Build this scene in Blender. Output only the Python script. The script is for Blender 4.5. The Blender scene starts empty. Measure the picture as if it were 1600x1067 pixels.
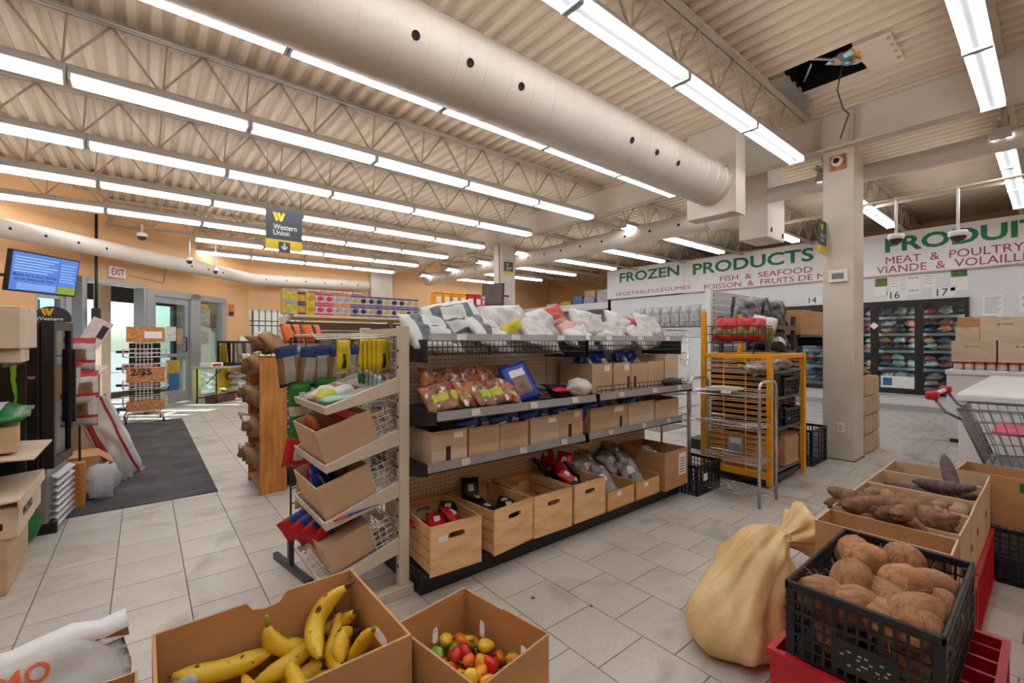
import bpy, bmesh, math, random
from math import sin, cos, pi, radians as rad
from mathutils import Vector, Matrix, noise
sc = bpy.context.scene
C = sc.collection
RN = random.Random(11)
# ---------------------------------------------------------------- camera, world, sun, exposure
CAMH = 1.31; YAW = rad(50.6); FPX = 700.0
cd = bpy.data.cameras.new('camera'); cam = bpy.data.objects.new('camera', cd); C.objects.link(cam)
cd.sensor_width = 36; cd.lens = FPX/1600*36; cd.clip_start = .02; cd.clip_end = 300
cam.location = (0, 0, CAMH); cam.rotation_euler = (pi/2, 0, YAW-pi/2)
sc.camera = cam
FW = Vector((cos(YAW), sin(YAW), 0)); RT = Vector((sin(YAW), -cos(YAW), 0))
w = bpy.data.worlds.new('sky'); sc.world = w; w.use_nodes = True
wn = w.node_tree.nodes; wl = w.node_tree.links
sk = wn.new('ShaderNodeTexSky'); sk.sky_type = 'NISHITA'; sk.sun_disc = False
sk.sun_elevation = rad(36); sk.sun_rotation = rad(150); sk.altitude = 100; sk.air_density = 1.0
wl.new(sk.outputs[0], wn['Background'].inputs[0]); wn['Background'].inputs[1].default_value = .2
sl = bpy.data.lights.new('sun', 'SUN'); so = bpy.data.objects.new('sun', sl); C.objects.link(so)
sl.energy = 13.0; sl.angle = .01; sl.color = (1, .95, .86)
so.rotation_euler = Vector((.60, -.42, -.42)).to_track_quat('-Z', 'Y').to_euler(); so.location = (-8, 20, 12)
TUBE = 11.0                                                         # strength of the fluorescent tubes
vs = sc.view_settings
sc.display_settings.display_device = 'sRGB'
vs.view_transform = 'Standard'; vs.look = 'None'; vs.exposure = 0.55; vs.gamma = 1.0; vs.use_curve_mapping = False
sc.cycles.max_bounces = 7; sc.cycles.diffuse_bounces = 5; sc.cycles.glossy_bounces = 3
sc.cycles.transmission_bounces = 4; sc.cycles.transparent_max_bounces = 10
sc.cycles.sample_clamp_indirect = 4; sc.cycles.caustics_reflective = False; sc.cycles.caustics_refractive = False
sc.cycles.blur_glossy = 1.0

# ---------------------------------------------------------------- helpers
def at(u, v, X=None, Y=None, Z=None):
    """A point of the place from a pixel of the photograph and one known coordinate."""
    d = FW + RT*((u-800)/FPX) + Vector((0, 0, (533.5-v)/FPX))
    t = X/d.x if X is not None else Y/d.y if Y is not None else (Z-CAMH)/d.z
    return Vector((d.x*t, d.y*t, CAMH+d.z*t))

def lin(c): c = c/255; return c/12.92 if c <= .04045 else ((c+.055)/1.055)**2.4
def L(c): return (lin(c[0]), lin(c[1]), lin(c[2]), 1)
MATS = {}
def mat(name, col, rough=.6, metal=0., var=.10, scale=6., bump=0., bscale=None, stretch=(1, 1, 1), rnd=0., spec=None, col2=None, detail=4., coat=0.):
    """A principled material whose colour wanders with noise; rnd lets each object differ a little."""
    if name in MATS: return MATS[name]
    m = bpy.data.materials.new(name); MATS[name] = m; m.use_nodes = True
    N = m.node_tree.nodes; K = m.node_tree.links; P = N['Principled BSDF']
    P.inputs['Roughness'].default_value = rough; P.inputs['Metallic'].default_value = metal
    if spec is not None: P.inputs['Specular IOR Level'].default_value = spec
    if coat: P.inputs['Coat Weight'].default_value = coat
    tc = N.new('ShaderNodeTexCoord'); mp = N.new('ShaderNodeMapping'); mp.inputs['Scale'].default_value = stretch
    K.new(tc.outputs['Object'], mp.inputs[0])
    nz = N.new('ShaderNodeTexNoise'); nz.inputs['Scale'].default_value = scale; nz.inputs['Detail'].default_value = detail
    K.new(mp.outputs[0], nz.inputs['Vector'])
    a = L(col); b = L(col2) if col2 else tuple(x*(1-var*2) for x in a[:3])+(1,)
    rp = N.new('ShaderNodeValToRGB'); rp.color_ramp.elements[0].position = .3; rp.color_ramp.elements[1].position = .7
    rp.color_ramp.elements[0].color = b; rp.color_ramp.elements[1].color = a
    K.new(nz.outputs['Fac'], rp.inputs[0]); out = rp.outputs[0]
    if rnd:
        oi = N.new('ShaderNodeObjectInfo'); hs = N.new('ShaderNodeHueSaturation')
        mr = N.new('ShaderNodeMapRange'); mr.inputs[3].default_value = 1-rnd; mr.inputs[4].default_value = 1+rnd
        K.new(oi.outputs['Random'], mr.inputs[0]); K.new(mr.outputs[0], hs.inputs['Value']); K.new(out, hs.inputs['Color']); out = hs.outputs[0]
    K.new(out, P.inputs['Base Color'])
    if bump:
        b2 = N.new('ShaderNodeTexNoise'); b2.inputs['Scale'].default_value = bscale or scale*6; b2.inputs['Detail'].default_value = 3
        K.new(mp.outputs[0], b2.inputs['Vector'])
        bp = N.new('ShaderNodeBump'); bp.inputs['Strength'].default_value = bump; bp.inputs['Distance'].default_value = .01
        K.new(b2.outputs['Fac'], bp.inputs['Height']); K.new(bp.outputs[0], P.inputs['Normal'])
    return m
def emis(name, col, s):
    if name in MATS: return MATS[name]
    m = bpy.data.materials.new(name); MATS[name] = m; m.use_nodes = True
    P = m.node_tree.nodes['Principled BSDF']; P.inputs['Base Color'].default_value = L(col)
    P.inputs['Emission Color'].default_value = L(col); P.inputs['Emission Strength'].default_value = s
    return m
def glass(name, tint=(235, 245, 245), refl=.10):
    if name in MATS: return MATS[name]
    m = bpy.data.materials.new(name); MATS[name] = m; m.use_nodes = True
    N = m.node_tree.nodes; K = m.node_tree.links; N.remove(N['Principled BSDF'])
    t = N.new('ShaderNodeBsdfTransparent'); t.inputs[0].default_value = L(tint)
    g = N.new('ShaderNodeBsdfGlossy'); g.inputs['Roughness'].default_value = .03
    fr = N.new('ShaderNodeLayerWeight'); fr.inputs[0].default_value = .25
    mm = N.new('ShaderNodeMath'); mm.operation = 'MULTIPLY_ADD'; mm.inputs[1].default_value = .5; mm.inputs[2].default_value = refl*.4
    mx = N.new('ShaderNodeMixShader'); K.new(fr.outputs['Fresnel'], mm.inputs[0]); K.new(mm.outputs[0], mx.inputs[0])
    K.new(t.outputs[0], mx.inputs[1]); K.new(g.outputs[0], mx.inputs[2]); K.new(mx.outputs[0], N['Material Output'].inputs[0])
    return m
def film(name, col=(235, 240, 240), alpha=.55, rough=.2, scale=30):
    """Thin crinkled clear plastic."""
    if name in MATS: return MATS[name]
    m = mat(name, col, rough, 0, .06, scale, .6, scale*2)
    m.node_tree.nodes['Principled BSDF'].inputs['Alpha'].default_value = alpha
    return m

def link(name, me, parent=None, loc=None, rz=None):
    o = bpy.data.objects.new(name, me); C.objects.link(o)
    if parent is not None: o.parent = parent
    if loc is not None: o.location = loc
    if rz is not None: o.rotation_euler = (0, 0, rz)
    return o
def tag(o, label, cat, group=None):
    o['label'] = label; o['category'] = cat
    if group: o['group'] = group
    return o
def thing(name, label, cat, loc=(0, 0, 0), rot=0, group=None):
    o = bpy.data.objects.new(name, None); C.objects.link(o); o.location = loc; o.empty_display_size = .1
    o.rotation_euler = rot if isinstance(rot, (tuple, list)) else (0, 0, rot)
    return tag(o, label, cat, group)
class B:
    """Collects shapes, then links them as one mesh object."""
    def __init__(s): s.b = bmesh.new(); s.M = Matrix(); s.mi = 0
    def box(s, x0, x1, y0, y1, z0, z1):
        vs = [s.b.verts.new(s.M @ Vector(p)) for p in ((x0,y0,z0),(x1,y0,z0),(x1,y1,z0),(x0,y1,z0),(x0,y0,z1),(x1,y0,z1),(x1,y1,z1),(x0,y1,z1))]
        for q in ((3,2,1,0),(4,5,6,7),(0,1,5,4),(1,2,6,5),(2,3,7,6),(3,0,4,7)):
            f = s.b.faces.new([vs[i] for i in q]); f.material_index = s.mi
        return s
    def bbox(s, x0, x1, y0, y1, z0, z1, r=.005, seg=2):
        c = bmesh.new(); k = B.__new__(B); k.b = c; k.M = Matrix(); k.mi = s.mi; k.box(x0,x1,y0,y1,z0,z1)
        bmesh.ops.bevel(c, geom=c.edges[:], offset=r, segments=seg, affect='EDGES', profile=.5)
        return s.merge(c)
    def merge(s, c):
        c.verts.index_update(); nv = [s.b.verts.new(s.M @ v.co) for v in c.verts]
        for f in c.faces:
            try: g = s.b.faces.new([nv[v.index] for v in f.verts]); g.material_index = f.material_index; g.smooth = f.smooth
            except ValueError: pass
        c.free(); return s
    def rod(s, p, q, r, n=5, r2=None):
        p, q = Vector(p), Vector(q); d = q-p
        if d.length < 1e-6: return s
        R = d.to_track_quat('Z', 'Y').to_matrix(); r2 = r if r2 is None else r2; a, b = [], []
        for i in range(n):
            e = Vector((cos(2*pi*i/n), sin(2*pi*i/n), 0))
            a.append(s.b.verts.new(s.M @ (p+R@(e*r)))); b.append(s.b.verts.new(s.M @ (q+R@(e*r2))))
        for i in range(n):
            f = s.b.faces.new((a[i], a[(i+1)%n], b[(i+1)%n], b[i])); f.smooth = n > 4; f.material_index = s.mi
        for ring in (a[::-1], b):
            f = s.b.faces.new(ring); f.material_index = s.mi
        return s
    def tube(s, pts, r, n=6, cap=True):
        pts = [Vector(p) for p in pts]; rr = r if isinstance(r, (list, tuple)) else [r]*len(pts); rings = []
        X = None
        for i, p in enumerate(pts):
            d = (pts[min(i+1, len(pts)-1)]-pts[max(i-1, 0)]).normalized()
            if X is None: X = d.orthogonal().normalized()
            X = (X-d*X.dot(d)).normalized(); Y = d.cross(X)
            rings.append([s.b.verts.new(s.M @ (p+(X*cos(2*pi*k/n)+Y*sin(2*pi*k/n))*rr[i])) for k in range(n)])
        for a, b in zip(rings, rings[1:]):
            for k in range(n):
                f = s.b.faces.new((a[k], a[(k+1)%n], b[(k+1)%n], b[k])); f.smooth = True; f.material_index = s.mi
        if cap:
            for ring in (rings[0][::-1], rings[-1]):
                f = s.b.faces.new(ring); f.material_index = s.mi
        return s
    def lathe(s, prof, n=16, c=(0, 0, 0), smooth=True, mis=None):
        rings = []
        for r, z in prof:
            rings.append([s.b.verts.new(s.M @ Vector((c[0]+r*cos(2*pi*i/n), c[1]+r*sin(2*pi*i/n), c[2]+z))) for i in range(n)] if r > 1e-5
                         else [s.b.verts.new(s.M @ Vector((c[0], c[1], c[2]+z)))])
        for j, (a, b) in enumerate(zip(rings, rings[1:])):
            for i in range(n):
                i2 = (i+1) % n
                q = [a[i%len(a)], a[i2%len(a)], b[i2%len(b)], b[i%len(b)]]
                q = list(dict.fromkeys(q))
                if len(q) > 2:
                    f = s.b.faces.new(q); f.smooth = smooth; f.material_index = mis[j] if mis else s.mi
        return s
    def prism(s, poly, h0, h1):
        """poly in xy raised from z=h0 to h1."""
        a = [s.b.verts.new(s.M @ Vector((x, y, h0))) for x, y in poly]; b = [s.b.verts.new(s.M @ Vector((x, y, h1))) for x, y in poly]
        n = len(poly)
        for f in ([a[::-1], b] + [(a[i], a[(i+1)%n], b[(i+1)%n], b[i]) for i in range(n)]):
            g = s.b.faces.new(f); g.material_index = s.mi
        return s
    def holed(s, w, h, th, hx, hz, rx, rz, n=20):
        """A panel w x h in the local xz plane (corner at the origin, thickness th in y) with an oval hole."""
        cnt = 0; ring = []
        for i in range(n):
            a = 2*pi*i/n; c_, s_ = cos(a), sin(a)
            k = (abs(c_)**4+abs(s_)**4)**-.25
            inn = (hx+rx*c_*k, hz+rz*s_*k)
            t = min([(w-hx)/c_ if c_ > 1e-9 else 9e9, -hx/c_ if c_ < -1e-9 else 9e9, (h-hz)/s_ if s_ > 1e-9 else 9e9, -hz/s_ if s_ < -1e-9 else 9e9])
            ring.append((inn, (hx+t*c_, hz+t*s_)))
        for cx, cz in ((0, 0), (w, 0), (0, h), (w, h)):
            k = min(range(n), key=lambda i: (ring[i][1][0]-cx)**2+(ring[i][1][1]-cz)**2); ring[k] = (ring[k][0], (cx, cz))
        V = [[s.b.verts.new(s.M @ Vector((p[0], y, p[1]))) for y in (0, th) for p in pr] for pr in ring]
        for i in range(n):
            a, b = V[i], V[(i+1)%n]
            for q in ((a[0], a[1], b[1], b[0]), (a[3], a[2], b[2], b[3]), (a[2], a[0], b[0], b[2]), (a[1], a[3], b[3], b[1])):
                f = s.b.faces.new(q); f.material_index = s.mi
        return s
    def mesh(s, name, mats):
        me = bpy.data.meshes.new(name); bmesh.ops.recalc_face_normals(s.b, faces=s.b.faces[:]); s.b.to_mesh(me); s.b.free()
        for m in (mats if isinstance(mats, (list, tuple)) else [mats]): me.materials.append(m)
        return me
    def obj(s, name, mats, parent=None, loc=None, rz=None): return link(name, s.mesh(name, mats), parent, loc, rz)
def struct(o): o['kind'] = 'structure'; return o
def stuff(o): o['kind'] = 'stuff'; return o
def kids(o): return [c for c in C.objects if c.parent == o]
def tree(o, ch=None):
    return (o, [tree(c) for c in o.children])
def dup(src, loc, rot=None, label=None, group=None, scale=None):
    """A copy of a thing with copies of its parts and sub-parts; mesh data is shared."""
    def cp(o, par):
        c = o.copy(); C.objects.link(c)
        if par is not None: c.parent = par
        for k in o.children: cp(k, c)
        return c
    r = cp(src, None); r.location = loc
    if rot is not None: r.rotation_euler = rot if isinstance(rot, (tuple, list)) else (0, 0, rot)
    if label: r['label'] = label
    if group: r['group'] = group
    if scale: r.scale = scale
    return r
ORD = 'first second third fourth fifth sixth seventh eighth ninth tenth eleventh twelfth thirteenth fourteenth fifteenth sixteenth seventeenth eighteenth nineteenth twentieth'.split()
def text(name, s, m, parent, M, width=None, height=None, depth=.004, bold=0., align='LEFT', spacing=1.):
    """Lettering as a flat mesh. M puts local x along the line and local z out of the surface."""
    cu = bpy.data.curves.new(name, 'FONT'); cu.body = s; cu.size = 1; cu.extrude = 0; cu.offset = bold; cu.space_character = spacing; cu.resolution_u = 3
    o = bpy.data.objects.new(name, cu); C.objects.link(o); dg = bpy.context.evaluated_depsgraph_get()
    me = bpy.data.meshes.new_from_object(o.evaluated_get(dg)); bpy.data.objects.remove(o)
    xs = [v.co.x for v in me.vertices]; ys = [v.co.y for v in me.vertices]
    x0, x1, y0, y1 = min(xs), max(xs), min(ys), max(ys)
    sx = width/(x1-x0) if width else None; sy = height/(y1-y0) if height else None
    sx = sx or sy; sy = sy or sx
    ox = x0 if align == 'LEFT' else (x0+x1)/2 if align == 'CENTER' else x1
    for v in me.vertices: v.co = M @ Vector(((v.co.x-ox)*sx, (v.co.y-y0)*sy, depth))
    me.materials.append(m); me.name = name
    return link(name, me, parent)
def frame(o, x, y, z=None):
    x, y = Vector(x), Vector(y); z = x.cross(y)
    M = Matrix((x, y, z)).transposed().to_4x4(); M.translation = Vector(o); return M
FACE_NX = ((0, -1, 0), (0, 0, 1)); FACE_NY = ((1, 0, 0), (0, 0, 1))
def pouch(name, w, h, t, seed, mats, region=None, nx=8, ny=10, crumple=.25, seal=.9):
    """A filled bag or packet standing on z=0: two sheets meeting at the sealed edge."""
    bm = bmesh.new(); F, K = [], []
    for j in range(ny+1):
        fr, bk = [], []
        for i in range(nx+1):
            a = -1+2*i/nx; q = -1+2*j/ny
            e = max(0, 1-abs(a/seal)**3)*max(0, 1-abs(q/seal)**3) if seal else (1-a*a)*(1-q*q)
            e = e**.6
            nn = noise.noise(Vector((a*2.2+seed*7.1, q*2.2, seed*1.7))); n2 = noise.noise(Vector((a*2.2, q*2.2+9+seed*3.3, seed)))
            x = a*w/2*(1-.06*e)+nn*.03*w; z = (q+1)*h/2+n2*.02*h
            y = t/2*e*(1+crumple*nn*2)+crumple*t*.35*n2
            y2 = -t/2*e*(1+crumple*n2*2)+crumple*t*.35*n2
            p = bm.verts.new((x, y2, z)); fr.append(p)
            bk.append(p if i in (0, nx) or j in (0, ny) else bm.verts.new((x, y, z)))
        F.append(fr); K.append(bk)
    for j in range(ny):
        for i in range(nx):
            a = -1+(2*i+1)/nx; q = -1+(2*j+1)/ny
            f = bm.faces.new((F[j][i], F[j][i+1], F[j+1][i+1], F[j+1][i])); f.smooth = True; f.material_index = region(a, q, 0) if region else 0
            f = bm.faces.new((K[j][i+1], K[j][i], K[j+1][i], K[j+1][i+1])); f.smooth = True; f.material_index = region(a, q, 1) if region else 0
    me = bpy.data.meshes.new(name); bm.to_mesh(me); bm.free()
    for m in mats: me.materials.append(m)
    return me
def blob(w, d, h, seed, mats, amp=.15, fr=2., n=12, m=9, name='blob', bend=0., flat=0.):
    """A rounded lump (tuber, fruit, sack) lying along x."""
    bm = bmesh.new(); bmesh.ops.create_uvsphere(bm, u_segments=n, v_segments=m, radius=1)
    for v in bm.verts:
        c = v.co.copy(); k = 1+amp*noise.noise(Vector((c.x*fr+seed*5.3, c.y*fr+seed, c.z*fr)))+amp*.5*noise.noise(c*fr*2.7+Vector((seed, 0, 0)))
        x, y, z = c.z*w/2*k, c.y*d/2*k, c.x*h/2*k
        if flat and z < 0: z *= 1-flat
        v.co = (x, y+bend*(x/(w/2))**2, z)
    for f in bm.faces: f.smooth = True
    me = bpy.data.meshes.new(name); bm.to_mesh(me); bm.free()
    for q in (mats if isinstance(mats, (list, tuple)) else [mats]): me.materials.append(q)
    return me
# ---------------------------------------------------------------- materials
M_grout = mat('grout', (120, 112, 102), .8)
def tile_mat():
    m = mat('vinyl_tile', (205, 199, 191), .38, 0, .045, 2.5, .03, 60)
    N = m.node_tree.nodes; K = m.node_tree.links; P = N['Principled BSDF']
    src = P.inputs['Base Color'].links[0].from_socket
    ge = N.new('ShaderNodeNewGeometry')
    def ns(scale, lo, hi, dist=0, det=5):
        n = N.new('ShaderNodeTexNoise'); n.inputs['Scale'].default_value = scale; n.inputs['Detail'].default_value = det; n.inputs['Distortion'].default_value = dist
        K.new(ge.outputs['Position'], n.inputs['Vector']); r = N.new('ShaderNodeMapRange'); r.inputs[1].default_value = lo; r.inputs[2].default_value = hi
        K.new(n.outputs['Fac'], r.inputs[0]); return r.outputs[0]
    dv = N.new('ShaderNodeVectorMath'); dv.operation = 'SUBTRACT'; dv.inputs[1].default_value = (.18, 0, 0); K.new(ge.outputs['Position'], dv.inputs[0])
    d2 = N.new('ShaderNodeVectorMath'); d2.operation = 'SCALE'; d2.inputs['Scale'].default_value = 1/.307; K.new(dv.outputs[0], d2.inputs[0])
    fl = N.new('ShaderNodeVectorMath'); fl.operation = 'FLOOR'; K.new(d2.outputs[0], fl.inputs[0])
    wh = N.new('ShaderNodeTexWhiteNoise'); K.new(fl.outputs[0], wh.inputs['Vector'])
    tr = N.new('ShaderNodeMapRange'); tr.inputs[3].default_value = .93; tr.inputs[4].default_value = 1.04; K.new(wh.outputs['Value'], tr.inputs[0])
    mx = N.new('ShaderNodeMix'); mx.data_type = 'RGBA'; mx.inputs['B'].default_value = L((120, 112, 100)); K.new(src, mx.inputs['A'])
    mm = N.new('ShaderNodeMath'); mm.operation = 'MULTIPLY'; mm.inputs[1].default_value = .8; K.new(ns(1.6, .55, .8, 1.5), mm.inputs[0]); K.new(mm.outputs[0], mx.inputs['Factor'])
    m2 = N.new('ShaderNodeMix'); m2.data_type = 'RGBA'; m2.inputs['B'].default_value = L((165, 155, 142)); K.new(mx.outputs['Result'], m2.inputs['A'])
    m3 = N.new('ShaderNodeMath'); m3.operation = 'MULTIPLY'; m3.inputs[1].default_value = .35; K.new(ns(70, .5, .7), m3.inputs[0]); K.new(m3.outputs[0], m2.inputs['Factor'])
    m4 = N.new('ShaderNodeVectorMath'); m4.operation = 'SCALE'; K.new(m2.outputs['Result'], m4.inputs[0]); K.new(tr.outputs[0], m4.inputs['Scale'])
    K.new(m4.outputs[0], P.inputs['Base Color'])
    return m
M_tile = tile_mat()
M_deck = mat('painted_deck', (214, 194, 168), .55, 0, .06, 1.5, 0)
M_steel = mat('painted_steel', (196, 180, 158), .5, 0, .08, 3)
M_beam = mat('painted_beam', (214, 202, 187), .55, 0, .05, 1.2, .05, 30)
M_duct = mat('painted_duct', (216, 205, 192), .5, 0, .05, 2.)
M_orange = mat('orange_wall', (230, 183, 132), .7, 0, .05, 1.)
M_pillar = mat('pillar_paint', (214, 203, 188), .6, 0, .07, 2.5, .08, 25)
M_white = mat('white_paint', (232, 232, 232), .45, 0, .03, 2.)
M_alu = mat('aluminium', (190, 192, 196), .35, .6, .05, 4)
M_black = mat('black_metal', (28, 28, 30), .4, 0, .1, 5)
M_blackp = mat('black_plastic', (30, 30, 33), .45, 0, .15, 9, .1, 40)
M_chrome = mat('chrome', (205, 205, 208), .2, .9, .04, 5)
M_glass = glass('clear_glass')
M_paper = mat('white_print_paper', (240, 240, 238), .7, 0, .02, 4)
M_ink = mat('dark_ink', (35, 35, 40), .7)
M_red = mat('red_plastic', (196, 26, 44), .4, 0, .12, 4)
M_green = mat('green_ink', (18, 128, 78), .5, 0, .12, 1.2)
M_maroon = mat('red_ink', (172, 62, 74), .6, 0, .1, 2)
M_yel = mat('yellow_paint', (240, 168, 28), .4, 0, .10, 6, 0)
M_ygreen = mat('sign_yellow', (228, 200, 40), .5)
M_sign = mat('sign_charcoal', (66, 72, 80), .5)
M_cream = mat('cream_enamel', (206, 198, 182), .4, 0, .05, 4)
M_peg = None
def card(name, col, v=.09):
    return mat(name, col, .8, 0, v, 3.5, .08, 40, (1, 1, 3), .07)
M_card = card('kraft_card', (206, 176, 142)); M_card2 = card('pale_card', (214, 194, 168)); M_card3 = card('brown_card', (190, 144, 98))
M_wood = mat('crate_pine', (236, 200, 150), .6, 0, .12, 5, .05, 30, (1.2, 6, 6), .05, col2=(216, 172, 118))
M_wood2 = mat('bookcase_pine', (204, 140, 70), .55, 0, .15, 4, .05, 30, (7, 7, .8), 0, col2=(160, 96, 40))

# ---------------------------------------------------------------- floor
def tile_bm(b, x, y, s=.3035, z=0.):
    h = s/2; e = .0012
    vs = [b.b.verts.new(p) for p in ((x-h,y-h,z-.004),(x+h,y-h,z-.004),(x+h,y+h,z-.004),(x-h,y+h,z-.004),(x-h+e,y-h+e,z),(x+h-e,y-h+e,z),(x+h-e,y+h-e,z),(x-h+e,y+h-e,z))]
    for q in ((4,5,6,7),(0,1,5,4),(1,2,6,5),(2,3,7,6),(3,0,4,7)): b.b.faces.new([vs[i] for i in q])
b = B(); b.box(-3.6, 13.2, -3.6, 13.5, -.15, -.0025)
floor = struct(b.obj('floor', M_grout))
P_ = .307; spots = []; far = B()
for i in range(-12, 43):
    for j in range(-12, 46):
        x = .18+P_*(i+.5); y = 1.323+P_*(j+.5)+(P_/2 if i % 2 == 0 else 0)
        if not (-3.5 < x < 13.1 and -3.5 < y < 13.4): continue
        d = FW.x*x+FW.y*y; l = RT.x*x+RT.y*y
        vis = d > 1.2 and abs(l/d) < 1.2 and CAMH/d < .82
        hid = (1.2 < x < 3.6 and 2.1 < y < 2.8) or (-.2 < x < .6 and y < 1.6) or (1.5 < x < 3.7 and y < .65)
        spots.append(((d if vis and not hid else 99+d), x, y))
spots.sort(); b = B(); tile_bm(b, 0, 0); tme = b.mesh('floor_tile', M_tile)
for k, (d, x, y) in enumerate(spots):
    if k < 300: link('floor_tile', tme, floor, (x, y, 0))
    else: tile_bm(far, x, y)
stuff(far.obj('distant_floor_tiles', M_tile, floor))

# ---------------------------------------------------------------- walls
CN = Vector((2.1, 13.4, 0)); A_ = Vector((-1, -1, 0))/2**.5; OUT = Vector((-1, 1, 0))/2**.5
MD = Matrix((-A_, OUT, Vector((0, 0, 1)))).transposed().to_4x4(); MD.translation = CN    # local x runs to the right along the slanted wall (0 = corner), y outdoors
ZT = 3.95
def seg_wall(name, M, parts, m=None):
    b = B(); b.M = M
    for p in parts: b.box(*p)
    return struct(b.obj(name, m or M_orange))
I = Matrix()
# slanted front wall: s runs leftward from the corner, so x = -s
wd = seg_wall('wall_front', MD, [(-.81, .0, 0, .2, 0, ZT), (-2.93, -.81, 0, .2, 2.35, ZT), (-4.05, -2.93, 0, .2, 2.42, ZT), (-4.38, -4.05, 0, .2, 2.42, ZT),
    (-4.80, -4.38, 0, .2, 2.05, ZT), (-4.80, -4.38, 0, .2, 0, .75), (-8.0, -4.80, 0, .2, 0, ZT)])
wb = seg_wall('wall_back', I, [(2.1, 2.13, 13.4, 13.6, 0, ZT), (3.45, 13.3, 13.4, 13.6, 0, ZT), (2.13, 3.45, 13.4, 13.6, 2.15, ZT), (2.13, 3.45, 13.4, 13.6, 0, .75)])
wr = seg_wall('wall_right', I, [(13.0, 13.2, -3.6, 13.6, 0, ZT)])
wl_ = seg_wall('wall_left', I, [(-3.7, -3.5, -3.6, 7.8, 0, ZT)])
wn_ = seg_wall('wall_near', I, [(-3.7, 13.2, -3.8, -3.6, 0, ZT)])
# a pilaster and two pillars
b = B(); b.box(5.3, 5.98, 13.15, 13.4, 0, 3.86); struct(b.obj('pillar', M_pillar))
for k, yc in enumerate((1.545, 7.74)):
    b = B(); b.bbox(5.95, 6.33, yc-.145, yc+.145, 0, 3.44, .008, 2); pl = struct(b.obj('pillar', M_pillar))
    b = B(); b.box(5.941, 6.339, yc-.153, yc+.153, 0, .012); b.obj('base_sealant', M_grout, pl)

# ---------------------------------------------------------------- ceiling: corrugated deck, joists, beam
pr = []; x = -3.6; pit = .152
while x < 13.1:
    pr += [(x, 3.86), (x+.058, 3.86), (x+.082, 3.898), (x+.128, 3.898)]; x += pit
b = B(); HX0, HX1, HY0, HY1 = 4.68, 5.22, 1.13, 1.66
def strip(x0, z0, x1, z1, y0, y1):
    vs = [b.b.verts.new(p) for p in ((x0,y0,z0),(x1,y0,z1),(x1,y1,z1),(x0,y1,z0))]; b.b.faces.new(vs[::-1])
for (x0, z0), (x1, z1) in zip(pr, pr[1:]):
    xm = (x0+x1)/2
    if HX0 < xm < HX1: strip(x0, z0, x1, z1, -3.6, HY0); strip(x0, z0, x1, z1, HY1, 13.6)
    else: strip(x0, z0, x1, z1, -3.6, 13.6)
b.box(-3.7, HX0-.1, -3.7, 13.7, 4.3, 4.4); b.box(HX1+.1, 13.3, -3.7, 13.7, 4.3, 4.4); b.box(HX0-.1, HX1+.1, -3.7, 13.7, 4.3, 4.4)
ceil = struct(b.obj('ceiling', M_deck))
def joist(y, x0, x1, k):
    b = B(); b.box(x0, x1, -.055, -.006, 3.825, 3.858); b.box(x0, x1, .006, .055, 3.825, 3.858); b.box(x0, x1, -.05, .05, 3.852, 3.859)
    top = b.obj('joist', M_steel, ceil, (0, y, 0))
    b = B(); b.box(x0+.25, x1-.25, -.045, -.005, 3.405, 3.412); b.box(x0+.25, x1-.25, .005, .045, 3.405, 3.412); b.box(x0+.25, x1-.25, -.01, .01, 3.405, 3.44)
    b.obj('bottom_chord', M_steel, top)
    b = B(); p = .61; n = int((x1-x0-.5)/p); 
    for i in range(n):
        a = x0+.25+i*p
        b.rod((a, 0, 3.835), (a+p/2, 0, 3.42), .011, 5); b.rod((a+p/2, 0, 3.42), (a+p, 0, 3.835), .011, 5)
        b.rod((a+p/2+.02, 0, 3.42), (a+p/2+.05, 0, 3.84), .008, 4)
    b.obj('web', M_steel, top)
for k in range(-2, 8):
    y = 1.84+1.49*k
    joist(y, -3.5, 5.88, k)
    joist(y, 6.02, 12.95, k)
b = B(); b.box(5.87, 6.03, -3.6, 13.4, 3.44, 3.462); b.box(5.94, 5.96, -3.6, 13.4, 3.46, 3.84); b.box(5.87, 6.03, -3.6, 13.4, 3.838, 3.86)
bm_ = struct(b.obj('beam', M_beam))
for y in (1.40, 1.72):
    b = B(); b.box(5.885, 5.94, y-.008, y+.008, 3.463, 3.837); b.obj('stiffener_plate', M_steel, bm_)
# the torn hole in the deck: dark void, roof truss bars, patch plates, stuffed wrapping
M_void = mat('roof_void', (22, 20, 18), .9); M_galv = mat('galvanised', (150, 158, 160), .3, .7, .2, 3, 0, None, (1, 1, 1), 0, col2=(196, 184, 168))
b = B(); b.box(4.60, 4.64, 1.05, 1.80, 3.91, 4.29); b.box(5.28, 5.32, 1.05, 1.80, 3.91, 4.29); b.box(4.6, 5.3, 1.05, 1.08, 3.91, 4.29); b.box(4.6, 5.3, 1.72, 1.76, 3.91, 4.29); b.box(4.64, 5.28, 1.08, 1.72, 4.22, 4.25)
b.obj('void_lining', M_void, ceil)
b = B(); b.rod((4.66, 1.62, 3.97), (5.2, 1.2, 3.97), .012); b.rod((4.7, 1.66, 3.95), (4.72, 1.15, 3.98), .01); b.rod((5.18, 1.2, 3.95), (5.0, 1.1, 3.98), .012); b.rod((5.2, 1.64, 3.96), (4.95, 1.5, 3.97), .01)
b.obj('truss_bars', M_white, ceil)
b = B(); b.box(4.72, 5.30, .87, 1.12, 3.846, 3.852); b.obj('patch_plate', M_deck, ceil)
for k in range(4):
    b = B(); b.lathe([(.001, 0), (.016, 0), (.016, .012), (.001, .012)], 8); b.obj('bolt_head', M_galv, ceil, (4.80+.13*k, .895, 3.836))
b = B(); b.prism([(4.70, 1.64), (5.46, 1.66), (5.74, 1.80), (4.70, 1.79)], 3.84, 3.848); b.obj('galvanised_flashing', M_galv, ceil)
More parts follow.
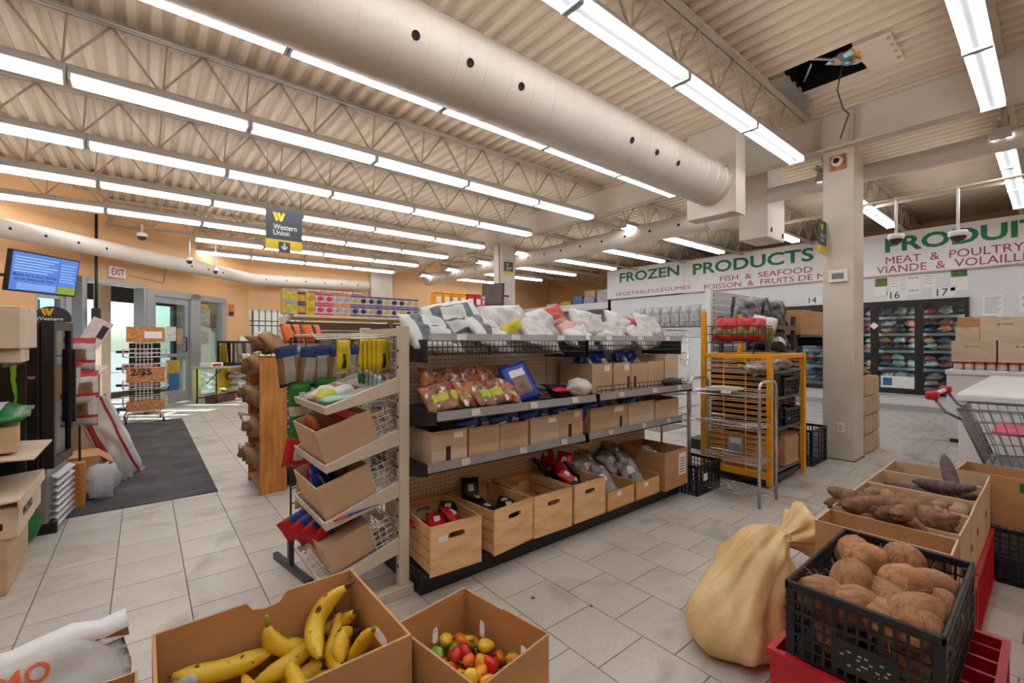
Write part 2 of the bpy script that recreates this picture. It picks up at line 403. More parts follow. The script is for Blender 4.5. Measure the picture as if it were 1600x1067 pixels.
mw = [mat('wrap_'+n, c, .4, 0, .25, 12) for n, c in (('white', (230, 232, 230)), ('orange', (226, 150, 60)), ('blue', (60, 120, 190)), ('teal', (40, 140, 120)), ('red', (190, 40, 40)), ('yellow', (220, 180, 50)))]
rw = random.Random(4)
tag(link('stuffed_wrapping', pouch('stuffed_wrapping', .34, .36, .10, 3, mw, lambda a, q, s: rw.choice((0, 0, 0, 1, 2, 3, 4, 5)), 9, 9, .8), None, (4.80, 1.20, 3.862), 0),
    'crumpled multicoloured wrapping stuffed into the hole in the ceiling deck', 'wrapping')
bpy.data.objects['stuffed_wrapping'].rotation_euler = (rad(78), 0, rad(75))
b = B(); b.tube([(4.95, 1.25, 3.87), (5.1, 1.33, 3.70), (5.35, 1.35, 3.62), (5.6, 1.36, 3.65), (5.86, 1.50, 3.52)], .006, 5)
tag(b.obj('loose_cable', M_black), 'thin dark cable hanging from the ceiling hole to the beam', 'cable')
# a conduit along the joist top
def conduit(nm, lab, pts, r, m=M_galv):
    b = B(); b.tube(pts, r, 7); return tag(b.obj(nm, m), lab, 'conduit')
conduit('conduit', 'grey metal conduit running along the joist beside the big round duct', [(-2.5, 4.70, 3.80), (2.2, 4.70, 3.80)], .016)
conduit('conduit', 'pale conduit over the frozen food aisle holding two dome cameras', [(7.40, -2.5, 3.12), (7.40, 1.39, 3.12), (7.40, 2.3, 3.12)], .018, M_steel)
b = B(); b.tube([(8.6, -3.5, 3.37), (8.6, 3.2, 3.37)], .03, 7); tag(b.obj('pipe', M_steel), 'pale pipe crossing under the deck behind the hanging cameras', 'pipe')

# ---------------------------------------------------------------- fluorescent strip lights
M_tube = emis('lit_tube', (250, 252, 255), TUBE); M_hous = mat('fixture_enamel', (186, 189, 193), .35, 0, .03, 3)
M_sock = mat('tube_socket', (206, 208, 210), .4)
b = B(); b.M = Matrix(((0, 0, 1, 0), (1, 0, 0, 0), (0, 1, 0, 0), (0, 0, 0, 1)))
b.prism([(-.03, .02), (.03, .02), (.075, .055), (.075, .062), (.05, .11), (-.05, .11), (-.075, .062), (-.075, .055)], -.605, .605)
fx = thing('strip_light', 'x', 'ceiling light'); b.obj('housing', M_hous, fx)
for s in (-1, 1):
    b = B(); b.rod((-.575, s*.052, .016), (.575, s*.052, .016), .0165, 8); b.obj('tube', M_tube, fx)
for e in (-1, 1):
    b = B(); b.box(e*.594-.009, e*.594+.009, -.074, .074, .0, .06); b.obj('socket', M_sock, fx)
first = True
for k in range(-2, 8):  # lowest row is out of view, added for even light behind the camera
    y = 1.84+1.49*k
    for i in range(7):
        x = 5.015-1.215*i
        if k >= 6 and x < 1.3: continue
        if x < -1.2 and k < 1: continue
        dd = FW.x*x+FW.y*y
        lab = 'white two-tube strip light, %s row from the door wall, %s from the long beam' % (ORD[7-k], ORD[i])
        if first: fx.location = (x, y, 3.293); fx['label'] = lab; fx['group'] = 'strip lights in the main room'; first = False
        else: dup(fx, (x, y, 3.293), None, lab, 'strip lights in the main room')
    for i in range(3):
        x = 9.5-1.215*i
        if k in (3,) and i > 1: continue
        dup(fx, (x, y, 3.293), None, 'strip light beyond the long beam, %s row from back wall, %s from freezers' % (ORD[7-k], ORD[i]), 'strip lights in the freezer bay')

# ---------------------------------------------------------------- ducts
M_hole = mat('duct_hole', (26, 22, 20), .9)
def duct(nm, lab, pts, R, ring=0., n=28, cap=True):
    t = thing(nm, lab, 'duct', (0, 0, 0)); b = B(); b.tube(pts, R, n, cap); b.obj('duct_body', M_duct, t)
    if ring:
        b = B()
        for p, q in zip(pts, pts[1:]):
            p, q = Vector(p), Vector(q); d = (q-p).normalized(); u = 0.1
            X = d.orthogonal().normalized(); Y = d.cross(X)
            while u < (q-p).length:
                c = p+d*u
                for rr, o in ((R+.0035, 0),):
                    ra = [b.b.verts.new(c+(X*cos(2*pi*i/n)+Y*sin(2*pi*i/n))*(R-.002)-d*.006) for i in range(n)]
                    rb = [b.b.verts.new(c+(X*cos(2*pi*i/n)+Y*sin(2*pi*i/n))*rr) for i in range(n)]
                    rc = [b.b.verts.new(c+(X*cos(2*pi*i/n)+Y*sin(2*pi*i/n))*(R-.002)+d*.006) for i in range(n)]
                    for A2, B2 in ((ra, rb), (rb, rc)):
                        for i in range(n):
                            f = b.b.faces.new((A2[i], A2[(i+1)%n], B2[(i+1)%n], B2[i])); f.smooth = True
                u += ring
        b.obj('seam_rings', M_duct, t)
    return t
def duct_hole(t, c, axis, ang, R, r):
    """A round outlet on a duct: c on the axis, ang the direction of the hole."""
    d = Vector(ang).normalized(); ax = Vector(axis).normalized(); y = d.cross(ax).normalized()
    b = B(); b.M = Matrix((ax, y, d)).transposed().to_4x4(); b.M.translation = Vector(c)+d*(R-.012)
    b.lathe([(r*1.12, 0.0), (r*1.12, .0135), (r, .0155), (r*.92, .0135), (r*.9, .0125), (.0001, .0125)], 14)
    b.obj('outlet_hole', M_hole, t)
D1Y, D1Z, D1R = 2.62, 3.185, .255
d1 = duct('round_duct', 'big cream round duct running from overhead to a boxed drop at the beam', [(-3.4, D1Y, D1Z), (5.21, D1Y, D1Z)], D1R, .21)
for u, v in ((650, 55), (735, 98), (815, 135), (988, 219), (1027, 238), (1060, 255)):
    d = FW+RT*((u-800)/FPX)+Vector((0, 0, (533.5-v)/FPX)); a2 = d.y**2+d.z**2; b2 = -2*(d.y*D1Y+d.z*(D1Z-CAMH)); c2 = D1Y**2+(D1Z-CAMH)**2-D1R**2
    t_ = (-b2-math.sqrt(max(0, b2*b2-4*a2*c2)))/(2*a2); p = Vector((0, 0, CAMH))+d*t_
    duct_hole(d1, (p.x, D1Y, D1Z), (1, 0, 0), (0, p.y-D1Y, p.z-D1Z), D1R, .024)
t = thing('duct_drop_box', 'rectangular cream duct box at the end of the big round duct', 'duct', (0, 0, 0))
b = B(); b.bbox(5.21, 5.44, 2.33, 2.92, 2.80, 3.855, .006, 1); b.obj('box_body', M_duct, t)
b = B(); b.box(5.205, 5.446, 2.322, 2.338, 2.79, 3.84); b.obj('end_flange', M_beam, t)
t = thing('duct_drop_box', 'rectangular cream duct box beyond the beam with a round elbow behind', 'duct', (0, 0, 0))
b = B(); b.bbox(6.60, 7.20, 2.52, 2.90, 2.75, 3.855, .006, 1); b.obj('box_body', M_duct, t)
for zz, xx in ((2.83, 6.72), (2.80, 7.12)):
    b = B(); b.box(xx-.012, xx+.012, 2.505, 2.523, zz, zz+.06); b.obj('latch', M_black, t)
D2X, D2Z, D2R = 6.9, 3.232, .165
d2 = duct('round_duct', 'cream round duct with many outlet holes running from the back wall to the second box', [(D2X, 12.6, D2Z), (D2X, 2.90, D2Z)], D2R, .9)
b = B(); b.tube([(D2X, 3.45, D2Z), (D2X, 2.91, D2Z)], D2R+.012, 26); b.obj('elbow_sleeve', M_duct, d2)
for u in (625, 643, 668, 682, 697, 711, 727, 742, 760, 825, 850, 876, 906, 940, 976, 1015, 1060):
    k = (u-800)/FPX; dd = FW+RT*k; y = dd.y/dd.x*(D2X-D2R)
    if y < 12.4: duct_hole(d2, (D2X, y, D2Z), (0, 1, 0), (-1, 0, -.12), D2R, .02)
cn = [MD @ Vector(p) for p in ((-7.8, -.42, 2.87), (-.55, -.42, 2.87))]
pts = [cn[0], cn[1], cn[1]+Vector((.16, .12, .01)), cn[1]+Vector((.38, .17, .02))]; yw = pts[-1].y
pts += [Vector((5.1, yw, 2.95))]
d3 = duct('round_duct', 'slim cream round duct bending along the orange door wall', pts, .14, 0, 20)
for u in (16, 72, 123, 167, 300, 326, 349):
    k = (u-800)/FPX; dd = FW+RT*k; q = MD @ Vector((0, -.56, 0)); den = dd.x*A_.y-dd.y*A_.x
    s_ = (dd.y*q.x-dd.x*q.y)/(dd.x*A_.y-dd.y*A_.x); p = MD @ Vector((-s_, -.42, 2.87))
    duct_hole(d3, p, A_, -OUT+Vector((0, 0, -.1)), .14, .018)
for u in (416, 448, 478, 507, 534, 559):
    k = (u-800)/FPX; dd = FW+RT*k; x = dd.x/dd.y*(yw-.14); duct_hole(d3, (x, yw, 2.885+.065*(x-1.5)/3.6), (1, 0, 0), (0, -1, -.1), .14, .018)
d4 = duct('round_duct', 'short cream round duct passing behind the near pillar up to the beam', [(6.6, 2.50, 3.30), (6.6, -3.4, 3.30)], .10, 0, 20)

# ---------------------------------------------------------------- the freezer front: white walk-in wall with glass doors, sign band
M_panel = mat('white_panel', (226, 228, 232), .4, 0, .03, 1.5)
XF = 11.2
DO = [(4.28-.66*i, 4.94-.66*i) for i in range(6)]                    # door openings in y: 4.28..4.94 first, 0.98 last
y_lo, y_hi = .98, 4.94
b = B(); b.box(XF, XF+.12, -3.6, y_lo, 0, 3.0); b.box(XF, XF+.12, y_hi, 8.9, 0, 3.0); b.box(XF, XF+.12, y_lo, y_hi, 0, .30); b.box(XF, XF+.12, y_lo, y_hi, 2.10, 3.0)
b.box(XF, 13.0, 8.8, 8.9, 0, 3.0); b.box(XF+.12, 12.98, -3.6, 8.8, 2.95, 3.0)
wf = struct(b.obj('wall_middle', M_panel))
b = B(); b.box(XF-.02, XF, -3.6, 8.9, .0, .10); struct(b.obj('baseboard_middle', M_alu))
b = B(); b.box(12.0, 12.06, y_lo-.05, y_hi+.05, 0, 2.9); struct(b.obj('wall_far', mat('freezer_liner', (150, 152, 156), .5)))
# ---------------------------------------------------------------- sign band
bt = thing('sign_band', 'long white sign band with green and red lettering above the freezer doors', 'sign', (XF-.03, 0, 0))
for k, (y0, y1, z0, z1) in enumerate(((6.34, 8.90, 2.60, 3.49), (2.76, 6.33, 2.60, 3.46), (-2.0, 2.75, 2.59, 3.40))):
    b = B(); b.box(-.02, .02, y0, y1, z0, z1); b.obj('panel', mat('sign_white', (238, 236, 238), .4, 0, .03, .8), bt)
    b = B(); b.box(-.026, -.018, y0, y1, z0-.012, z0+.012); b.obj('edge_trim', M_steel if k else M_black, bt)
def band(s, m, y0, y1, z, h, bold=0.):
    text('lettering', s, m, bt, frame((-.0215, y0, z), *FACE_NX), abs(y1-y0), h, .001, bold)
band('FROZEN', M_green, 8.43, 6.47, 3.09, .285, .025); band('PRODUCTS', M_green, 6.08, 3.33, 3.05, .295, .025)
band('VEGETABLES/LÉGUMES', M_maroon, 8.60, 6.15, 2.70, .125)
band('FISH  &  SEAFOOD', M_maroon, 5.36, 3.36, 2.81, .13); band('POISSON  &  FRUITS DE MER', M_maroon, 5.78, 2.84, 2.64, .125)
band('PRODUITS', M_green, 2.13, -.12, 3.03, .285, .03)
band('MEAT  &  POULTRY', M_maroon, 2.12, .34, 2.805, .14); band('VIANDE  &  VOLAILLES', M_maroon, 2.26, .18, 2.635, .14)
# glass doors
M_dgl = glass('door_glass', (225, 232, 232), .06)
for i, (y0, y1) in enumerate(DO):
    d = struct(thing('door_%d' % (i+1), 'black framed freezer door, %s from the near end of the door row' % ORD[5-i], 'door', (XF, 0, 0))); del d['category']; del d['label']
    b = B()
    for q in ((y0, y0+.06, .31, 2.09), (y1-.06, y1, .31, 2.09)): b.box(-.05, .03, q[0]+.002, q[1]-.002, q[2], q[3])
    b.box(-.05, .03, y0+.06, y1-.06, .31, .39); b.box(-.05, .03, y0+.06, y1-.06, 2.01, 2.09); b.obj('door_frame', M_black, d)
    b = B(); b.box(-.012, -.006, y0+.06, y1-.06, .39, 2.01); b.obj('glass_pane', M_dgl, d)
    b = B(); b.box(-.09, -.05, y1-.05, y1-.02, .95, 1.35); b.obj('handle', M_black, d)
for n, y in (('17', 1.40), ('16', 2.06), ('14', 3.44)):
    b = B(); b.box(-.003, 0, y-.24, y+.06, 0, .16)
    t = thing('door_number', {'17': 'white card reading 17 above the nearest glass freezer door', '16': 'white card reading 16 right of the near pillar above a freezer door', '14': 'white card reading 14 left of the near pillar above a freezer door'}[n], 'sign', (XF-.001, 0, 2.12)); b.obj('card', M_paper, t)
    text('lettering', n, M_ink, t, frame((-.004, y, .02), *FACE_NX), None, .13, .001)
def note(lab, y, z, w, h, col=None, lines=0, big=None, strip=None, x=XF-.001, par=None):
    t = thing('notice', lab, 'notice', (x, y, z)); b = B(); b.box(-.003, 0, -w, 0, 0, h); b.obj('sheet', M_paper, t)
    if strip:
        b = B(); b.box(-.0045, -.003, -w*.97, -w*.03, h*strip[1], h*strip[2]); b.obj('printed_picture', strip[0], t)
    if lines:
        b = B()
        for k in range(lines):
            zz = h*(.9-.8*k/lines); b.box(-.004, -.003, -w*(.9-.25*((k*7) % 3)/3), -w*.1, zz-.006, zz)
        b.obj('printed_lines', M_ink, t)
    if big:
        for s_, fz in big: text('lettering', s_, M_ink, t, frame((-.004, -w*.15, h*fz), *FACE_NX), w*.7, None, .001)
    return t
mleaf = mat('picture_green', (110, 150, 60), .5, 0, .4, 9); mblue = mat('picture_teal', (120, 190, 205), .5, 0, .2, 9)
note('small picture notice with a green photograph above door sixteen', 2.30, 2.22, .20, .34, strip=(mleaf, .5, .97))
note('pale price sheet beside the green picture notice', 2.06, 2.30, .14, .26, lines=4)
note('two-price sheet between the door numbers sixteen and seventeen', 1.82, 2.20, .20, .40, big=(('$32.95', .72), ('$28.95', .12)))
note('pale small sheet right of the two-price sheet', 1.58, 2.32, .16, .22, lines=4)
note('tall notice with green and teal picture beside the number seventeen', 1.22, 2.22, .22, .40, strip=(mleaf, .6, .98))
note('typed white page taped to the freezer wall above the cartons', .82, 1.74, .24, .36, lines=9)
note('handwritten page at the right on the freezer wall', .40, 1.80, .22, .34, big=(('Please', .6), ('ask us', .3)))
b = B(); b.box(-.003, 0, -.05, .05, -.05, .05)
t = thing('sticker', 'white diamond sticker on the black frame between freezer doors', 'sticker', (XF-.051, 2.30, 1.62), (rad(45), 0, 0)); b.obj('card', M_paper, t)
t = thing('sticker', 'white sheet with a blue arrow square low inside a freezer door', 'sticker', (XF-.02, 2.20, .42)); b = B(); b.box(-.003, 0, -.55, 0, 0, .22); b.obj('sheet', M_paper, t)
b = B(); b.box(-.005, -.003, -.17, -.03, .04, .19); b.obj('blue_square', mat('poster_blue', (40, 110, 170), .5), t)
# shelves and packs inside the freezer
t = thing('freezer_shelving', 'grey wire shelving inside the freezer behind the glass doors', 'shelving', (11.36, 0, 0))
for z in (.42, .78, 1.12, 1.45, 1.78):
    b = B()
    for k in range(7): b.rod((.05+.08*k, y_lo+.02, z), (.05+.08*k, y_hi-.02, z), .006, 4)
    for k in range(14): b.rod((.03, y_lo+.05+.3*k, z-.008), (.57, y_lo+.05+.3*k, z-.008), .005, 4)
    b.box(.02, .04, y_lo+.02, y_hi-.02, z-.03, z+.02); b.obj('shelf', M_alu, t)
b = B()
for k in range(7): b.box(.56, .60, y_lo+.02+.655*k, y_lo+.05+.655*k, .0, 2.05); b.box(.02, .05, y_lo+.02+.655*k, y_lo+.05+.655*k, .0, 2.05)
b.obj('uprights', M_alu, t)
for k in range(6):
    b = B(); b.rod((.0, y_lo+.665+.66*k-.63, .45), (.0, y_lo+.665+.66*k-.63, 1.98), .012, 6); b.obj('light_tube', emis('freezer_light', (246, 250, 255), 26.0), t)
cols = [('taupe', (150, 128, 112)), ('slate', (88, 92, 104)), ('ice', (196, 204, 206)), ('brick', (150, 78, 62)), ('navy', (52, 72, 118)), ('salmon', (206, 140, 112)), ('charcoal', (62, 58, 58)), ('mint', (150, 176, 160))]
fm = [mat('frozen_'+n, c, .45, 0, .25, 14, .3, 40) for n, c in cols]
fpm = {}
rf = random.Random(8)
def fpack(ci, kind):
    if (ci, kind) not in fpm:
        fpm[ci, kind] = pouch('frozen_pack', .205, .30, .13, ci*3+kind, [fm[ci], fm[2]], (lambda a, q, s: 1 if abs(q) < .35 and abs(a) < .6 else 0) if kind else None, 6, 6, .5)
    return fpm[ci, kind]
for di, (y0, y1) in enumerate(DO):
    if di < 2: continue
    for si, z in enumerate((.42, .78, 1.12, 1.45, 1.78)):
        n = 3
        for k in range(n):
            y = y0+.13+.20*k+rf.uniform(-.01, .01); ci = rf.randrange(8); kd = rf.randrange(2)
            o = link('frozen_pack', fpack(ci, kd), None, (11.50, y, z+.045), 0)
            o.rotation_euler = (rad(-82 if rf.random() < .5 else -70), 0, rad(-90+rf.uniform(-12, 12)))
            o.location.x = 11.44; o.location.z = z+.075+.0*rf.random()
            tag(o, '%s frozen pack, %s freezer door from the near end, %s shelf up, %s from left' % (cols[ci][0], ORD[5-di], ORD[si], ORD[n-1-k]), 'frozen pack', 'frozen packs behind the glass doors')
            if rf.random() < .8 and z < 1.7:
                ci = rf.randrange(8); o = link('frozen_pack', fpack(ci, 1-kd), None, (11.46, y+.01, z+.19), 0); o.rotation_euler = (rad(-78), 0, rad(-90+rf.uniform(-20, 20)))
                tag(o, '%s upper frozen pack, %s freezer door from near end, %s shelf up, %s from left' % (cols[ci][0], ORD[5-di], ORD[si], ORD[n-1-k]), 'frozen pack', 'frozen packs behind the glass doors')
# ---------------------------------------------------------------- storefront in the slanted wall, vestibule and street
def dl(o, p=(0, 0, 0)): o.matrix_world = MD @ Matrix.Translation(p); return o
def door7():
    d = struct(bpy.data.objects.new('door_7', None)); C.objects.link(d); d.location = MD @ Vector((0, 0, 0)); d.rotation_euler = (0, 0, rad(45))
    b = B(); b.box(-2.93, -2.78, -.03, .15, 0, 2.35); b.box(-1.86, -1.60, -.03, .15, 0, 2.35); b.box(-.96, -.81, -.03, .15, 0, 2.35); b.box(-2.78, -.96, -.03, .15, 2.23, 2.35)
    b.box(-1.6, -.96, -.03, .15, 0, .12); b.obj('door_frame', M_alu, d)
    b = B(); b.box(-2.77, -2.68, .03, .09, .02, 2.22); b.box(-1.96, -1.87, .03, .09, .02, 2.22); b.box(-2.68, -1.96, .03, .09, 2.10, 2.22); b.box(-2.68, -1.96, .03, .09, .02, .26); b.box(-2.68, -1.96, .03, .09, .98, 1.05)
    b.obj('door_leaf', M_alu, d)
    b = B(); b.box(-2.68, -1.96, .055, .065, .26, .98); b.box(-2.68, -1.96, .055, .065, 1.05, 2.10); b.obj('glass_pane', M_glass, d)
    b = B(); b.box(-1.6, -.96, .055, .065, .12, 2.23); b.obj('side_glass', M_glass, d)
    b = B(); b.tube([(-2.0, .03, 1.1), (-2.0, -.04, 1.1), (-2.0, -.04, 1.4), (-2.0, .03, 1.4)], .014, 6); b.obj('pull_handle', M_black, d)
    b = B(); b.box(-2.68, -1.96, -.012, .028, .99, 1.03); b.obj('push_bar', M_alu, d)
    b = B()
    b.M = Matrix.Translation((-2.62, .05, 1.45)) @ Matrix.Rotation(pi/2, 4, 'X'); b.lathe([(.0001, 0), (.14, 0), (.14, .004), (.0001, .004)], 18); b.obj('round_sticker', M_ygreen, d)
    for x, z, w_, h_, m in ((-2.42, 1.32, .24, .30, 'white'), (-2.16, 1.25, .16, .34, 'tan'), (-2.42, .42, .34, .50, 'mustard'), (-2.36, .30, .26, .34, 'blue')):
        mm = mat('poster_'+m, {'white': (225, 225, 222), 'tan': (190, 150, 110), 'mustard': (196, 160, 60), 'blue': (130, 170, 210)}[m], .6, 0, .2, 12)
        b = B(); b.box(x, x+w_, .045 if m != 'blue' else .04, .049 if m != 'blue' else .044, z, z+h_); b.obj('poster', mm, d)
    mp_ = [mat('flyer_mix', (196, 190, 170), .6, 0, .35, 26), mat('flyer_yellow', (226, 196, 60), .6, 0, .3, 14), mat('flyer_brown', (120, 96, 70), .6, 0, .3, 18)]
    for x, z, w_, h_, k in ((-1.50, 1.70, .26, .38, 0), (-1.50, 2.06, .22, .10, 1), (-1.20, 1.62, .16, .34, 2), (-1.48, 1.25, .2, .3, 0)):
        b = B(); b.box(x, x+w_, .045, .05, z, z+h_); b.obj('flyer', mp_[k], d)
    return d
door7()
def win(nm, x0, x1, z0, z1, M, rz, bars=0):
    o = struct(bpy.data.objects.new(nm, None)); C.objects.link(o); o.location = M.translation; o.rotation_euler = (0, 0, rz)
    b = B(); b.box(x0, x0+.05, .02, .12, z0, z1); b.box(x1-.05, x1, .02, .12, z0, z1); b.box(x0+.05, x1-.05, .02, .12, z1-.05, z1); b.box(x0+.05, x1-.05, .02, .12, z0, z0+.05)
    b.obj('window_frame', M_alu, o); b = B(); b.box(x0+.05, x1-.05, .065, .072, z0+.05, z1-.05); b.obj('glass_pane', M_glass, o)
    if bars:
        n = 9
        for i in range(n):
            b = B(); x = x0+.07+(x1-x0-.14)*i/(n-1); b.rod((x, -.03, z0), (x, -.03, z1), .012, 5); b.obj('iron_bar', M_black, o)
        for z in (z0+.25, z1-.30, z1-.42):
            b = B(); b.box(x0, x1, -.045, -.025, z-.012, z+.012); b.obj('iron_crossbar', M_black, o)
    return o
win('window_1', -4.80, -4.38, .75, 2.05, MD, rad(45))
win('window_2', .03, 1.35, .75, 2.15, Matrix.Translation((2.1, 13.4, 0)), 0, 1)
b = B(); b.M = MD; b.box(-4.13, -4.05, -.02, .2, 0, 2.42); b.box(-2.99, -2.93, -.02, .2, 0, 2.42); b.box(-4.05, -2.99, -.02, .2, 2.34, 2.42); b.box(-4.38, -4.30, -.02, .2, 0, 2.3)
struct(b.obj('trim_1', M_alu))
# vestibule
M_bronze = mat('bronze_frame', (40, 40, 46), .4); M_conc = mat('pavement', (150, 150, 150), .8, 0, .1, 2)
b = B(); b.M = MD; b.box(-6.2, .6, .2, 2.6, 2.70, 2.80); b.box(.3, .5, .2, 2.4, 0, 2.7); b.box(-6.2, -6.1, .2, 2.4, 0, 2.7); o = struct(b.obj('wall_outer', mat('vestibule_paint', (206, 196, 186), .7)))
b = B(); b.M = MD; b.box(-6.2, .5, .2, 2.6, -.1, -.003); struct(b.obj('floor_outer', M_tile))
v = struct(bpy.data.objects.new('door_8', None)); C.objects.link(v); v.location = CN; v.rotation_euler = (0, 0, rad(45))
b = B()
for x in (-6.1, -5.1, -4.35, -3.5, -2.55, -1.6, -.65, .25): b.box(x-.05, x+.05, 2.3, 2.4, 0, 2.7)
b.box(-6.1, .3, 2.3, 2.4, 2.25, 2.7); b.box(-6.1, .3, 2.3, 2.4, 0, .12); b.obj('door_frame', M_bronze, v)
b = B(); b.box(-6.1, .3, 2.345, 2.352, .12, 2.25); b.obj('glass_pane', M_glass, v)
b = B(); b.box(-3.28, -2.98, 2.26, 2.30, 1.35, 2.15); b.obj('notice_frame', mat('teal_paint', (60, 150, 150), .4), v)
b = B(); b.box(-3.23, -3.03, 2.255, 2.262, 1.45, 2.08); b.obj('notice_sheet', mat('poster_tan2', (190, 160, 140), .6, 0, .2, 7), v)
b = B(); b.M = MD; b.bbox(-2.62, -2.42, 1.3, 1.5, 0, 2.7, .01, 1); struct(b.obj('vestibule_pillar', mat('pink_paint', (228, 200, 180), .6)))
# street
b = B(); b.box(-60, 60, 13.65, 80, -.2, -.12); b.M = MD; b.box(-40, -.2, 2.6, 60, -.2, -.11); struct(b.obj('street', M_conc))
M_fac = mat('facade', (206, 208, 214), .8, 0, .06, .6); M_wing = mat('street_window', (70, 90, 110), .2)
def building(lab, x0, x1, y0, h, m, n, rows):
    t = thing('street_building', lab, 'building', CN, rad(45)); b = B(); b.box(x0, x1, y0, y0+8, -.15, h); b.obj('facade', m, t)
    for r in range(rows):
        for i in range(n):
            x = x0+(x1-x0)*(i+.2)/n; wdt = (x1-x0)/n*.6; z = 1.0+2.9*r
            b = B(); b.box(x, x+wdt, y0-.06, y0, z, z+1.6); f = b.obj('window', M_wing, t)
    b = B(); b.box(x0-.1, x1+.1, y0-.2, y0, h-.4, h); b.obj('cornice', M_white, t)
building('pale building across the street seen through the doors', -22, -7, 24, 7.5, M_fac, 7, 2)
building('tan brick building across the street beside the pale building', -6.8, 6, 23, 6.2, mat('facade_tan', (186, 168, 150), .8, 0, .1, .8), 5, 2)
b = B(); b.box(1.0, 6.0, 17.5, 17.8, -.2, 3.2); b.box(1.0, 6.0, 17.4, 17.5, 3.0, 3.2); struct(b.obj('wall_outside', mat('outside_white', (226, 228, 232), .8, 0, .05, .8)))
def car(lab, x, y, m):
    t = thing('parked_car', lab, 'car', MD @ Vector((x, y, -.11)), rad(45))
    b = B(); b.M = Matrix.Rotation(pi/2, 4, 'X'); b.prism([(-2.1, .32), (2.1, .32), (2.12, .75), (1.3, .88), (.75, 1.38), (-.95, 1.40), (-1.6, .92), (-2.1, .85)], -.85, .85); b.obj('car_body', m, t)
    b = B(); b.M = Matrix.Rotation(pi/2, 4, 'X'); b.prism([(1.12, .9), (.70, 1.31), (-.88, 1.33), (-1.4, .93)], -.865, .865); b.obj('car_windows', M_wing, t)
    for sx in (-1.3, 1.3):
        for sy in (-.78, .78):
            b = B(); b.rod((sx, sy-.1, .32), (sx, sy+.1, .32), .32, 14); b.obj('wheel', M_black, t)
car('white car parked outside the front doors', -9.5, 11.5, M_white); car('dark blue car parked outside the front doors', -4.2, 12.5, mat('car_blue', (40, 60, 100), .3))

# ---------------------------------------------------------------- things on and near the door wall
t = thing('exit_sign', 'white EXIT sign with red letters on the orange door wall', 'exit sign', MD @ Vector((-3.54, -.002, 2.47)), rad(45))
b = B(); b.bbox(-.15, .15, -.05, 0, 0, .2, .008, 2); b.obj('sign_box', M_white, t)
text('lettering', 'EXIT', mat('exit_red', (200, 40, 50), .5), t, frame((-.12, -.0505, .035), *FACE_NY), .24, .13, .001, .02)
b = B(); b.tube([MD @ Vector(p) for p in ((-3.3, -.02, 2.55), (-2.9, -.02, 2.53), (-2.55, -.02, 2.50), (-2.5, -.02, 2.75), (-2.5, -.02, 3.1))], .008, 5)
tag(b.obj('conduit_wire', M_galv), 'thin grey conduit looping from the EXIT sign up the orange wall', 'conduit')
def dome(lab, p, r=.07, pole=None, wall=False):
    t = thing('dome_camera', lab, 'security camera', p)
    b = B(); b.lathe([(.0001, .02), (r*.9, .02), (r, 0), (r, -.03), (r*.86, -.045)], 18); b.obj('housing', M_white, t)
    b = B(); b.lathe([(r*.84, -.043), (r*.75, -.075), (r*.5, -.1), (.0001, -.112)], 18); b.obj('dome_lens', mat('smoked_dome', (60, 56, 56), .15), t)
    if pole: b = B(); b.rod((0, 0, .02), (0, 0, pole), .016, 7); b.obj('drop_pole', M_white, t)
    return t
dome('white dome camera hanging on a pole in front of the letter P', at(1400, 371, X=7.4)+Vector((0, 0, .02)), .085, 3.12-at(1400, 371, X=7.4).z)
dome('white dome camera hanging on a pole in front of the letter O', at(1497, 366, X=7.4)+Vector((0, 0, .02)), .09, 3.12-at(1497, 366, X=7.4).z)
p = MD @ Vector((-3.0, -.55, 3.03)); q = at(222, 366, Y=10.4); dome('small dome camera above the slim duct near the EXIT sign', q, .08, 3.40-q.z)
q = at(296, 404, Y=10.9); dome('white camera on a drop pole below the last light rows', q, .06, 3.36-q.z)
q = at(337, 420, Y=11.3); dome('small camera on a thin pole in front of the bent duct', q, .05, 3.36-q.z)
# tilted television
XA, UPT = FW.copy(), (RT*sin(rad(8))+Vector((0, 0, 1))*cos(rad(8)))
tc_ = Vector((-.85, 7.20, 2.06)); Mt = frame(tc_, XA, UPT)
t = thing('television', 'flat television with a blue price list screen tilted down from the ceiling', 'television', tc_); t.rotation_euler = Mt.to_euler()
b = B(); b.bbox(-.37, .37, -.22, .22, -.05, 0, .006, 1); b.obj('bezel', M_blackp, t)
b = B(); b.box(-.352, .352, -.202, .202, 0, .002); b.obj('screen', emis('screen_blue', (72, 112, 186), .55), t)
b = B(); b.box(.14, .35, -.20, -.12, .002, .0025); b.obj('screen_banner', emis('screen_green', (134, 150, 30), .4), t)
b = B(); b.box(.135, .139, -.2, .2, .002, .0025); b.obj('screen_divider', emis('screen_dark', (40, 70, 140), .2), t)
msl = emis('screen_light', (170, 200, 235), .5); msd = emis('screen_ink', (24, 36, 80), .05)
b = B()
for k in range(6): b.box(-.33, .12-.05*(k % 3), .150-.030*k, .157-.030*k, .0021, .0028)
for k in range(5): b.box(-.28, .12, -.130-.014*k, -.126-.014*k, .0021, .0028)
for k in range(7): b.box(.155, .33-.03*(k % 2), .13-.032*k, .136-.032*k, .0021, .0028)
b.obj('screen_lines', msl, t)
text('lettering', 'Make sure your billing', msd, t, frame((-.33, -.055, .002), (1, 0, 0), (0, 1, 0)), .45, .032, .001, .01, spacing=1.1)
text('lettering', 'goods listed over here', msd, t, frame((-.31, -.095, .002), (1, 0, 0), (0, 1, 0)), .40, .028, .001, .01)
b = B(); b.M = Mt.inverted(); q = tc_-RT*.06; b.tube([q, q-RT*1.3, q-RT*1.3+Vector((0, 0, 1.34))], .02, 7); b.obj('ceiling_mount', M_black, t)
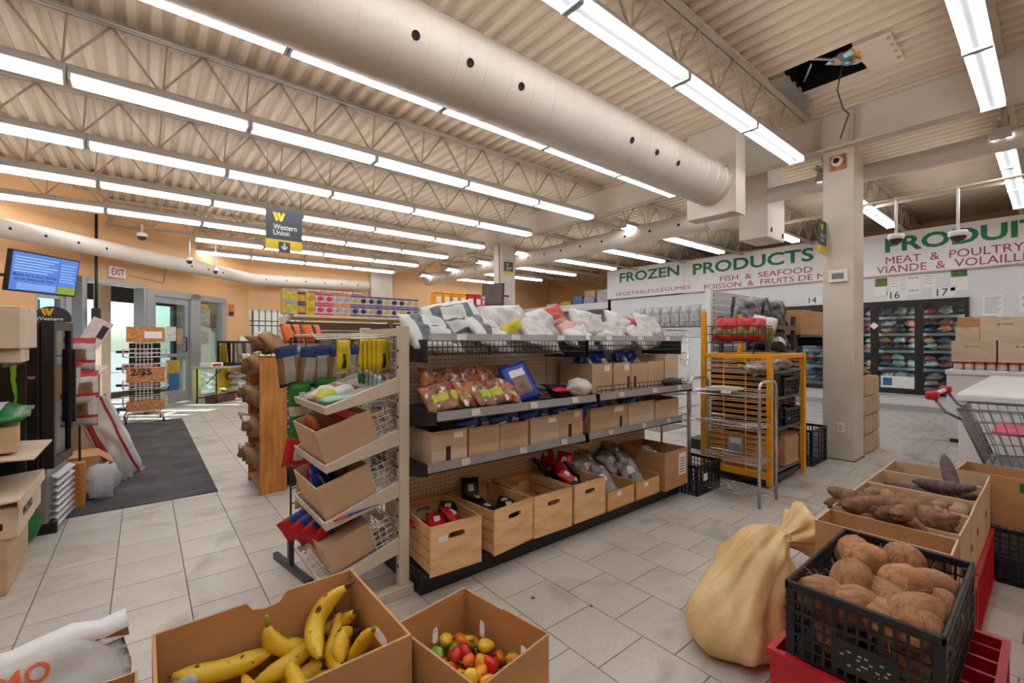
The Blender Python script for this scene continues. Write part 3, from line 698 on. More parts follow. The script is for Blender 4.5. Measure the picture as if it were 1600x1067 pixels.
# thin black pole with a box and flyer
q = MD @ Vector((-3.97, -.10, 0)); t = thing('hanging_pole', 'thin black pole hanging from the ceiling beside the television with a small black box', 'pole', (q.x, q.y, 0))
b = B(); b.rod((0, 0, 1.18), (0, 0, 3.5), .022, 6); b.obj('pole', M_black, t)
b = B(); b.box(-.06, .06, -.06, .06, 1.66, 1.88); b.obj('junction_box', M_blackp, t)
t = thing('flyer', 'white and pink flyer hanging crooked beside the thin black pole', 'flyer', (-.52, 7.35, 1.26), (rad(8), rad(24), rad(30)))
b = B(); b.box(-.11, .11, -.004, 0, 0, .34); b.obj('sheet', mat('flyer_pink', (236, 214, 214), .6, 0, .15, 14), t)
b = B(); b.rod((0, -.002, -.32), (0, -.002, 0), .004, 5); b.obj('holder', M_black, t); b = B(); b.box(.02, .09, -.006, -.004, .12, .28); b.obj('printed_square', mat('flyer_print', (60, 50, 70), .6, 0, .3, 20), t)
# small notices on the orange wall
def wallnote(lab, x, z, w_, h_, m, m2=None):
    t = thing('notice', lab, 'notice', MD @ Vector((x, -.002, z)), rad(45)); b = B(); b.box(0, w_, -.004, 0, 0, h_); b.obj('sheet', m, t)
    if m2: b = B(); b.box(w_*.1, w_*.9, -.006, -.004, h_*.05, h_*.4); b.obj('printed_band', m2, t)
wallnote('orange and black no-entry notice beside the door frame on the orange wall', -.72, 1.93, .20, .30, mat('notice_orange', (220, 130, 70), .6, 0, .2, 20), M_ink)
t = thing('notice', 'white paper taped to the orange wall behind the warming cabinet', 'notice', (1.98, 13.23, 1.22), rad(45)); b = B(); b.box(-.16, .16, -.004, 0, 0, .22); b.obj('sheet', M_paper, t)

# ---------------------------------------------------------------- mat, table and goods by the doors
b = B(); b.bbox(-.50, .50, 4.65, 9.42, .0, .009, .003, 1)
om = b.obj('entrance_mat', mat('mat_fibre', (98, 96, 98), .95, 0, .35, 3.0, .5, 300, (1, 1, 1), 0, col2=(62, 60, 62), detail=8.)); tag(om, 'long dark grey ribbed entrance mat on the floor by the doors', 'mat')
t = thing('folding_table', 'pale grey folding table standing by the door wall under the warming cabinet', 'table', (1.52, 11.92, 0), rad(45))
b = B(); b.bbox(-.85, .85, -.30, .30, .735, .77, .008, 1); b.obj('table_top', mat('table_plastic', (176, 172, 168), .5), t)
for sx in (-.70, .70):
    for sy in (-.22, .22):
        b = B(); b.rod((sx, sy, 0), (sx, sy, .735), .016, 6); b.obj('leg', M_black, t)
    b = B(); b.rod((sx, -.22, .12), (sx, .22, .12), .012, 5); b.obj('leg_brace', M_black, t)
    b = B(); b.rod((sx, 0, .42), (sx*.35, 0, .73), .010, 5); b.obj('folding_strut', M_black, t)
t = thing('warming_cabinet', 'countertop glass warming cabinet with black slanted frame on the folding table', 'display cabinet', MD @ Vector((-1.27, -.64, .771)), rad(45))
b = B(); b.bbox(-.36, .36, -.22, .22, 0, .06, .006, 1); b.obj('base', M_blackp, t)
b = B(); b.bbox(-.36, .28, -.20, .20, .50, .55, .006, 1); b.obj('top_cap', M_blackp, t)
for sx in (-.34, .02):
    b = B(); b.box(sx-.018, sx+.018, -.2, -.17, .06, .5); b.box(sx-.018, sx+.018, .17, .2, .06, .5); b.obj('frame_post', M_blackp, t)
for dx in (0, .30):
    b = B()
    for sy in (-.19, .17): b.M = Matrix.Translation((0, sy, 0)); b.prism([(0, 0), (.01, 0), (.01, .01), (0, .01)], 0, .001); b.M = Matrix(); b.rod((.33-.32+dx-.0, sy+.01, .06), (.24-.30+dx, sy+.01, .5), .022, 6)
    b.obj('slanted_post', M_blackp, t)
for z in (.20, .34):
    b = B(); b.box(-.33, .26, -.18, .18, z, z+.006); b.obj('rack', M_chrome, t)
b = B(); b.box(-.33, .28, -.199, -.195, .06, .5); b.obj('front_glass', M_glass, t)
t = thing('pastry_box', 'red and white flat box at the near end of the folding table', 'box', MD @ Vector((-2.05, -.66, .771)), rad(45))
b = B(); b.bbox(-.17, .17, -.13, .13, 0, .09, .004, 1); b.obj('carton', M_paper, t); b = B(); b.box(-.12, .12, -.133, -.13, .015, .06); b.obj('red_band', M_red, t)
t = thing('floor_sign', 'yellow plastic floor sign folded against the side window behind the folding table', 'floor sign', MD @ Vector((-1.30, -.30, 0)), rad(45))
b = B(); b.M = Matrix.Rotation(pi/2, 4, 'X'); b.prism([(-.17, .25), (.17, .25), (.13, 1.15), (.06, 1.3), (-.06, 1.3), (-.13, 1.15)], -.02, .02); b.obj('panel', M_ygreen, t)
b = B(); b.box(-.17, -.12, -.03, .03, 0, .25); b.box(.12, .17, -.03, .03, 0, .25); b.obj('feet', M_ygreen, t)
M_sack = [mat('sack_white', (226, 222, 214), .6, 0, .2, 9, .3, 30), mat('sack_yellow', (240, 184, 40), .6, 0, .15, 5), mat('sack_red', (190, 70, 50), .6, 0, .2, 6)]
sk_ = [pouch('rice_sack', .42, .56, .17, 20+k, M_sack, (lambda a, q, s, k=k: (1 if k == 1 and abs(q) < .5 else 2 if k == 2 and -.2 < q < .1 else 0)), 8, 8, .25) for k in range(3)]
for c in range(2):
    px_, py_ = (-1.05, -.30)[c], -.60
    if c: px_ = -.36
    t = thing('pallet', 'low wooden pallet under the rice sacks, %s' % ('under the folding table', 'in the corner by the barred window')[c], 'pallet', MD @ Vector((px_, -.34, 0)), rad(45))
    for k in range(4): b = B(); b.box(-.22, .22, -.26+.14*k, -.17+.14*k, .08, .10); b.obj('slat', M_wood2, t)
    for k in range(2): b = B(); b.box(-.21+.36*k, -.15+.36*k, -.26, .26, 0, .08); b.obj('bearer', M_wood2, t)
    for lv in range(3 if c == 0 else 4):
        i = (lv+c) % 3
        o = link('rice_sack', sk_[i], None, MD @ Vector((px_, -.62, .20+.15*lv))); o.rotation_euler = (rad(-90), 0, rad(45+3*lv-4))
        tag(o, '%s rice sack %s, %s layer up' % (('white', 'yellow-banded', 'red-banded')[i], ('under the folding table', 'in the corner by the barred window')[c], ORD[lv]), 'sack', 'rice sacks by the door wall')
for k in range(2):
    t = thing('shoe_box', 'dark reddish crate on the floor under the folding table, %s of two' % ('left', 'right')[k], 'crate', MD @ Vector((-2.0+.32*k, -.70, 0)), rad(45))
    b = B()
    for q in ((-.15, .15, -.11, -.10, 0, .15), (-.15, .15, .10, .11, 0, .15), (-.15, -.14, -.1, .1, 0, .15), (.14, .15, -.1, .1, 0, .15), (-.15, .15, -.11, .11, 0, .01)): b.box(*q)
    b.obj('crate_wall', mat('maroon_plastic', (92, 52, 56), .5), t); b = B()
    for s_ in (-.07, .07): b.lathe([(.0001, 0), (.035, 0), (.035, .10), (.0001, .10)], 10, (s_, 0, .011))
    b.obj('contents', mat('grey_lids', (130, 120, 120), .5), t)

# white wire rack on casters with orange price cards
M_wire = mat('white_wire', (226, 222, 216), .4); M_ocard = mat('orange_card', (226, 156, 96), .7, 0, .3, 22)
t = thing('wire_rack', 'white wire basket rack on casters with orange price cards by the door', 'display rack', (.0, 9.52, 0), rad(4))
b = B()
for k in range(5): b.rod((-.10+.05*k, 0, .16), (-.10+.05*k, 0, 1.34), .006, 4)
for k in range(13): b.rod((-.12, 0, .2+.09*k), (.12, 0, .2+.09*k), .005, 4)
b.obj('grid_spine', M_wire, t)
for z in (.30, .55, .82, 1.06):
    b = B(); x0, x1, y0, y1, h = -.27, .27, -.34, -.01, .13
    for hh in (0, h/2, h):
        for q in (((x0, y0), (x1, y0)), ((x1, y0), (x1, y1)), ((x1, y1), (x0, y1)), ((x0, y1), (x0, y0))): b.rod((*q[0], z+hh), (*q[1], z+hh), .005, 4)
    for k in range(9): xx = x0+(x1-x0)*k/8; b.rod((xx, y0, z), (xx, y0, z+h), .004, 4); b.rod((xx, y0, z), (xx, y1, z), .004, 4)
    for k in range(4): yy = y0+(y1-y0)*k/3; b.rod((x0, yy, z), (x0, yy, z+h), .004, 4); b.rod((x1, yy, z), (x1, yy, z+h), .004, 4)
    b.obj('basket', M_wire, t)
for z, n in ((1.30, 0), (.66, 1), (.22, 2)):
    b = B(); b.M = Matrix.Translation((0, -.36, z)); b.bbox(-.24, .24, -.006, 0, 0, .24 if n < 2 else .16, .002, 1); cdd = b.obj('price_card', M_ocard, t)
    if n == 1: text('lettering', '2/$5', M_ink, cdd, frame((-.19, -.3665, z+.10), *FACE_NY), .26, .12, .001, .03)
    if n == 0: b = B(); b.box(-.02, .20, -.37, -.3665, z+.06, z+.17); b.obj('paper_patch', M_paper, cdd)
for a in range(4):
    an = a*pi/2+pi/4; b = B(); b.tube([(0, 0, .16), (.18*cos(an), .18*sin(an), .17), (.30*cos(an), .30*sin(an), .15), (.33*cos(an), .33*sin(an), .07)], .014, 6); lg = b.obj('leg', M_wire, t)
    b = B(); b.rod((.33*cos(an)-.012, .33*sin(an), .035), (.33*cos(an)+.012, .33*sin(an), .035), .035, 10); b.obj('caster', M_black, lg)
# black merchandiser behind it
t = thing('black_rack', 'black wheeled merchandiser with dark shelves against the door glass', 'display rack', (.0, 10.76, 0), rad(-34))
b = B(); b.box(-.26, .26, 0, .04, .12, 1.28); b.obj('back_panel', M_black, t)
for z in (.50, .80, 1.10):
    b = B(); b.box(-.26, .30, -.30, 0, z, z+.018); b.box(-.26, .30, -.31, -.30, z, z+.045); b.obj('shelf', M_black, t)
b = B(); b.box(-.28, .28, -.35, .08, .07, .12); b.obj('base', M_black, t)
for sx in (-.24, .24):
    for sy in (-.3, .04): b = B(); b.rod((sx-.012, sy, .035), (sx+.012, sy, .035), .035, 10); b.obj('caster', M_black, t)
mrp = [mat('red_pack', (204, 60, 70), .4, 0, .3, 16), M_paper]
rp_ = pouch('candy_pack', .13, .17, .05, 3, mrp, lambda a, q, s: 1 if abs(a) < .4 and -.3 < q < .2 else 0, 5, 5, .3)
for k in range(4):
    o = link('candy_pack', rp_, None, Vector((.0, 10.76, .848))+Matrix.Rotation(rad(-34), 3, 'Z') @ Vector((-.18+.13*k, -.24, 0)), 0); o.rotation_euler = (rad(-80), 0, rad(-40))
    tag(o, 'red candy pack lying on the middle shelf of the black merchandiser, %s from the left' % ORD[k], 'candy pack', 'red packs on the black merchandiser')

# checkout counter with baskets and screen
t = thing('checkout_counter', 'long checkout counter with pale top running towards the doors', 'counter', (-1.0, 7.3, 0))
b = B(); b.box(-.55, .52, -1.35, 1.35, 0, .93); b.obj('cabinet', mat('counter_side', (168, 132, 100), .6), t)
b = B(); b.bbox(-.62, .60, -1.45, 1.42, .93, .965, .006, 1); b.obj('counter_top', mat('counter_top', (214, 208, 204), .4), t)
b = B(); b.box(.601, .604, -1.4, 1.4, .935, .96); b.obj('edge_strip', M_white, t)
t = thing('shopping_basket', 'blue plastic basket on the near end of the checkout counter', 'basket', (-.64, 6.25, .966), rad(6))
mbk = mat('blue_plastic', (70, 128, 206), .45, 0, .1, 5)
for dz in (0, .10):
    b = B()
    for q in ((-.19, .19, -.25, -.235), (-.19, .19, .235, .25), (-.19, -.175, -.25, .25), (.175, .19, -.25, .25)): b.box(*q, dz, dz+.085)
    b.box(-.20, .20, -.26, .26, dz+.085, dz+.098) if not dz else [b.box(*q, dz+.085, dz+.10) for q in ((-.21, .21, -.27, -.235), (-.21, .21, .235, .27), (-.21, -.175, -.27, .27), (.175, .21, -.27, .27))]
    b.obj('basket_wall', mbk, t)
t = thing('checkout_screen', 'black touch screen on a stand at the checkout counter', 'monitor', (-.75, 6.95, .966), rad(62))
b = B(); b.box(-.12, .12, -.08, .08, 0, .02); b.box(-.02, .02, .0, .04, .02, .2); b.obj('stand', M_black, t)
b = B(); b.M = Matrix.Translation((0, -.02, .15)) @ Matrix.Rotation(rad(-25), 4, 'X'); b.bbox(-.2, .2, -.02, .02, 0, .31, .006, 1); b.obj('bezel', M_black, t)
b = B(); b.M = Matrix.Translation((0, -.02, .15)) @ Matrix.Rotation(rad(-25), 4, 'X'); b.box(-.18, .18, -.023, -.0205, .02, .29); b.obj('screen', mat('grey_screen', (120, 128, 130), .2), t)

# ---------------------------------------------------------------- black drinks cooler with sign, goods beside it
FX0, FX1, FY0, FY1, FH = -1.16, -.475, 4.36, 4.80, 1.45
t = thing('drinks_cooler', 'tall black drinks cooler with a green claw mark and silver grille, behind the cartons', 'cooler', (0, 0, 0))
b = B(); b.bbox(FX0, -.545, FY0, FY1, .06, FH, .012, 2); b.obj('cabinet', mat('cooler_black', (20, 24, 24), .3, 0, .2, 3), t)
b = B()
for q in ((FY0, FY0+.05, .44, FH), (FY1-.05, FY1, .44, FH), (FY0+.05, FY1-.05, FH-.06, FH), (FY0+.05, FY1-.05, .44, .50)): b.box(-.54, FX1, q[0], q[1], q[2], q[3])
b.obj('door', M_black, t)
b = B(); b.box(-.50, -.492, FY0+.05, FY1-.05, .50, FH-.06); b.obj('glass_pane', glass('cooler_glass', (170, 180, 185), .5), t)
b = B(); b.box(FX1, FX1+.02, FY1-.03, FY1-.012, .7, 1.25); b.obj('handle', M_black, t)
b = B(); b.box(-.535, -.53, FY0+.06, FY1-.06, .5, FH-.07); b.obj('added_pale_panel', mat('pale_panel_grey', (186, 190, 194), .5, 0, .25, 5), t)  # pale panel added to lighten the dark view behind the glass
for k in range(8):
    b = B(); b.M = Matrix.Translation((-.50, 0, .06+.046*k)) @ Matrix.Rotation(rad(28), 4, 'Y'); b.box(0, .045, FY0+.01, FY1-.01, 0, .008); b.obj('louver', M_alu, t)
b = B(); b.box(-.56, -.51, FY0, FY1, .03, .44); b.obj('grille_backing', M_alu, t)
b = B(); b.box(FX0+.02, -.46, FY0-.01, FY0+.02, .0, .07); b.box(FX0+.02, -.50, FY0, FY1, 0, .06); b.obj('base', M_black, t)
mcl = mat('claw_green', (150, 205, 30), .4, 0, .25, 3, 0, None, (1, 1, 1), 0, col2=(96, 168, 30))
for k, (x, top, bot) in enumerate(((-.86, 1.22, .78), (-.76, 1.22, .84), (-.665, 1.24, .80))):
    rr = random.Random(k); Lf, Rt = [], []
    for j in range(13):
        z = top+(bot-top)*j/12; wd_ = (.05 if j < 2 else .034)*(1-j/16); ww = rr.uniform(-.008, .008)
        Lf.append((x+ww-wd_/2+.01*sin(j), z)); Rt.append((x+ww+wd_/2+.01*sin(j), z))
    b = B(); b.M = Matrix.Translation((0, FY0-.0015, 0)) @ Matrix.Rotation(pi/2, 4, 'X')
    for j in range(12): b.prism([Lf[j], Lf[j+1], Rt[j+1], Rt[j]], 0, .002)
    b.obj('claw_mark', mcl, t)
b = B(); b.M = Matrix.Translation((-.585, FY0-.001, 1.065)) @ Matrix.Rotation(pi/2, 4, 'X'); b.prism([(-.022, .004), (-.012, .012), (0, .008), (.012, .012), (.022, .004), (.01, -.008), (-.01, -.008)], 0, .002); b.obj('lip_sticker', mat('lip_pink', (200, 110, 130), .4), t)
PV = Vector((-.475, 4.36, 0)); RV = Matrix.Rotation(rad(-7), 3, 'Z'); t.location = PV-RV @ PV; t.rotation_euler = (0, 0, rad(-7))
LOGO_A = [(0, 1), (.34, 1), (.60, .22), (.56, .06), (.42, 0), (.34, .04)]; LOGO_B = [(.42, 1), (.76, 1), (.90, .55), (1.04, 1), (1.34, 1), (1.02, .08), (.86, 0), (.74, .08)]
def logo(parent, M, s, m):
    for k, P2 in enumerate((LOGO_A, LOGO_B)):
        b = B(); b.M = M; b.prism([(x*s, y*s) for x, y in P2], 0, .002); b.obj('logo_mark', m, parent)
M_wuy = mat('logo_gold', (244, 176, 30), .5)
t = thing('topper_sign', 'dark half-round sign with a gold striped mark standing on the black cooler', 'sign', (-.505, 4.55, FH), rad(12))
b = B(); b.M = Matrix.Rotation(pi/2, 4, 'X'); b.prism([(.118*cos(pi*k/16), .035+.10*sin(pi*k/16)) for k in range(17)]+[(-.118, 0), (.118, 0)], -.012, .012); b.obj('sign_board', mat('sign_navy', (42, 46, 58), .5), t)
t.scale = (.82, .82, .82)
logo(t, frame((-.075, -.0125, .052), *FACE_NY), .062, M_wuy)
text('lettering', 'Western', M_white, t, frame((-.105, -.0125, .012), *FACE_NY), .17, .028, .001, .015)
# red and white bags on a clip strip
mbg = [mat('bag_silver', (214, 208, 206), .35, 0, .2, 9), mat('bag_red', (190, 30, 54), .4, 0, .15, 5), mat('bag_tan', (170, 120, 92), .4, 0, .3, 9)]
bgm = pouch('snack_bag', .20, .27, .07, 5, mbg, lambda a, q, s: 1 if q > .72 or -.55 < q < -.35 else 2 if (abs(a) < .45 and -.3 < q < .3) else 0, 8, 12, .3)
t = thing('clip_stand', 'thin black stand holding red and white snack bags beside the cooler', 'stand', (-.41, 5.12, 0))
b = B(); b.lathe([(.0001, 0), (.12, 0), (.12, .015), (.0001, .015)], 14); b.obj('base', M_black, t); b = B(); b.rod((0, 0, .015), (0, 0, 1.34), .008, 6); b.obj('pole', M_black, t)
for k, (dx, dy, z, r_) in enumerate(((.0, -.07, 1.07, -20), (.03, -.10, .80, 10), (.02, -.05, .62, -35), (-.06, -.08, .88, -60))):
    o = link('snack_bag', bgm, None, (-.41+dx, 5.12+dy, z), rad(20+r_))
    tag(o, 'red and silver snack bag on the thin stand by the cooler, %s' % ('topmost', 'second from top', 'lowest', 'turned aside')[k], 'snack bag', 'snack bags on the thin stand')
mdr = [mat('sheet_plastic', (206, 206, 208), .3, 0, .15, 6, .4, 20), mat('sheet_maroon', (150, 40, 60), .4)]
o = link('plastic_sack', pouch('plastic_sack', .32, .86, .05, 9, mdr, lambda a, q, s: 1 if -.8 < a < -.45 or .55 < a < .68 else 0, 14, 20, 1.1), None, (-.10, 5.52, .03), 0); o.rotation_euler = (rad(-14), rad(-34), rad(-30))
tag(o, 'long clear plastic sack with a maroon stripe sliding down beside the mat', 'plastic sack')
t = thing('open_carton', 'open brown carton lying on its side at the mat edge by the cooler', 'carton', (-.47, 5.36, 0), rad(5))
b = B()
for q in ((-.22, .16, -.18, -.174, 0, .34), (-.22, .16, .174, .18, 0, .34), (-.22, -.214, -.174, .174, 0, .34), (-.22, .16, -.174, .174, 0, .006), (-.22, .16, -.174, .174, .334, .34)): b.box(*q)
b.obj('carton_body', M_card3, t); b = B(); b.M = Matrix.Translation((.16, 0, .34)) @ Matrix.Rotation(rad(40), 4, 'Y'); b.box(0, .12, -.17, .17, -.005, 0); b.obj('flap', M_card3, t)
b = B(); b.bbox(-.46, -.36, 4.85, 4.93, 0, .36, .003, 1); tag(b.obj('wooden_block', M_wood2), 'upright brown wooden block beside the silver grille of the cooler', 'block')
o = link('clear_wrap', blob(.22, .18, .30, 4, film('clear_wrap', (220, 226, 232), .6), .5, 3, 12, 10, 'clear_wrap'), None, (-.27, 5.02, .15)); tag(o, 'crumpled clear plastic wrap on the mat beside the wooden block', 'plastic wrap')
# cartons and shelf at the left edge
t = thing('stock_shelf', 'black metal shelf unit holding cartons in front of the cooler', 'shelf unit', (0, 0, 0))
for z in (.66, 1.17): b = B(); b.box(-1.40, -.58, 3.55, 4.20, z, z+.02); b.obj('shelf', M_black, t)
for px_, py_ in ((-1.38, 3.57), (-1.38, 4.18), (-.60, 4.18)): b = B(); b.box(px_-.018, px_+.018, py_-.018, py_+.018, 0, 1.19); b.obj('post', M_black, t)
def closed_carton(name, lab, loc, w_, d_, h_, rz=0., m=None, tape=True, marks=(), group=None):
    t = thing(name, lab, 'carton', loc, rz, group); b = B(); b.bbox(-w_/2, w_/2, -d_/2, d_/2, 0, h_, .004, 1); b.obj('carton_body', m or M_card, t)
    if tape: b = B(); b.box(-w_/2-.0006, w_/2+.0006, -.028, .028, h_-.03, h_+.0008); b.obj('tape', mat('tape', (206, 178, 138), .3), t)
    return t
t = closed_carton('carton', 'big plain tan carton on the top shelf at the left edge', (-.735, 3.86, 1.27), .42, .50, .235, 0, M_card2)
t = closed_carton('carton', 'shallow pale carton under the big plain one on the top shelf', (-.74, 3.86, 1.191), .40, .44, .077, rad(4), M_card2, False)
t = closed_carton('carton', 'small tan carton with a punched hole on the lower black shelf', (-.72, 3.74, .70), .34, .24, .14, rad(6), M_card)
b = B(); b.M = Matrix.Translation((0, -.1205, .09)) @ Matrix.Rotation(pi/2, 4, 'X'); b.lathe([(.0001, 0), (.018, 0), (.018, .001), (.0001, .001)], 12); b.obj('punched_hole', M_hole, t)
b = B(); b.M = Matrix.Translation((-.68, 3.80, .683)) @ Matrix.Rotation(rad(4), 4, 'Y'); b.box(-.30, .22, -.28, .34, 0, .008); tag(b.obj('card_sheet', M_card2), 'flat cardboard sheet jutting from the lower black shelf', 'cardboard')
mgs = [mat('bag_white', (232, 232, 234), .5), mat('bag_green', (40, 130, 60), .4, 0, .25, 6)]
o = link('green_sack', pouch('green_sack', .46, .40, .10, 14, mgs, lambda a, q, s: 1 if a > .45 else 0, 9, 8, .5), None, (-.74, 3.62, .875), 0); o.rotation_euler = (rad(-84), 0, rad(0)); tag(o, 'white and green sack lying over the small carton on the lower shelf', 'sack')
t = closed_carton('carton', 'tall tan carton on the floor at the left edge under the printed one', (-.80, 3.71, 0), .51, .54, .29, 0, M_card)
t = closed_carton('printed_carton', 'pale printed carton with a loose lid stacked on the left floor carton', (-.78, 3.76, .291), .55, .66, .16, 0, M_card2, False)
b = B(); b.box(-.20, .22, -.333, -.330, .05, .085); b.obj('printed_bar', M_ink, t)
text('lettering', 'M', M_ink, t, frame((.03, -.3305, .11), *FACE_NY), None, .04, .001, .02); text('lettering', 'certified', M_ink, t, frame((.06, -.3305, .02), *FACE_NY), .14, None, .001)
text('lettering', 'WORKS', M_ink, t, frame((.2755, -.22, .07), (0, 1, 0), (0, 0, 1)), .26, .06, .001, .02)
b = B(); b.M = Matrix.Translation((-.02, -.02, .172)) @ Matrix.Rotation(rad(-5), 4, 'Y'); b.box(-.30, .31, -.36, .36, 0, .01); b.box(.30, .31, -.36, .36, -.05, 0); b.obj('loose_lid', M_card2, t)
o = link('green_wrap', blob(.16, .10, .26, 6, mgs[1], .25, 2.5, 12, 9, 'green_wrap'), None, (-.60, 4.21, .13)); tag(o, 'green plastic pack on the floor between the cartons and the cooler', 'plastic pack')
# ---------------------------------------------------------------- pegboard gondola
def peg_mat():
    m = mat('pegboard', (226, 218, 206), .55, 0, .04, 2.); N = m.node_tree.nodes; K = m.node_tree.links; P = N['Principled BSDF']
    src = P.inputs['Base Color'].links[0].from_socket; tc = N.new('ShaderNodeTexCoord'); sp = N.new('ShaderNodeSeparateXYZ'); K.new(tc.outputs['Object'], sp.inputs[0])
    def M(op, a, b=None):
        n = N.new('ShaderNodeMath'); n.operation = op
        for i, q in enumerate((a, b)):
            if q is None: continue
            if isinstance(q, (int, float)): n.inputs[i].default_value = q
            else: K.new(q, n.inputs[i])
        return n.outputs[0]
    ax = M('SUBTRACT', M('FRACT', M('MULTIPLY', sp.outputs['X'], 38.)), .5); az = M('SUBTRACT', M('FRACT', M('MULTIPLY', sp.outputs['Z'], 38.)), .5)
    r = M('SQRT', M('ADD', M('MULTIPLY', ax, ax), M('MULTIPLY', az, az))); hole = M('LESS_THAN', r, .15)
    mx = N.new('ShaderNodeMix'); mx.data_type = 'RGBA'; K.new(hole, mx.inputs['Factor']); K.new(src, mx.inputs['A']); mx.inputs['B'].default_value = L((60, 54, 48)); K.new(mx.outputs['Result'], P.inputs['Base Color'])
    return m
M_peg = peg_mat(); M_lip = mat('price_channel', (150, 152, 156), .4, .2, .08, 6); M_lipc = mat('clear_channel', (186, 190, 194), .3, 0, .1, 8)
GX0, GXM, GX1, PY = 1.10, 2.345, 3.58, 2.44
g = thing('gondola_shelf', 'long pegboard gondola with grey lipped shelves facing the middle aisle', 'shelf unit', (0, 0, 0))
b = B(); b.box(GX0, GX1, 2.08, 2.80, 0, .10); b.obj('kick_plate', M_black, g)
b = B(); b.bbox(GX0, GX1, 2.04, PY, .10, .122, .004, 1); b.obj('base_deck', M_black, g)
for a, c in ((GX0, GXM), (GXM, GX1)): b = B(); b.box(a+.012, c-.012, PY, PY+.02, .12, 1.33); b.obj('pegboard_panel', M_peg, g)
for x in (GX0, GXM, GX1): b = B(); b.box(x-.012, x+.012, PY-.008, PY+.05, .1, 1.36); b.obj('upright', M_cream, g)
for a, c, si in ((GX0, GXM, 0), (GXM, GX1, 1)):
    for z, yf in ((.645, 2.045), (.925, 1.95)):
        b = B(); b.box(a+.015, c-.015, yf, PY-.01, z, z+.015); b.box(a+.015, c-.015, yf, yf+.012, z-.02, z); s_ = b.obj('shelf', M_black, g)
        b = B(); b.M = Matrix.Translation((0, yf-.002, z-.012)) @ Matrix.Rotation(rad(-14), 4, 'X'); b.box(a+.02, c-.02, -.006, 0, 0, .046); b.obj('price_strip', M_lip, s_)
        b = B()
        for k in range(3): x = a+.25+(c-a-.5)*k/2; b.M = Matrix.Translation((x+.02*((k*5) % 3), yf-.009, z-.004)) @ Matrix.Rotation(rad(-14), 4, 'X'); b.box(-.028, .028, -.003, 0, 0, .034)
        stuff(b.obj('price_tags', mat('dull_tag', (206, 206, 204), .6), s_))
        for x in (a+.02, c-.02):
            b = B(); b.M = Matrix.Translation((x, 0, z)) @ Matrix(((0, 0, 1, 0), (1, 0, 0, 0), (0, 1, 0, 0), (0, 0, 0, 1))); b.prism([(PY-.01, -.11), (PY-.01, .03), (yf, .03), (yf, -.03)], -.004, .004); b.obj('shelf_bracket', M_blackp, s_)
    b = B(); z = 1.245
    for k in range(40): x = a+.02+(c-a-.04)*k/39; b.rod((x, 2.05, z), (x, 2.05, z+.07), .0026, 4); b.rod((x, 2.05, z), (x, PY-.01, z), .0026, 4)
    for zz in (z, z+.035, z+.07): b.rod((a+.015, 2.05, zz), (c-.015, 2.05, zz), .0035, 4)
    for yy in (2.15, 2.3): b.rod((a+.015, yy, z-.004), (c-.015, yy, z-.004), .0035, 4)
    wb_ = b.obj('wire_shelf', M_black, g)
    b = B(); b.box(a+.03, c-.02, 2.036, 2.044, 1.315, 1.352); b.obj('price_strip', M_lipc, wb_)
    b = B()
    for k in range(3): x = a+.22+.38*k; b.box(x-.03, x+.03, 2.03, 2.036, 1.318, 1.35)
    stuff(b.obj('price_tags', M_paper, wb_))
    for x in (a+.02, c-.02): b = B(); b.box(x-.004, x+.004, 2.05, PY, 1.20, 1.32); b.obj('shelf_bracket', M_blackp, wb_)
    if si == 1:
        b = B()
        for k in range(24): x = a+.05+(c-a-.1)*k/23; b.rod((x, 2.0, .945), (x, 2.0, 1.0), .002, 4)
        for zz in (.97, 1.0): b.rod((a+.05, 2.0, zz), (c-.05, 2.0, zz), .003, 4)
        b.obj('basket_rail', M_black, g)

def open_carton(name, lab, loc, w_, d_, h_, rz=0., m=None, sticker=False, group=None, th=.006, notch=False, cut=None, flaps=()):
    t = thing(name, lab, 'carton', loc, rz, group); m = m or M_card; b = B()
    b.box(-w_/2, w_/2, -d_/2, d_/2, 0, th); b.box(-w_/2, -w_/2+th, -d_/2, d_/2, th, h_); b.box(w_/2-th, w_/2, -d_/2, d_/2, th, h_)
    b.box(-w_/2+th, w_/2-th, -d_/2, -d_/2+th, th, h_); b.box(-w_/2+th, w_/2-th, d_/2-th, d_/2, th, h_); b.obj('carton_body', m, t)
    b = B(); e_ = .0004
    for q in ((-w_/2, -w_/2+th, -d_/2, d_/2), (w_/2-th, w_/2, -d_/2, d_/2), (-w_/2+th, w_/2-th, -d_/2, -d_/2+th), (-w_/2+th, w_/2-th, d_/2-th, d_/2)): b.box(*q, h_+e_, h_+e_+.0008)
    stuff(b.obj('cut_edge', mat('cut_edge', (216, 186, 150), .85), t))
    if sticker: b = B(); b.box(w_*.12, w_*.38, -d_/2-.0012, -d_/2, h_*.74, h_*.94); b.obj('price_sticker', M_paper, t)
    if cut: b = B(); b.box(w_*cut-.012, w_*cut+.016, -d_/2-.0012, -d_/2, h_*.08, h_*.52); b.obj('torn_slot', mat('torn_dark', (62, 40, 28), .9), t)
    return t
M_blue = mat('packet_blue', (26, 66, 176), .35, 0, .15, 4); M_bluew = mat('packet_window', (150, 120, 96), .4, 0, .3, 14); M_redp = mat('packet_red', (206, 28, 40), .35, 0, .12, 5); M_lbl = mat('packet_label', (232, 232, 236), .5, 0, .12, 22)
M_clear = film('clear_bag', (222, 228, 230), .72)
blu = [pouch('blue_packet', .14, .20, .045, 30+k, [M_blue, M_lbl, M_bluew], lambda a, q, s: 1 if abs(a) < .45 and .1 < q < .62 else 2 if abs(a) < .5 and -.6 < q < 0 else 0, 8, 10, .3) for k in range(3)]
def put(me, name, lab, cat, loc, rot, group=None):
    o = link(name, me, None, loc); o.rotation_euler = tuple(rad(r) for r in rot); return tag(o, lab, cat, group)
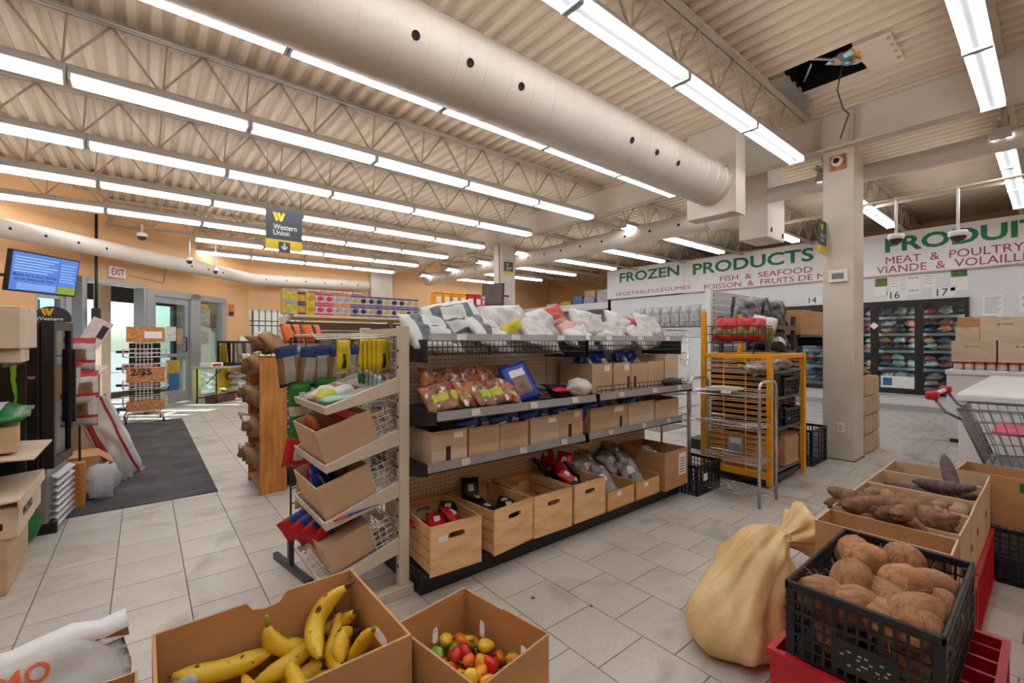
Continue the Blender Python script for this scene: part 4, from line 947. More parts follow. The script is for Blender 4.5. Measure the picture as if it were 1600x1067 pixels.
# cartons on the lower shelf
lowc = [(1.155, 1.375), (1.385, 1.60), (1.61, 1.825), (1.835, 2.09), (2.10, 2.325), (2.40, 2.83), (2.84, 3.18), (3.19, 3.55)]
for k, (a, c) in enumerate(lowc):
    h = (.175, .17, .165, .175, .19, .18, .18, .17)[k]
    open_carton('shelf_carton', '%s tan carton on the lower gondola shelf, counted from the end post' % ('open dark-filled first' if k == 0 else ORD[k]), ((a+c)/2, 2.065+.16, .6605), c-a, .32, h, rad((0, 1, -1, 2, -2, 1, 0, 1)[k]), M_card if k % 3 else M_card2, k in (0, 3, 4, 5), 'open cartons on the lower gondola shelf', .006, False, (-.05 if k in (0, 4) else .3 if k == 5 else None))
    if k == 0:
        o = put(blob(.19, .26, .14, 3, mat('dark_fruit', (58, 40, 34), .6, 0, .3, 30, .4, 50), .2, 6, 14, 10, 'dark_packets'), 'dark_packets', 'dark packed goods filling the first carton on the lower shelf', 'packs', ((a+c)/2, 2.23, .742), (0, 0, 0))
    elif k in (1, 2, 3, 4, 5, 6):
        for j in range(3 if k != 5 else 4):
            x = a+.035+(c-a-.07)*(j+.5)/(3 if k != 5 else 4)
            put(blu[(k+j) % 3], 'blue_packet', 'blue packet standing in the %s carton on the lower shelf, %s from its left' % (ORD[k], ORD[j]), 'packet', (x, 2.165+.016*j, .690+.006*(j % 2)), (29-3*j, (-12, 9, -6, 12)[j], (-14, 10, 4, -8)[j]), 'blue packets in the lower shelf cartons').scale = (1.1, 1, 1.12)
# cartons on the upper shelf, far bay
for k in range(5):
    a = 2.42+.225*k; c = a+.215; h = (.21, .21, .20, .21, .255)[k]
    open_carton('shelf_carton', '%s tan carton in the far bay of the upper gondola shelf, counted from the left' % ORD[k], ((a+c)/2, 2.22, .9405), .215, .32, h, rad((-1, 2, 0, -1, 2)[k]), M_card2 if k == 4 else M_card, k < 2, 'open cartons on the upper gondola shelf', .006, False, (None, .35, -.3, None, None)[k])
    if k < 4:
        for j in range(2):
            put(blu[(k+j+1) % 3], 'blue_packet', 'blue packet sticking up from the %s carton of the far upper bay, %s' % (ORD[k], ('front one', 'rear one')[j]), 'packet', (a+.11+.02*j-.01, 2.17+.10*j, 1.03+.02*j), (-20+8*j, (25, -12, 14, -30)[k]*(1-.6*j), (10, -14)[j]), 'blue packets in the upper shelf cartons')
# snack pouches in the near bay of the upper shelf
msn = [mat('snack_tan', (186, 136, 100), .3, 0, .4, 24), mat('snack_red', (190, 52, 34), .35, 0, .25, 8), mat('snack_lime', (198, 204, 52), .4, 0, .15, 8), M_lbl, mat('snack_orange', (226, 120, 50), .35, 0, .2, 8)]
def rg0(a, q):
    n = noise.noise(Vector((a*2.6+3, q*2.6, 1.7))); return 3 if n > .46 else 1 if n < -.36 else 0
def rg1(a, q, s): return 1 if q > .72 else 2 if (-.5 < q < -.05 and abs(a) < .6) else rg0(a, q)
def rg2(a, q, s): return 4 if (.0 < q < .3) else 2 if (-.55 < q < -.2 and a > -.3) else 1 if q > .8 else rg0(a+2, q)
snk = [pouch('snack_pouch', .16, .20, .065, 40+k, msn, (rg1, rg2, rg1)[k], 13, 16, .7) for k in range(3)]
for k in range(12):
    row = k % 2
    put(snk[k % 3], 'snack_pouch', 'brown lime snack pouch on the near upper shelf, %s from the end post, %s row' % (ORD[k//2], ('front', 'back')[row]), 'snack pouch', (1.19+.047*k, 1.985+.16*row+.01*(k % 3), .955+.03*row), (-50+20*row, (-12, 8, 15, -6, 10, -14, 6, -8)[k % 8], (-10, 14, 6, -18, 12, -8, 16, -6)[k % 8]), 'snack pouches on the near upper shelf')
put(pouch('blue_pouch', .20, .25, .05, 51, [M_blue, M_lbl, M_bluew], lambda a, q, s: 1 if abs(a) < .6 and .25 < q < .6 else 2 if abs(a) < .6 and -.65 < q < .2 else 0, 9, 11, .2), 'blue_pouch', 'blue pouch with a pale label and window leaning on the near upper shelf', 'packet', (1.79, 2.02, .953), (-28, -14, -6))
mdk = [mat('dark_pack', (44, 42, 46), .35, 0, .4, 20), M_lbl, M_redp]
dkp = [pouch('dark_pack', .12, .19, .03, 60+k, mdk, lambda a, q, s, k=k: 1 if abs(a) < .4 and q > .45 else 2 if (k == 1 and q < -.5) else 0, 6, 8, .3) for k in range(2)]
for k in range(7):
    put(dkp[k % 2], 'dark_pack', 'dark flat pack on the shelf right of the blue pouch, %s from the left' % ORD[k], 'flat pack', (1.90+.055*k, 2.00+.03*(k % 3), .957+.012*(k % 4)), (-80, 0, (-20, 12, 30, -8, 24, -16, 10)[k]), 'dark flat packs on the upper shelf')
put(blob(.22, .16, .13, 6, mat('white_pack_bag', (214, 210, 204), .4, 0, .15, 10, .3, 30), .3, 3, 12, 9, 'white_bag'), 'white_bag', 'small white tied bag before the tan cartons on the upper shelf', 'bag', (2.25, 2.03, .995), (0, 0, 10))
put(blob(.26, .09, .07, 8, M_black, .2, 3, 12, 8, 'black_pouch'), 'black_pouch', 'black rolled pouch in front of the last carton on the upper shelf', 'pouch', (3.30, 1.98, .985), (0, 0, 0))
# white bags along the top
mtb = [mat('bag_pale', (222, 228, 226), .4, 0, .12, 5, .25, 18), mat('bag_print_grey', (120, 136, 140), .5, 0, .3, 24), mat('bag_print_yellow', (226, 216, 60), .5, 0, .1, 8), mat('bag_clear', (214, 214, 210), .25, 0, .18, 12, .5, 22), mat('bag_print_red', (206, 70, 60), .5, 0, .2, 8), mat('bag_print_pink', (232, 176, 170), .5, 0, .15, 8)]
regs = [lambda a, q, s: 1 if (abs(abs(a)-.6) < .1 and abs(q) < .65) or (abs(abs(q)-.6) < .08 and abs(a) < .6) or (abs(a) < .4 and -.1 < q < .05) else 0,
        lambda a, q, s: 2 if abs(a) < .5 and -.6 < q < -.2 else 3, lambda a, q, s: 4 if q > .5 else 5 if q > .1 else 0, lambda a, q, s: 3, lambda a, q, s: 4 if (a > .2 and q > 0) else 3]
tb = [pouch('white_bag', .36, .30, .13, 70+k, mtb, regs[k], 14, 14, .6) for k in range(5)]
seq = [0, 0, 0, 1, 3, 4, 2, 3, 3, 4, 3, 3]
for k, s_ in enumerate(seq):
    x = 1.26+.20*k; back = k % 2
    put(tb[s_], 'topped_bag', '%s bag heaped on top of the gondola, %s from the end post' % (('pale printed', 'white yellow-labelled', 'red and pink', 'crinkled clear', 'clear red-marked')[s_], ORD[k]), 'bag', (x, 2.13+.12*back, 1.255+.04*back), (-48+18*back, (6, -10, 14, -6, 12, -14, 4, 8, -10, 14, -5, 9)[k], (8, -12, 16, -6)[k % 4]), 'bags on top of the gondola')
# wooden crates and trays on the base deck
def slat_crate(lab, loc, w_, d_, h_, rz):
    t = thing('wooden_crate', lab, 'crate', loc, rz, 'pine crates along the gondola base')
    for e in (0, 1):
        b = B(); b.M = Matrix.Translation((-w_/2, -d_/2 if e == 0 else d_/2-.014, 0)); b.holed(w_, h_, .014, w_*.5, h_*.74, w_*.16, .017); b.obj('end_panel', M_wood, t)
    for sx in (-1, 1):
        for k in range(4):
            b = B(); z = .012+(h_-.01)*k/4; b.box(sx*w_/2-(.009 if sx > 0 else 0), sx*w_/2+(0 if sx > 0 else .009), -d_/2+.014, d_/2-.014, z, z+h_*.21); b.obj('slat', M_wood, t)
    for k in range(4):
        b = B(); x = -w_/2+.012+(w_-.024)*k/4; b.box(x, x+w_*.2, -d_/2+.014, d_/2-.014, 0, .009); b.obj('bottom_slat', M_wood, t)
    return t
CR = [(1.275, .30, -4), (1.635, .325, 6), (1.98, .315, -2), (2.315, .31, 0)]
for k, (x, w_, r_) in enumerate(CR):
    t = slat_crate('pine slat crate on the gondola base, %s' % ('nearest the end post with a white price label', 'second from the end post, turned slightly', 'third from the end post, almost empty', 'fourth from the end post, heaped with packs')[k], (x, 2.205 if k else 2.20, .1225), w_, .43, .25 if k != 0 else .25, rad(r_))
    if k == 0: b = B(); b.box(-.105, -.055, -.2162, -.215, .165, .195); b.obj('price_label', M_paper, t)
mcp_ = [mat('crate_pack_black', (36, 36, 44), .35, 0, .35, 18), M_lbl, M_redp]
cpk = [pouch('crate_pack', .11, .16, .045, 80+k, mcp_, lambda a, q, s, k=k: (1 if abs(a) < .5 and -.1 < q < .5 else 2 if k == 1 else 0), 6, 8, .35) for k in range(2)]
pk = 0
def crate_pack(lab, x, y, z, kind, r): put(cpk[kind], 'crate_pack', lab, 'pack', (x, y, z), r, 'packs in the pine crates')
for i, (x, y, z, kd, r) in enumerate(((1.20, 2.06, .29, 1, (-64, 0, -20)), (1.34, 2.05, .30, 1, (-56, 14, 30)), (1.23, 2.18, .28, 1, (-70, 0, 60)), (1.32, 2.20, .29, 0, (-65, 0, -40)))):
    crate_pack('%s pack in the first pine crate, %s' % (('dark', 'red and white')[kd], ('front left', 'front right', 'back left', 'back right')[i]), x, y, z, kd, r)
for i in range(7):
    crate_pack('dark pack in the second pine crate, %s' % ('at the front left', 'at the front right', 'in the middle', 'left of the middle', 'right of the middle', 'at the back', 'standing against the back rim')[i], (1.57, 1.70, 1.63, 1.58, 1.68, 1.62, 1.57)[i], (2.06, 2.08, 2.12, 2.16, 2.17, 2.22, 2.31)[i], (.25, .255, .27, .265, .26, .28, .30)[i], 0, ((-75, 0, 20), (-70, 0, -30), (-78, 0, 5), (-66, 0, 50), (-70, 0, -60), (-60, 0, 15), (-18, 0, -20))[i])
for i in range(3): crate_pack('dark pack low in the third pine crate, %s' % ('front', 'middle', 'back')[i], (1.94, 2.03, 1.98)[i], (2.08, 2.14, 2.24)[i], .19, i % 2, (-75, 0, (20, -40, 70)[i]))
for i in range(9):
    crate_pack('%s pack heaped in the fourth pine crate, %s from the front' % (('black', 'red and white')[i % 2], ORD[i]), 2.24+.06*(i % 3), 2.05+.045*i, .30+.03*(i % 4), (0, 1)[i % 2], (-60+9*(i % 4), (10, -20, 5)[i % 3], (-30, 25, 60, -50)[i % 4]))
M_tray = mat('tray_pine', (222, 176, 120), .6, 0, .1, 6, .05, 30, (1, 1, 4))
for k, x in enumerate((2.65, 2.98)):
    t = thing('fruit_tray', 'low pale tray of clear bags on the gondola base, %s' % ('left one', 'right one')[k], 'tray', (x, 2.19, .1225), rad(1))
    b = B(); w_, d_, h_ = .315, .40, .13
    for q in ((-w_/2, w_/2, -d_/2, -d_/2+.008, 0, h_), (-w_/2, w_/2, d_/2-.008, d_/2, 0, h_+.05), (-w_/2, -w_/2+.008, -d_/2, d_/2, 0, h_+.02), (w_/2-.008, w_/2, -d_/2, d_/2, 0, h_+.02), (-w_/2, w_/2, -d_/2, d_/2, 0, .006)): b.box(*q)
    b.obj('tray_body', M_tray, t)
    b = B(); b.box(-.05, .0, -d_/2-.0012, -d_/2, .085, .115); b.obj('price_label', M_paper, t)
cbg = [pouch('clear_bag', .17, .24, .09, 90+k, [mat('bag_smoke', (176, 172, 168), .25, 0, .3, 16, .5, 30), M_lbl], lambda a, q, s: 1 if abs(a) < .3 and -.2 < q < .25 else 0, 9, 10, .7) for k in range(2)]
for i in range(8):
    put(cbg[i % 2], 'clear_bag', 'crinkled clear bag in the %s low tray, %s from the front' % (('left', 'right')[i//4], ORD[i % 4]), 'bag', (2.60+.33*(i//4)+.07*(i % 2), 2.05+.075*(i % 4), .20+.03*(i % 4)), (-50+6*(i % 3), (-15, 12)[i % 2], (-25, 20, 8, -10)[i % 4]), 'clear bags in the low trays')
t = open_carton('tall_carton', 'brown open carton with a white label at the far end of the gondola base', (3.35, 2.19, .1225), .36, .44, .30, rad(2), M_card3)
b = B(); b.box(.03, .15, -.2215, -.22, .09, .27); b.obj('paper_label', M_paper, t)
b = B()
for k in range(6): b.box(.045, .135, -.2222, -.2215, .11+.022*k, .116+.022*k)
b.obj('printed_lines', M_ink, t)
put(cbg[0], 'clear_bag', 'clear bag inside the brown open carton at the gondola end', 'bag', (3.33, 2.10, .24), (-40, 10, 20))

# ---------------------------------------------------------------- cream end-cap stand with slanted wire shelves
e = thing('endcap_stand', 'cream end stand with four slanted wire shelves at the near end of the gondola', 'shelf unit', (0, 0, 0))
EY0, EY1, EX = 2.15, 2.66, 1.035
for y in (EY0, EY1):
    b = B(); b.bbox(EX-.028, EX+.028, y-.02, y+.02, .05, 1.39, .003, 1); b.obj('post', M_cream, e)
    b = B(); b.bbox(.80, 1.085, y-.03, y+.03, 0, .055, .004, 1); b.obj('foot', M_cream, e)
    b = B()
    for k in range(14): b.box(EX-.03, EX-.0275, y-.006, y+.006, .15+.085*k, .165+.085*k)
    stuff(b.obj('slots', M_hole, e))
for z in (.30, 1.34): b = B(); b.box(EX-.015, EX+.015, EY0, EY1, z, z+.04); b.obj('cross_rail', M_cream, e)
b = B()
for k in range(22): zz = .36+.045*k; b.rod((EX, EY0, zz), (EX, EY1, zz), .0025, 4)
for k in range(7): yy = EY0+(EY1-EY0)*k/6; b.rod((EX-.004, yy, .34), (EX-.004, yy, 1.36), .0025, 4)
b.obj('back_grid', M_wire, e)
ES = rad(17); ZS = (1.10, .83, .565, .275)
for k, z in enumerate(ZS):
    s_ = bpy.data.objects.new('slanted_shelf', None); C.objects.link(s_); s_.parent = e; s_.location = (EX, 0, z); s_.rotation_euler = (0, -ES, 0)
    Ls = .40
    for y in (EY0, EY1):
        b = B(); b.M = Matrix.Translation((0, y, 0)) @ Matrix.Rotation(pi/2, 4, 'X'); b.prism([(0, .035), (0, -.045), (-.10, -.035), (-Ls, -.012), (-Ls, .022)], -.012, .012); b.obj('bracket', M_cream, s_)
    b = B(); n = 17
    for j in range(n): y = EY0+.015+(EY1-EY0-.03)*j/(n-1); b.rod((-.02, y, .008), (-Ls, y, .008), .003, 4)
    for x in (-.05, -.16, -.28): b.rod((x, EY0, .002), (x, EY1, .002), .004, 4)
    b.obj('shelf_wires', M_wire, s_)
    b = B(); b.box(-Ls-.008, -Ls, EY0-.012, EY1+.012, -.012, .028); b.obj('front_lip', M_cream, s_)
    if k:
        b = B()
        for j in range(5): zz = .03+.03*j; b.rod((-.02, EY0+.03, zz), (-.02, EY1-.03, zz), .0025, 4); b.rod((-.02, EY0+.03, zz), (-.13, EY0+.03, zz), .0025, 4)
        for j in range(6): yy = EY0+.03+(EY1-EY0-.06)*j/5; b.rod((-.02, yy, .0), (-.02, yy, .15), .0025, 4)
        for j in range(4): xx = -.02-.035*j; b.rod((xx, EY0+.03, .0), (xx, EY0+.03, .15), .0025, 4)
        b.obj('corner_basket', M_wire, s_)
def on_shelf(k, dx, y, up=.012):
    """A point on slanted shelf k, dx back from its lip."""
    l = .40-dx; return Vector((EX-l*cos(ES)-up*sin(ES), y, ZS[k]-l*sin(ES)+up*cos(ES)))
def slant(rx=0, rz=0): return None
for k, (dx, y, w_, d_, h_, lab) in enumerate(((.145, 2.37, .27, .40, .17, 'open tan carton on the second slanted shelf of the end stand'), (.145, 2.38, .26, .40, .17, 'open tan carton on the third slanted shelf of the end stand'))):
    p = on_shelf(k+1, dx, y); t = open_carton('slanted_carton', lab, p, w_, d_, h_, 0, M_card, False); t.rotation_euler = (0, -ES, 0)
    q = Matrix.Rotation(-ES, 3, 'Y')
    if k == 0:
        b = B(); b.bbox(-.03, .03, -.15, .17, .12, .15, .004, 1); o = b.obj('red_box', M_redp); o.location = p+q @ Vector((.06, -.02, .02)); o.rotation_euler = (0, -ES, 0); tag(o, 'long red box lying in the carton on the second slanted shelf', 'box')
        for j in range(2): put(pouch('brown_packet', .12, .18, .05, 100+j, [msn[0], msn[4]], lambda a, q2, s: 1 if q2 > .3 else 0, 6, 8, .4), 'brown_packet', 'brown packet standing in the second shelf carton, %s' % ('front', 'rear')[j], 'packet', p+q @ Vector((-.05, .08+.07*j, .008)), (-23, 0, 80))
    else:
        for j in range(3): put(blu[j], 'blue_packet', 'blue packet standing in the third shelf carton of the end stand, %s' % ('front', 'middle', 'rear')[j], 'packet', p+q @ Vector((-.05+.04*j, -.03+.07*j, .008)), (-30, 0, 75+8*j))
        put(pouch('red_packet', .13, .17, .05, 104, [M_redp, M_lbl], lambda a, q2, s: 1 if abs(a) < .5 and .0 < q2 < .5 else 0, 6, 8, .4), 'red_packet', 'red packet standing in the third shelf carton of the end stand', 'packet', p+q @ Vector((-.06, .13, .008)), (-20, 0, 70))
# fourth shelf: a carton tipped on its edge; packets fanned out on the lower shelves
t = closed_carton('tipped_carton', 'plain tan carton tipped on the lowest slanted shelf of the end stand', on_shelf(3, .17, 2.38), .24, .34, .15, 0, M_card, False); t.rotation_euler = (0, -ES, 0)
b = B(); b.box(-.1205, .1205, -.002, .002, .0, .1508); b.obj('seam', mat('seam_brown', (120, 88, 56), .8), t)
fan = pouch('fan_packet', .13, .26, .03, 110, [M_blue, M_redp, M_lbl, M_bluew], lambda a, q, s: 1 if q < -.55 else 2 if abs(a) < .5 and .35 < q < .75 else 3 if abs(a) < .45 and -.4 < q < .2 else 0, 8, 12, .25)
for k in range(4):
    p = Vector((.70-.035*k+.03, 2.30+.095*k, .31-.005*k)); put(fan, 'fan_packet', 'blue red-ended packet drooping off the lowest slanted shelf, %s from the post' % ORD[k], 'packet', p+Vector((-.06, 0, .0)), (0, 50+4*k, 10-6*k), 'blue and red packets on the lowest slanted shelf')
put(fan, 'fan_packet', 'blue and red packet lying along the bracket of the third slanted shelf', 'packet', on_shelf(2, .03, 2.185, .02), (-83, 0, -90+4), 'blue and red packets on the slanted shelves')
bpy.data.objects[-1] if False else None
o = put(pouch('snack_stack', .22, .24, .07, 115, [M_lbl, msn[4], msn[2], msn[0]], lambda a, q, s: 1 if abs(q-.2) < .25 and a < .4 else 2 if q < -.3 and a > 0 else 3 if q > .6 else 0, 9, 10, .6), 'snack_stack', 'white orange and lime packet lying on the top slanted shelf', 'packet', on_shelf(0, .02, 2.44, .03), (-90+12, 0, -90+6))
o = put(pouch('teal_packet', .12, .16, .03, 116, [mat('packet_teal', (170, 212, 204), .4, 0, .15, 8)], None, 6, 8, .3), 'teal_packet', 'pale teal packet at the lip of the top slanted shelf', 'packet', on_shelf(0, .02, 2.27, .03), (-84, 0, -80))
b = B()
for k in range(6):
    x, y = EX-.10, EY0+.06+.055*k; b.tube([(EX-.02, y, 1.155+.004*k), (EX-.13, y, 1.13+.004*k), (EX-.15, y, 1.16+.004*k)], .003, 5)
hk = b.obj('peg_hooks', M_chrome, e); stuff(hk)
mgl = [mat('green_pack', (40, 140, 66), .4, 0, .2, 10), mat('ice_pack', (170, 196, 220), .4, 0, .2, 10)]
hp = [pouch('hook_pack', .05, .09, .02, 118+k, [mgl[k], M_lbl], lambda a, q, s: 1 if q > .5 else 0, 5, 6, .3) for k in range(2)]
for k in range(6): put(hp[0 if k > 3 else 1], 'hook_pack', '%s small pack on the hooks above the top slanted shelf, %s from the post' % (('ice blue', 'green')[0 if k < 4 else 1], ORD[k]), 'pack', (EX-.10, EY0+.06+.055*k, 1.045+.004*k), (0, 0, 80), 'small packs on the peg hooks')
# long hooks with yellow glove packs
b = B()
for y, z, l_ in ((2.28, 1.335, .22), (2.36, 1.345, .38), (2.46, 1.335, .34), (2.56, 1.355, .42), (2.63, 1.345, .30)):
    b.tube([(EX, y, z-.01), (EX-.02, y, z), (EX-l_, y, z-.012), (EX-l_-.012, y, z+.008)], .0045, 5)
stuff(b.obj('long_hooks', M_wire, e))
myl = [mat('yellow_pack', (232, 206, 40), .35, 0, .2, 10), mat('pack_dark_print', (90, 80, 60), .5, 0, .5, 22)]
yp = [pouch('glove_pack', .105, .185, .03, 120+k, myl+[M_lbl], lambda a, q, s: 2 if q < -.85 else 1 if abs(a+.2) < .25 and -.7 < q < .2 else 0, 7, 12, .35) for k in range(2)]
for k in range(5): put(yp[k % 2], 'glove_pack', 'yellow glove pack on the hook beside the cream post, %s from the hook root' % ORD[k], 'glove pack', (EX-.05-.022*k, 2.28+.012*k, 1.14), (0, 0, 26+5*k), 'yellow glove packs by the cream post')
put(yp[0], 'glove_pack', 'single yellow glove pack hanging on a longer hook of the end stand', 'glove pack', (EX-.20, 2.455, 1.135), (0, 0, 30))
put(pouch('white_pack', .07, .17, .03, 124, [M_lbl, mat('packet_navy', (50, 66, 120), .4)], lambda a, q, s: 1 if q < -.6 else 0, 6, 8, .3), 'white_pack', 'white and navy pack hanging between the yellow glove packs', 'pack', (EX-.11, 2.40, 1.13), (0, 0, 50))

# ---------------------------------------------------------------- black grid stand with work gloves and sacks
gr = thing('grid_stand', 'black wire grid stand on T feet hung with work gloves behind the end stand', 'display stand', (.65, 2.79, 0), rad(9))
b = B()
for k in range(6): b.rod((.085*k, 0, .06), (.085*k, 0, 1.33), .004 if k else .0055, 5)
for k in range(15): b.rod((0, 0, .12+.0865*k), (.425, 0, .12+.0865*k), .0035, 4)
b.obj('wire_grid', M_black, gr)
for x in (.0, .42): b = B(); b.box(x-.014, x+.014, -.26, .22, 0, .035); b.box(x-.014, x+.014, -.014, .014, .035, .2); b.obj('foot', mat('grey_steel', (70, 74, 80), .4), gr)
mgv = [mat('glove_grey', (176, 176, 174), .8, 0, .12, 9), mat('glove_navy', (30, 52, 110), .7, 0, .15, 8), mat('glove_tan', (150, 116, 80), .7, 0, .2, 8)]
glv = pouch('work_glove', .12, .23, .04, 130, mgv, lambda a, q, s: 1 if q > .5 or q < -.85 else 2 if abs(a) > .55 else 0, 8, 12, .4)
for k in range(5): put(glv, 'work_glove', 'grey work glove with a navy cuff on the grid stand, %s from the left' % ORD[k], 'work glove', (.67+.085*k-.03, 2.745+.012*k, 1.06-.01*(k % 2)), (8, (-10, 4, -4, 3, 0)[k], 9), 'work gloves on the grid stand')
mor = mat('orange_pack', (238, 110, 30), .5, 0, .15, 6)
for k in range(2): put(pouch('orange_pack', .11, .13, .03, 134+k, [mor, M_ink], lambda a, q, s: 1 if abs(a-.3) < .18 else 0, 6, 6, .4), 'orange_pack', 'bright orange folded pack above the gloves on the grid stand, %s' % ('left one', 'right one')[k], 'pack', (.67+.12*k, 2.80+.02*k, 1.30), (-30, 0, 9))
mgn = [mat('green_sack', (28, 132, 44), .4, 0, .2, 6), mat('sack_offwhite', (206, 202, 186), .5, 0, .15, 6), M_lbl]
gsk = pouch('green_bag', .13, .26, .05, 138, mgn, lambda a, q, s: 1 if -.5 < q < -.05 else 2 if abs(a) < .3 and .2 < q < .6 else 0, 8, 10, .4)
for k, (x, z) in enumerate(((.70, .82), (.66, .62), (.83, .84))): put(gsk, 'green_bag', 'green and white bag hanging on the grid stand, %s' % ('upper left', 'lower left', 'upper right')[k], 'bag', (x, 2.745+.015*k, z), (6, (-6, 10, 0)[k], 9), 'green bags on the grid stand')
put(pouch('red_bag', .15, .17, .05, 141, [M_redp, M_lbl], lambda a, q, s: 1 if abs(a) < .3 and abs(q) < .4 else 0, 7, 8, .5), 'red_bag', 'red bag low on the grid stand', 'bag', (.66, 2.745, .60), (6, 8, 9))
put(pouch('straw_bundle', .09, .22, .05, 142, [mat('straw', (214, 176, 130), .6, 0, .35, 30, 0, None, (8, 8, 1)), M_redp], lambda a, q, s: 1 if .55 < a < .8 else 0, 8, 8, .3), 'straw_bundle', 'tan and red bundle hanging low on the grid stand', 'bundle', (.70, 2.74, .36), (0, 5, 9))
# ---------------------------------------------------------------- foreground produce
def walls(b, w_, d_, h_, th, z0=0.):
    b.box(-w_/2, w_/2, -d_/2, d_/2, z0, z0+th); b.box(-w_/2, -w_/2+th, -d_/2, d_/2, z0+th, z0+h_); b.box(w_/2-th, w_/2, -d_/2, d_/2, z0+th, z0+h_)
    b.box(-w_/2+th, w_/2-th, -d_/2, -d_/2+th, z0+th, z0+h_); b.box(-w_/2+th, w_/2-th, d_/2-th, d_/2, z0+th, z0+h_)
M_card4 = mat('wet_card', (204, 156, 106), .75, 0, .16, 2.2, .08, 40, (1, 1, 2), 0); M_edge = mat('card_edge', (206, 170, 130), .85)
# the plantain carton: panels with punched hand holes
PZ = .35
closed_carton('carton', 'closed carton on the floor holding up the plantain carton', (.26, 1.20, 0), .50, .40, PZ-.0005, 0, M_card3)
t = thing('plantain_carton', 'big open brown carton of yellow plantains at the bottom of the picture', 'carton', (.26, 1.205, PZ))
w_, d_, h_, th = .49, .41, .245, .007
b = B(); b.box(-w_/2, w_/2, -d_/2, d_/2, 0, th); b.obj('bottom_panel', M_card4, t)
b = B(); b.box(-w_/2, w_/2, -d_/2, -d_/2+th, th, h_); b.obj('front_panel', M_card4, t)
b = B(); b.M = Matrix.Translation((-w_/2, d_/2-th, 0))
Mx = b.M.copy(); b.M = Mx @ Matrix.Rotation(pi/2, 4, 'X')
b.prism([(0, th), (w_, th), (w_, h_), (w_*.62, h_), (w_*.58, h_-.025), (w_*.50, h_-.03), (w_*.44, h_-.022), (w_*.41, h_), (0, h_-.004)], -th, 0); b.obj('back_panel', M_card4, t)
b = B(); b.box(-w_/2, -w_/2+th, -d_/2+th, d_/2-th, th, h_); b.obj('left_panel', M_card4, t)
b = B(); b.M = Matrix.Translation((w_/2-th, -d_/2+th, th)) @ Matrix(((0, 1, 0, 0), (1, 0, 0, 0), (0, 0, 1, 0), (0, 0, 0, 1))); b.holed(d_-2*th, h_-th, th, (d_-2*th)*.42, h_*.60, .045, .018); b.obj('right_panel', M_card4, t)
b = B(); b.box(w_/2-.0001, w_/2+.0008, -.15, -.06, .12, .19); b.obj('printed_patch', M_card2, t)
def plant_mat():
    m = mat('plantain_skin', (240, 206, 62), .45, 0, .12, 5, .1, 30, (1, 1, 1), .06, col2=(226, 184, 50)); N = m.node_tree.nodes; K = m.node_tree.links; P = N['Principled BSDF']
    src = P.inputs['Base Color'].links[0].from_socket; tc = N.new('ShaderNodeTexCoord'); nz = N.new('ShaderNodeTexNoise'); nz.inputs['Scale'].default_value = 42; nz.inputs['Detail'].default_value = 2
    K.new(tc.outputs['Object'], nz.inputs['Vector']); r = N.new('ShaderNodeMapRange'); r.inputs[1].default_value = .64; r.inputs[2].default_value = .69; K.new(nz.outputs['Fac'], r.inputs[0])
    mx = N.new('ShaderNodeMix'); mx.data_type = 'RGBA'; mx.inputs['B'].default_value = L((84, 58, 30)); K.new(src, mx.inputs['A']); K.new(r.outputs[0], mx.inputs['Factor']); K.new(mx.outputs['Result'], P.inputs['Base Color']); return m
M_plan = plant_mat(); M_tip = mat('plantain_tip', (120, 110, 50), .6, 0, .3, 30, 0, None, (1, 1, 1), 0, col2=(60, 44, 26)); M_tipg = mat('plantain_tip_green', (150, 170, 60), .5, 0, .2, 20)
def plantain(lab, a, m_, c, r=.023, tip=None):
    a, m_, c = Vector(a), Vector(m_), Vector(c); o0 = (a+c)/2; ctrl = 2*m_-(a+c)/2; pts = []; n = 14
    for i in range(n+1): s = i/n; pts.append(a*(1-s)**2+ctrl*2*s*(1-s)+c*s*s-o0)
    rr = [r*(.30+.70*min(1, (i/n)/.28)**.7)*(1 if i/n < .72 else max(.22, 1-((i/n-.72)/.28)**2*.8)) for i in range(n+1)]
    b = B(); b.tube(pts, rr, 7); o = b.obj('plantain', M_plan, None, o0); tag(o, lab, 'plantain', 'plantains in the big carton')
    d0 = (pts[0]-pts[1]).normalized(); d1 = (pts[-1]-pts[-2]).normalized()
    b = B(); b.tube([pts[0]+d0*-.002, pts[0]+d0*.018, pts[0]+d0*.03], [rr[0]*1.0, rr[0]*.8, rr[0]*.65], 7); b.obj('stem', tip or M_tip, o)
    b = B(); b.tube([pts[-1]-d1*.002, pts[-1]+d1*.008], [rr[-1], rr[-1]*.5], 6); b.obj('blossom_tip', M_tip, o)
    return o
def A3(*q):
    p = at(q[0], q[1], Z=q[2])
    if p.y > 1.365: p = at(q[0], q[1], Y=1.365)
    if p.x > .465: p = at(q[0], q[1], X=.465)
    return p
for k in range(6): plantain('plantain in the hidden lower layer of the carton, %s from the left' % ORD[k], (.07+.075*k, 1.06, .40), (.08+.075*k, 1.2, .375), (.07+.075*k, 1.36, .40), .024)
for k in range(4): plantain('plantain in the middle layer of the carton, %s from the left' % ORD[k], (.10+.10*k, 1.05, .445), (.11+.10*k, 1.2, .42), (.10+.10*k, 1.35, .44), .022)
plantain('spotted plantain standing up in the right back corner with its tip near the rim', A3(541, 917, .575), A3(495, 968, .505), A3(500, 1028, .47), .027)
plantain('plantain curving leftwards across the back of the carton', A3(418, 978, .45), A3(437, 1010, .425), A3(487, 1003, .42), .024, M_tipg)
plantain('plantain lying along the front left with a pale sticker', A3(430, 1012, .41), A3(350, 1046, .40), A3(268, 1056, .39), .025)
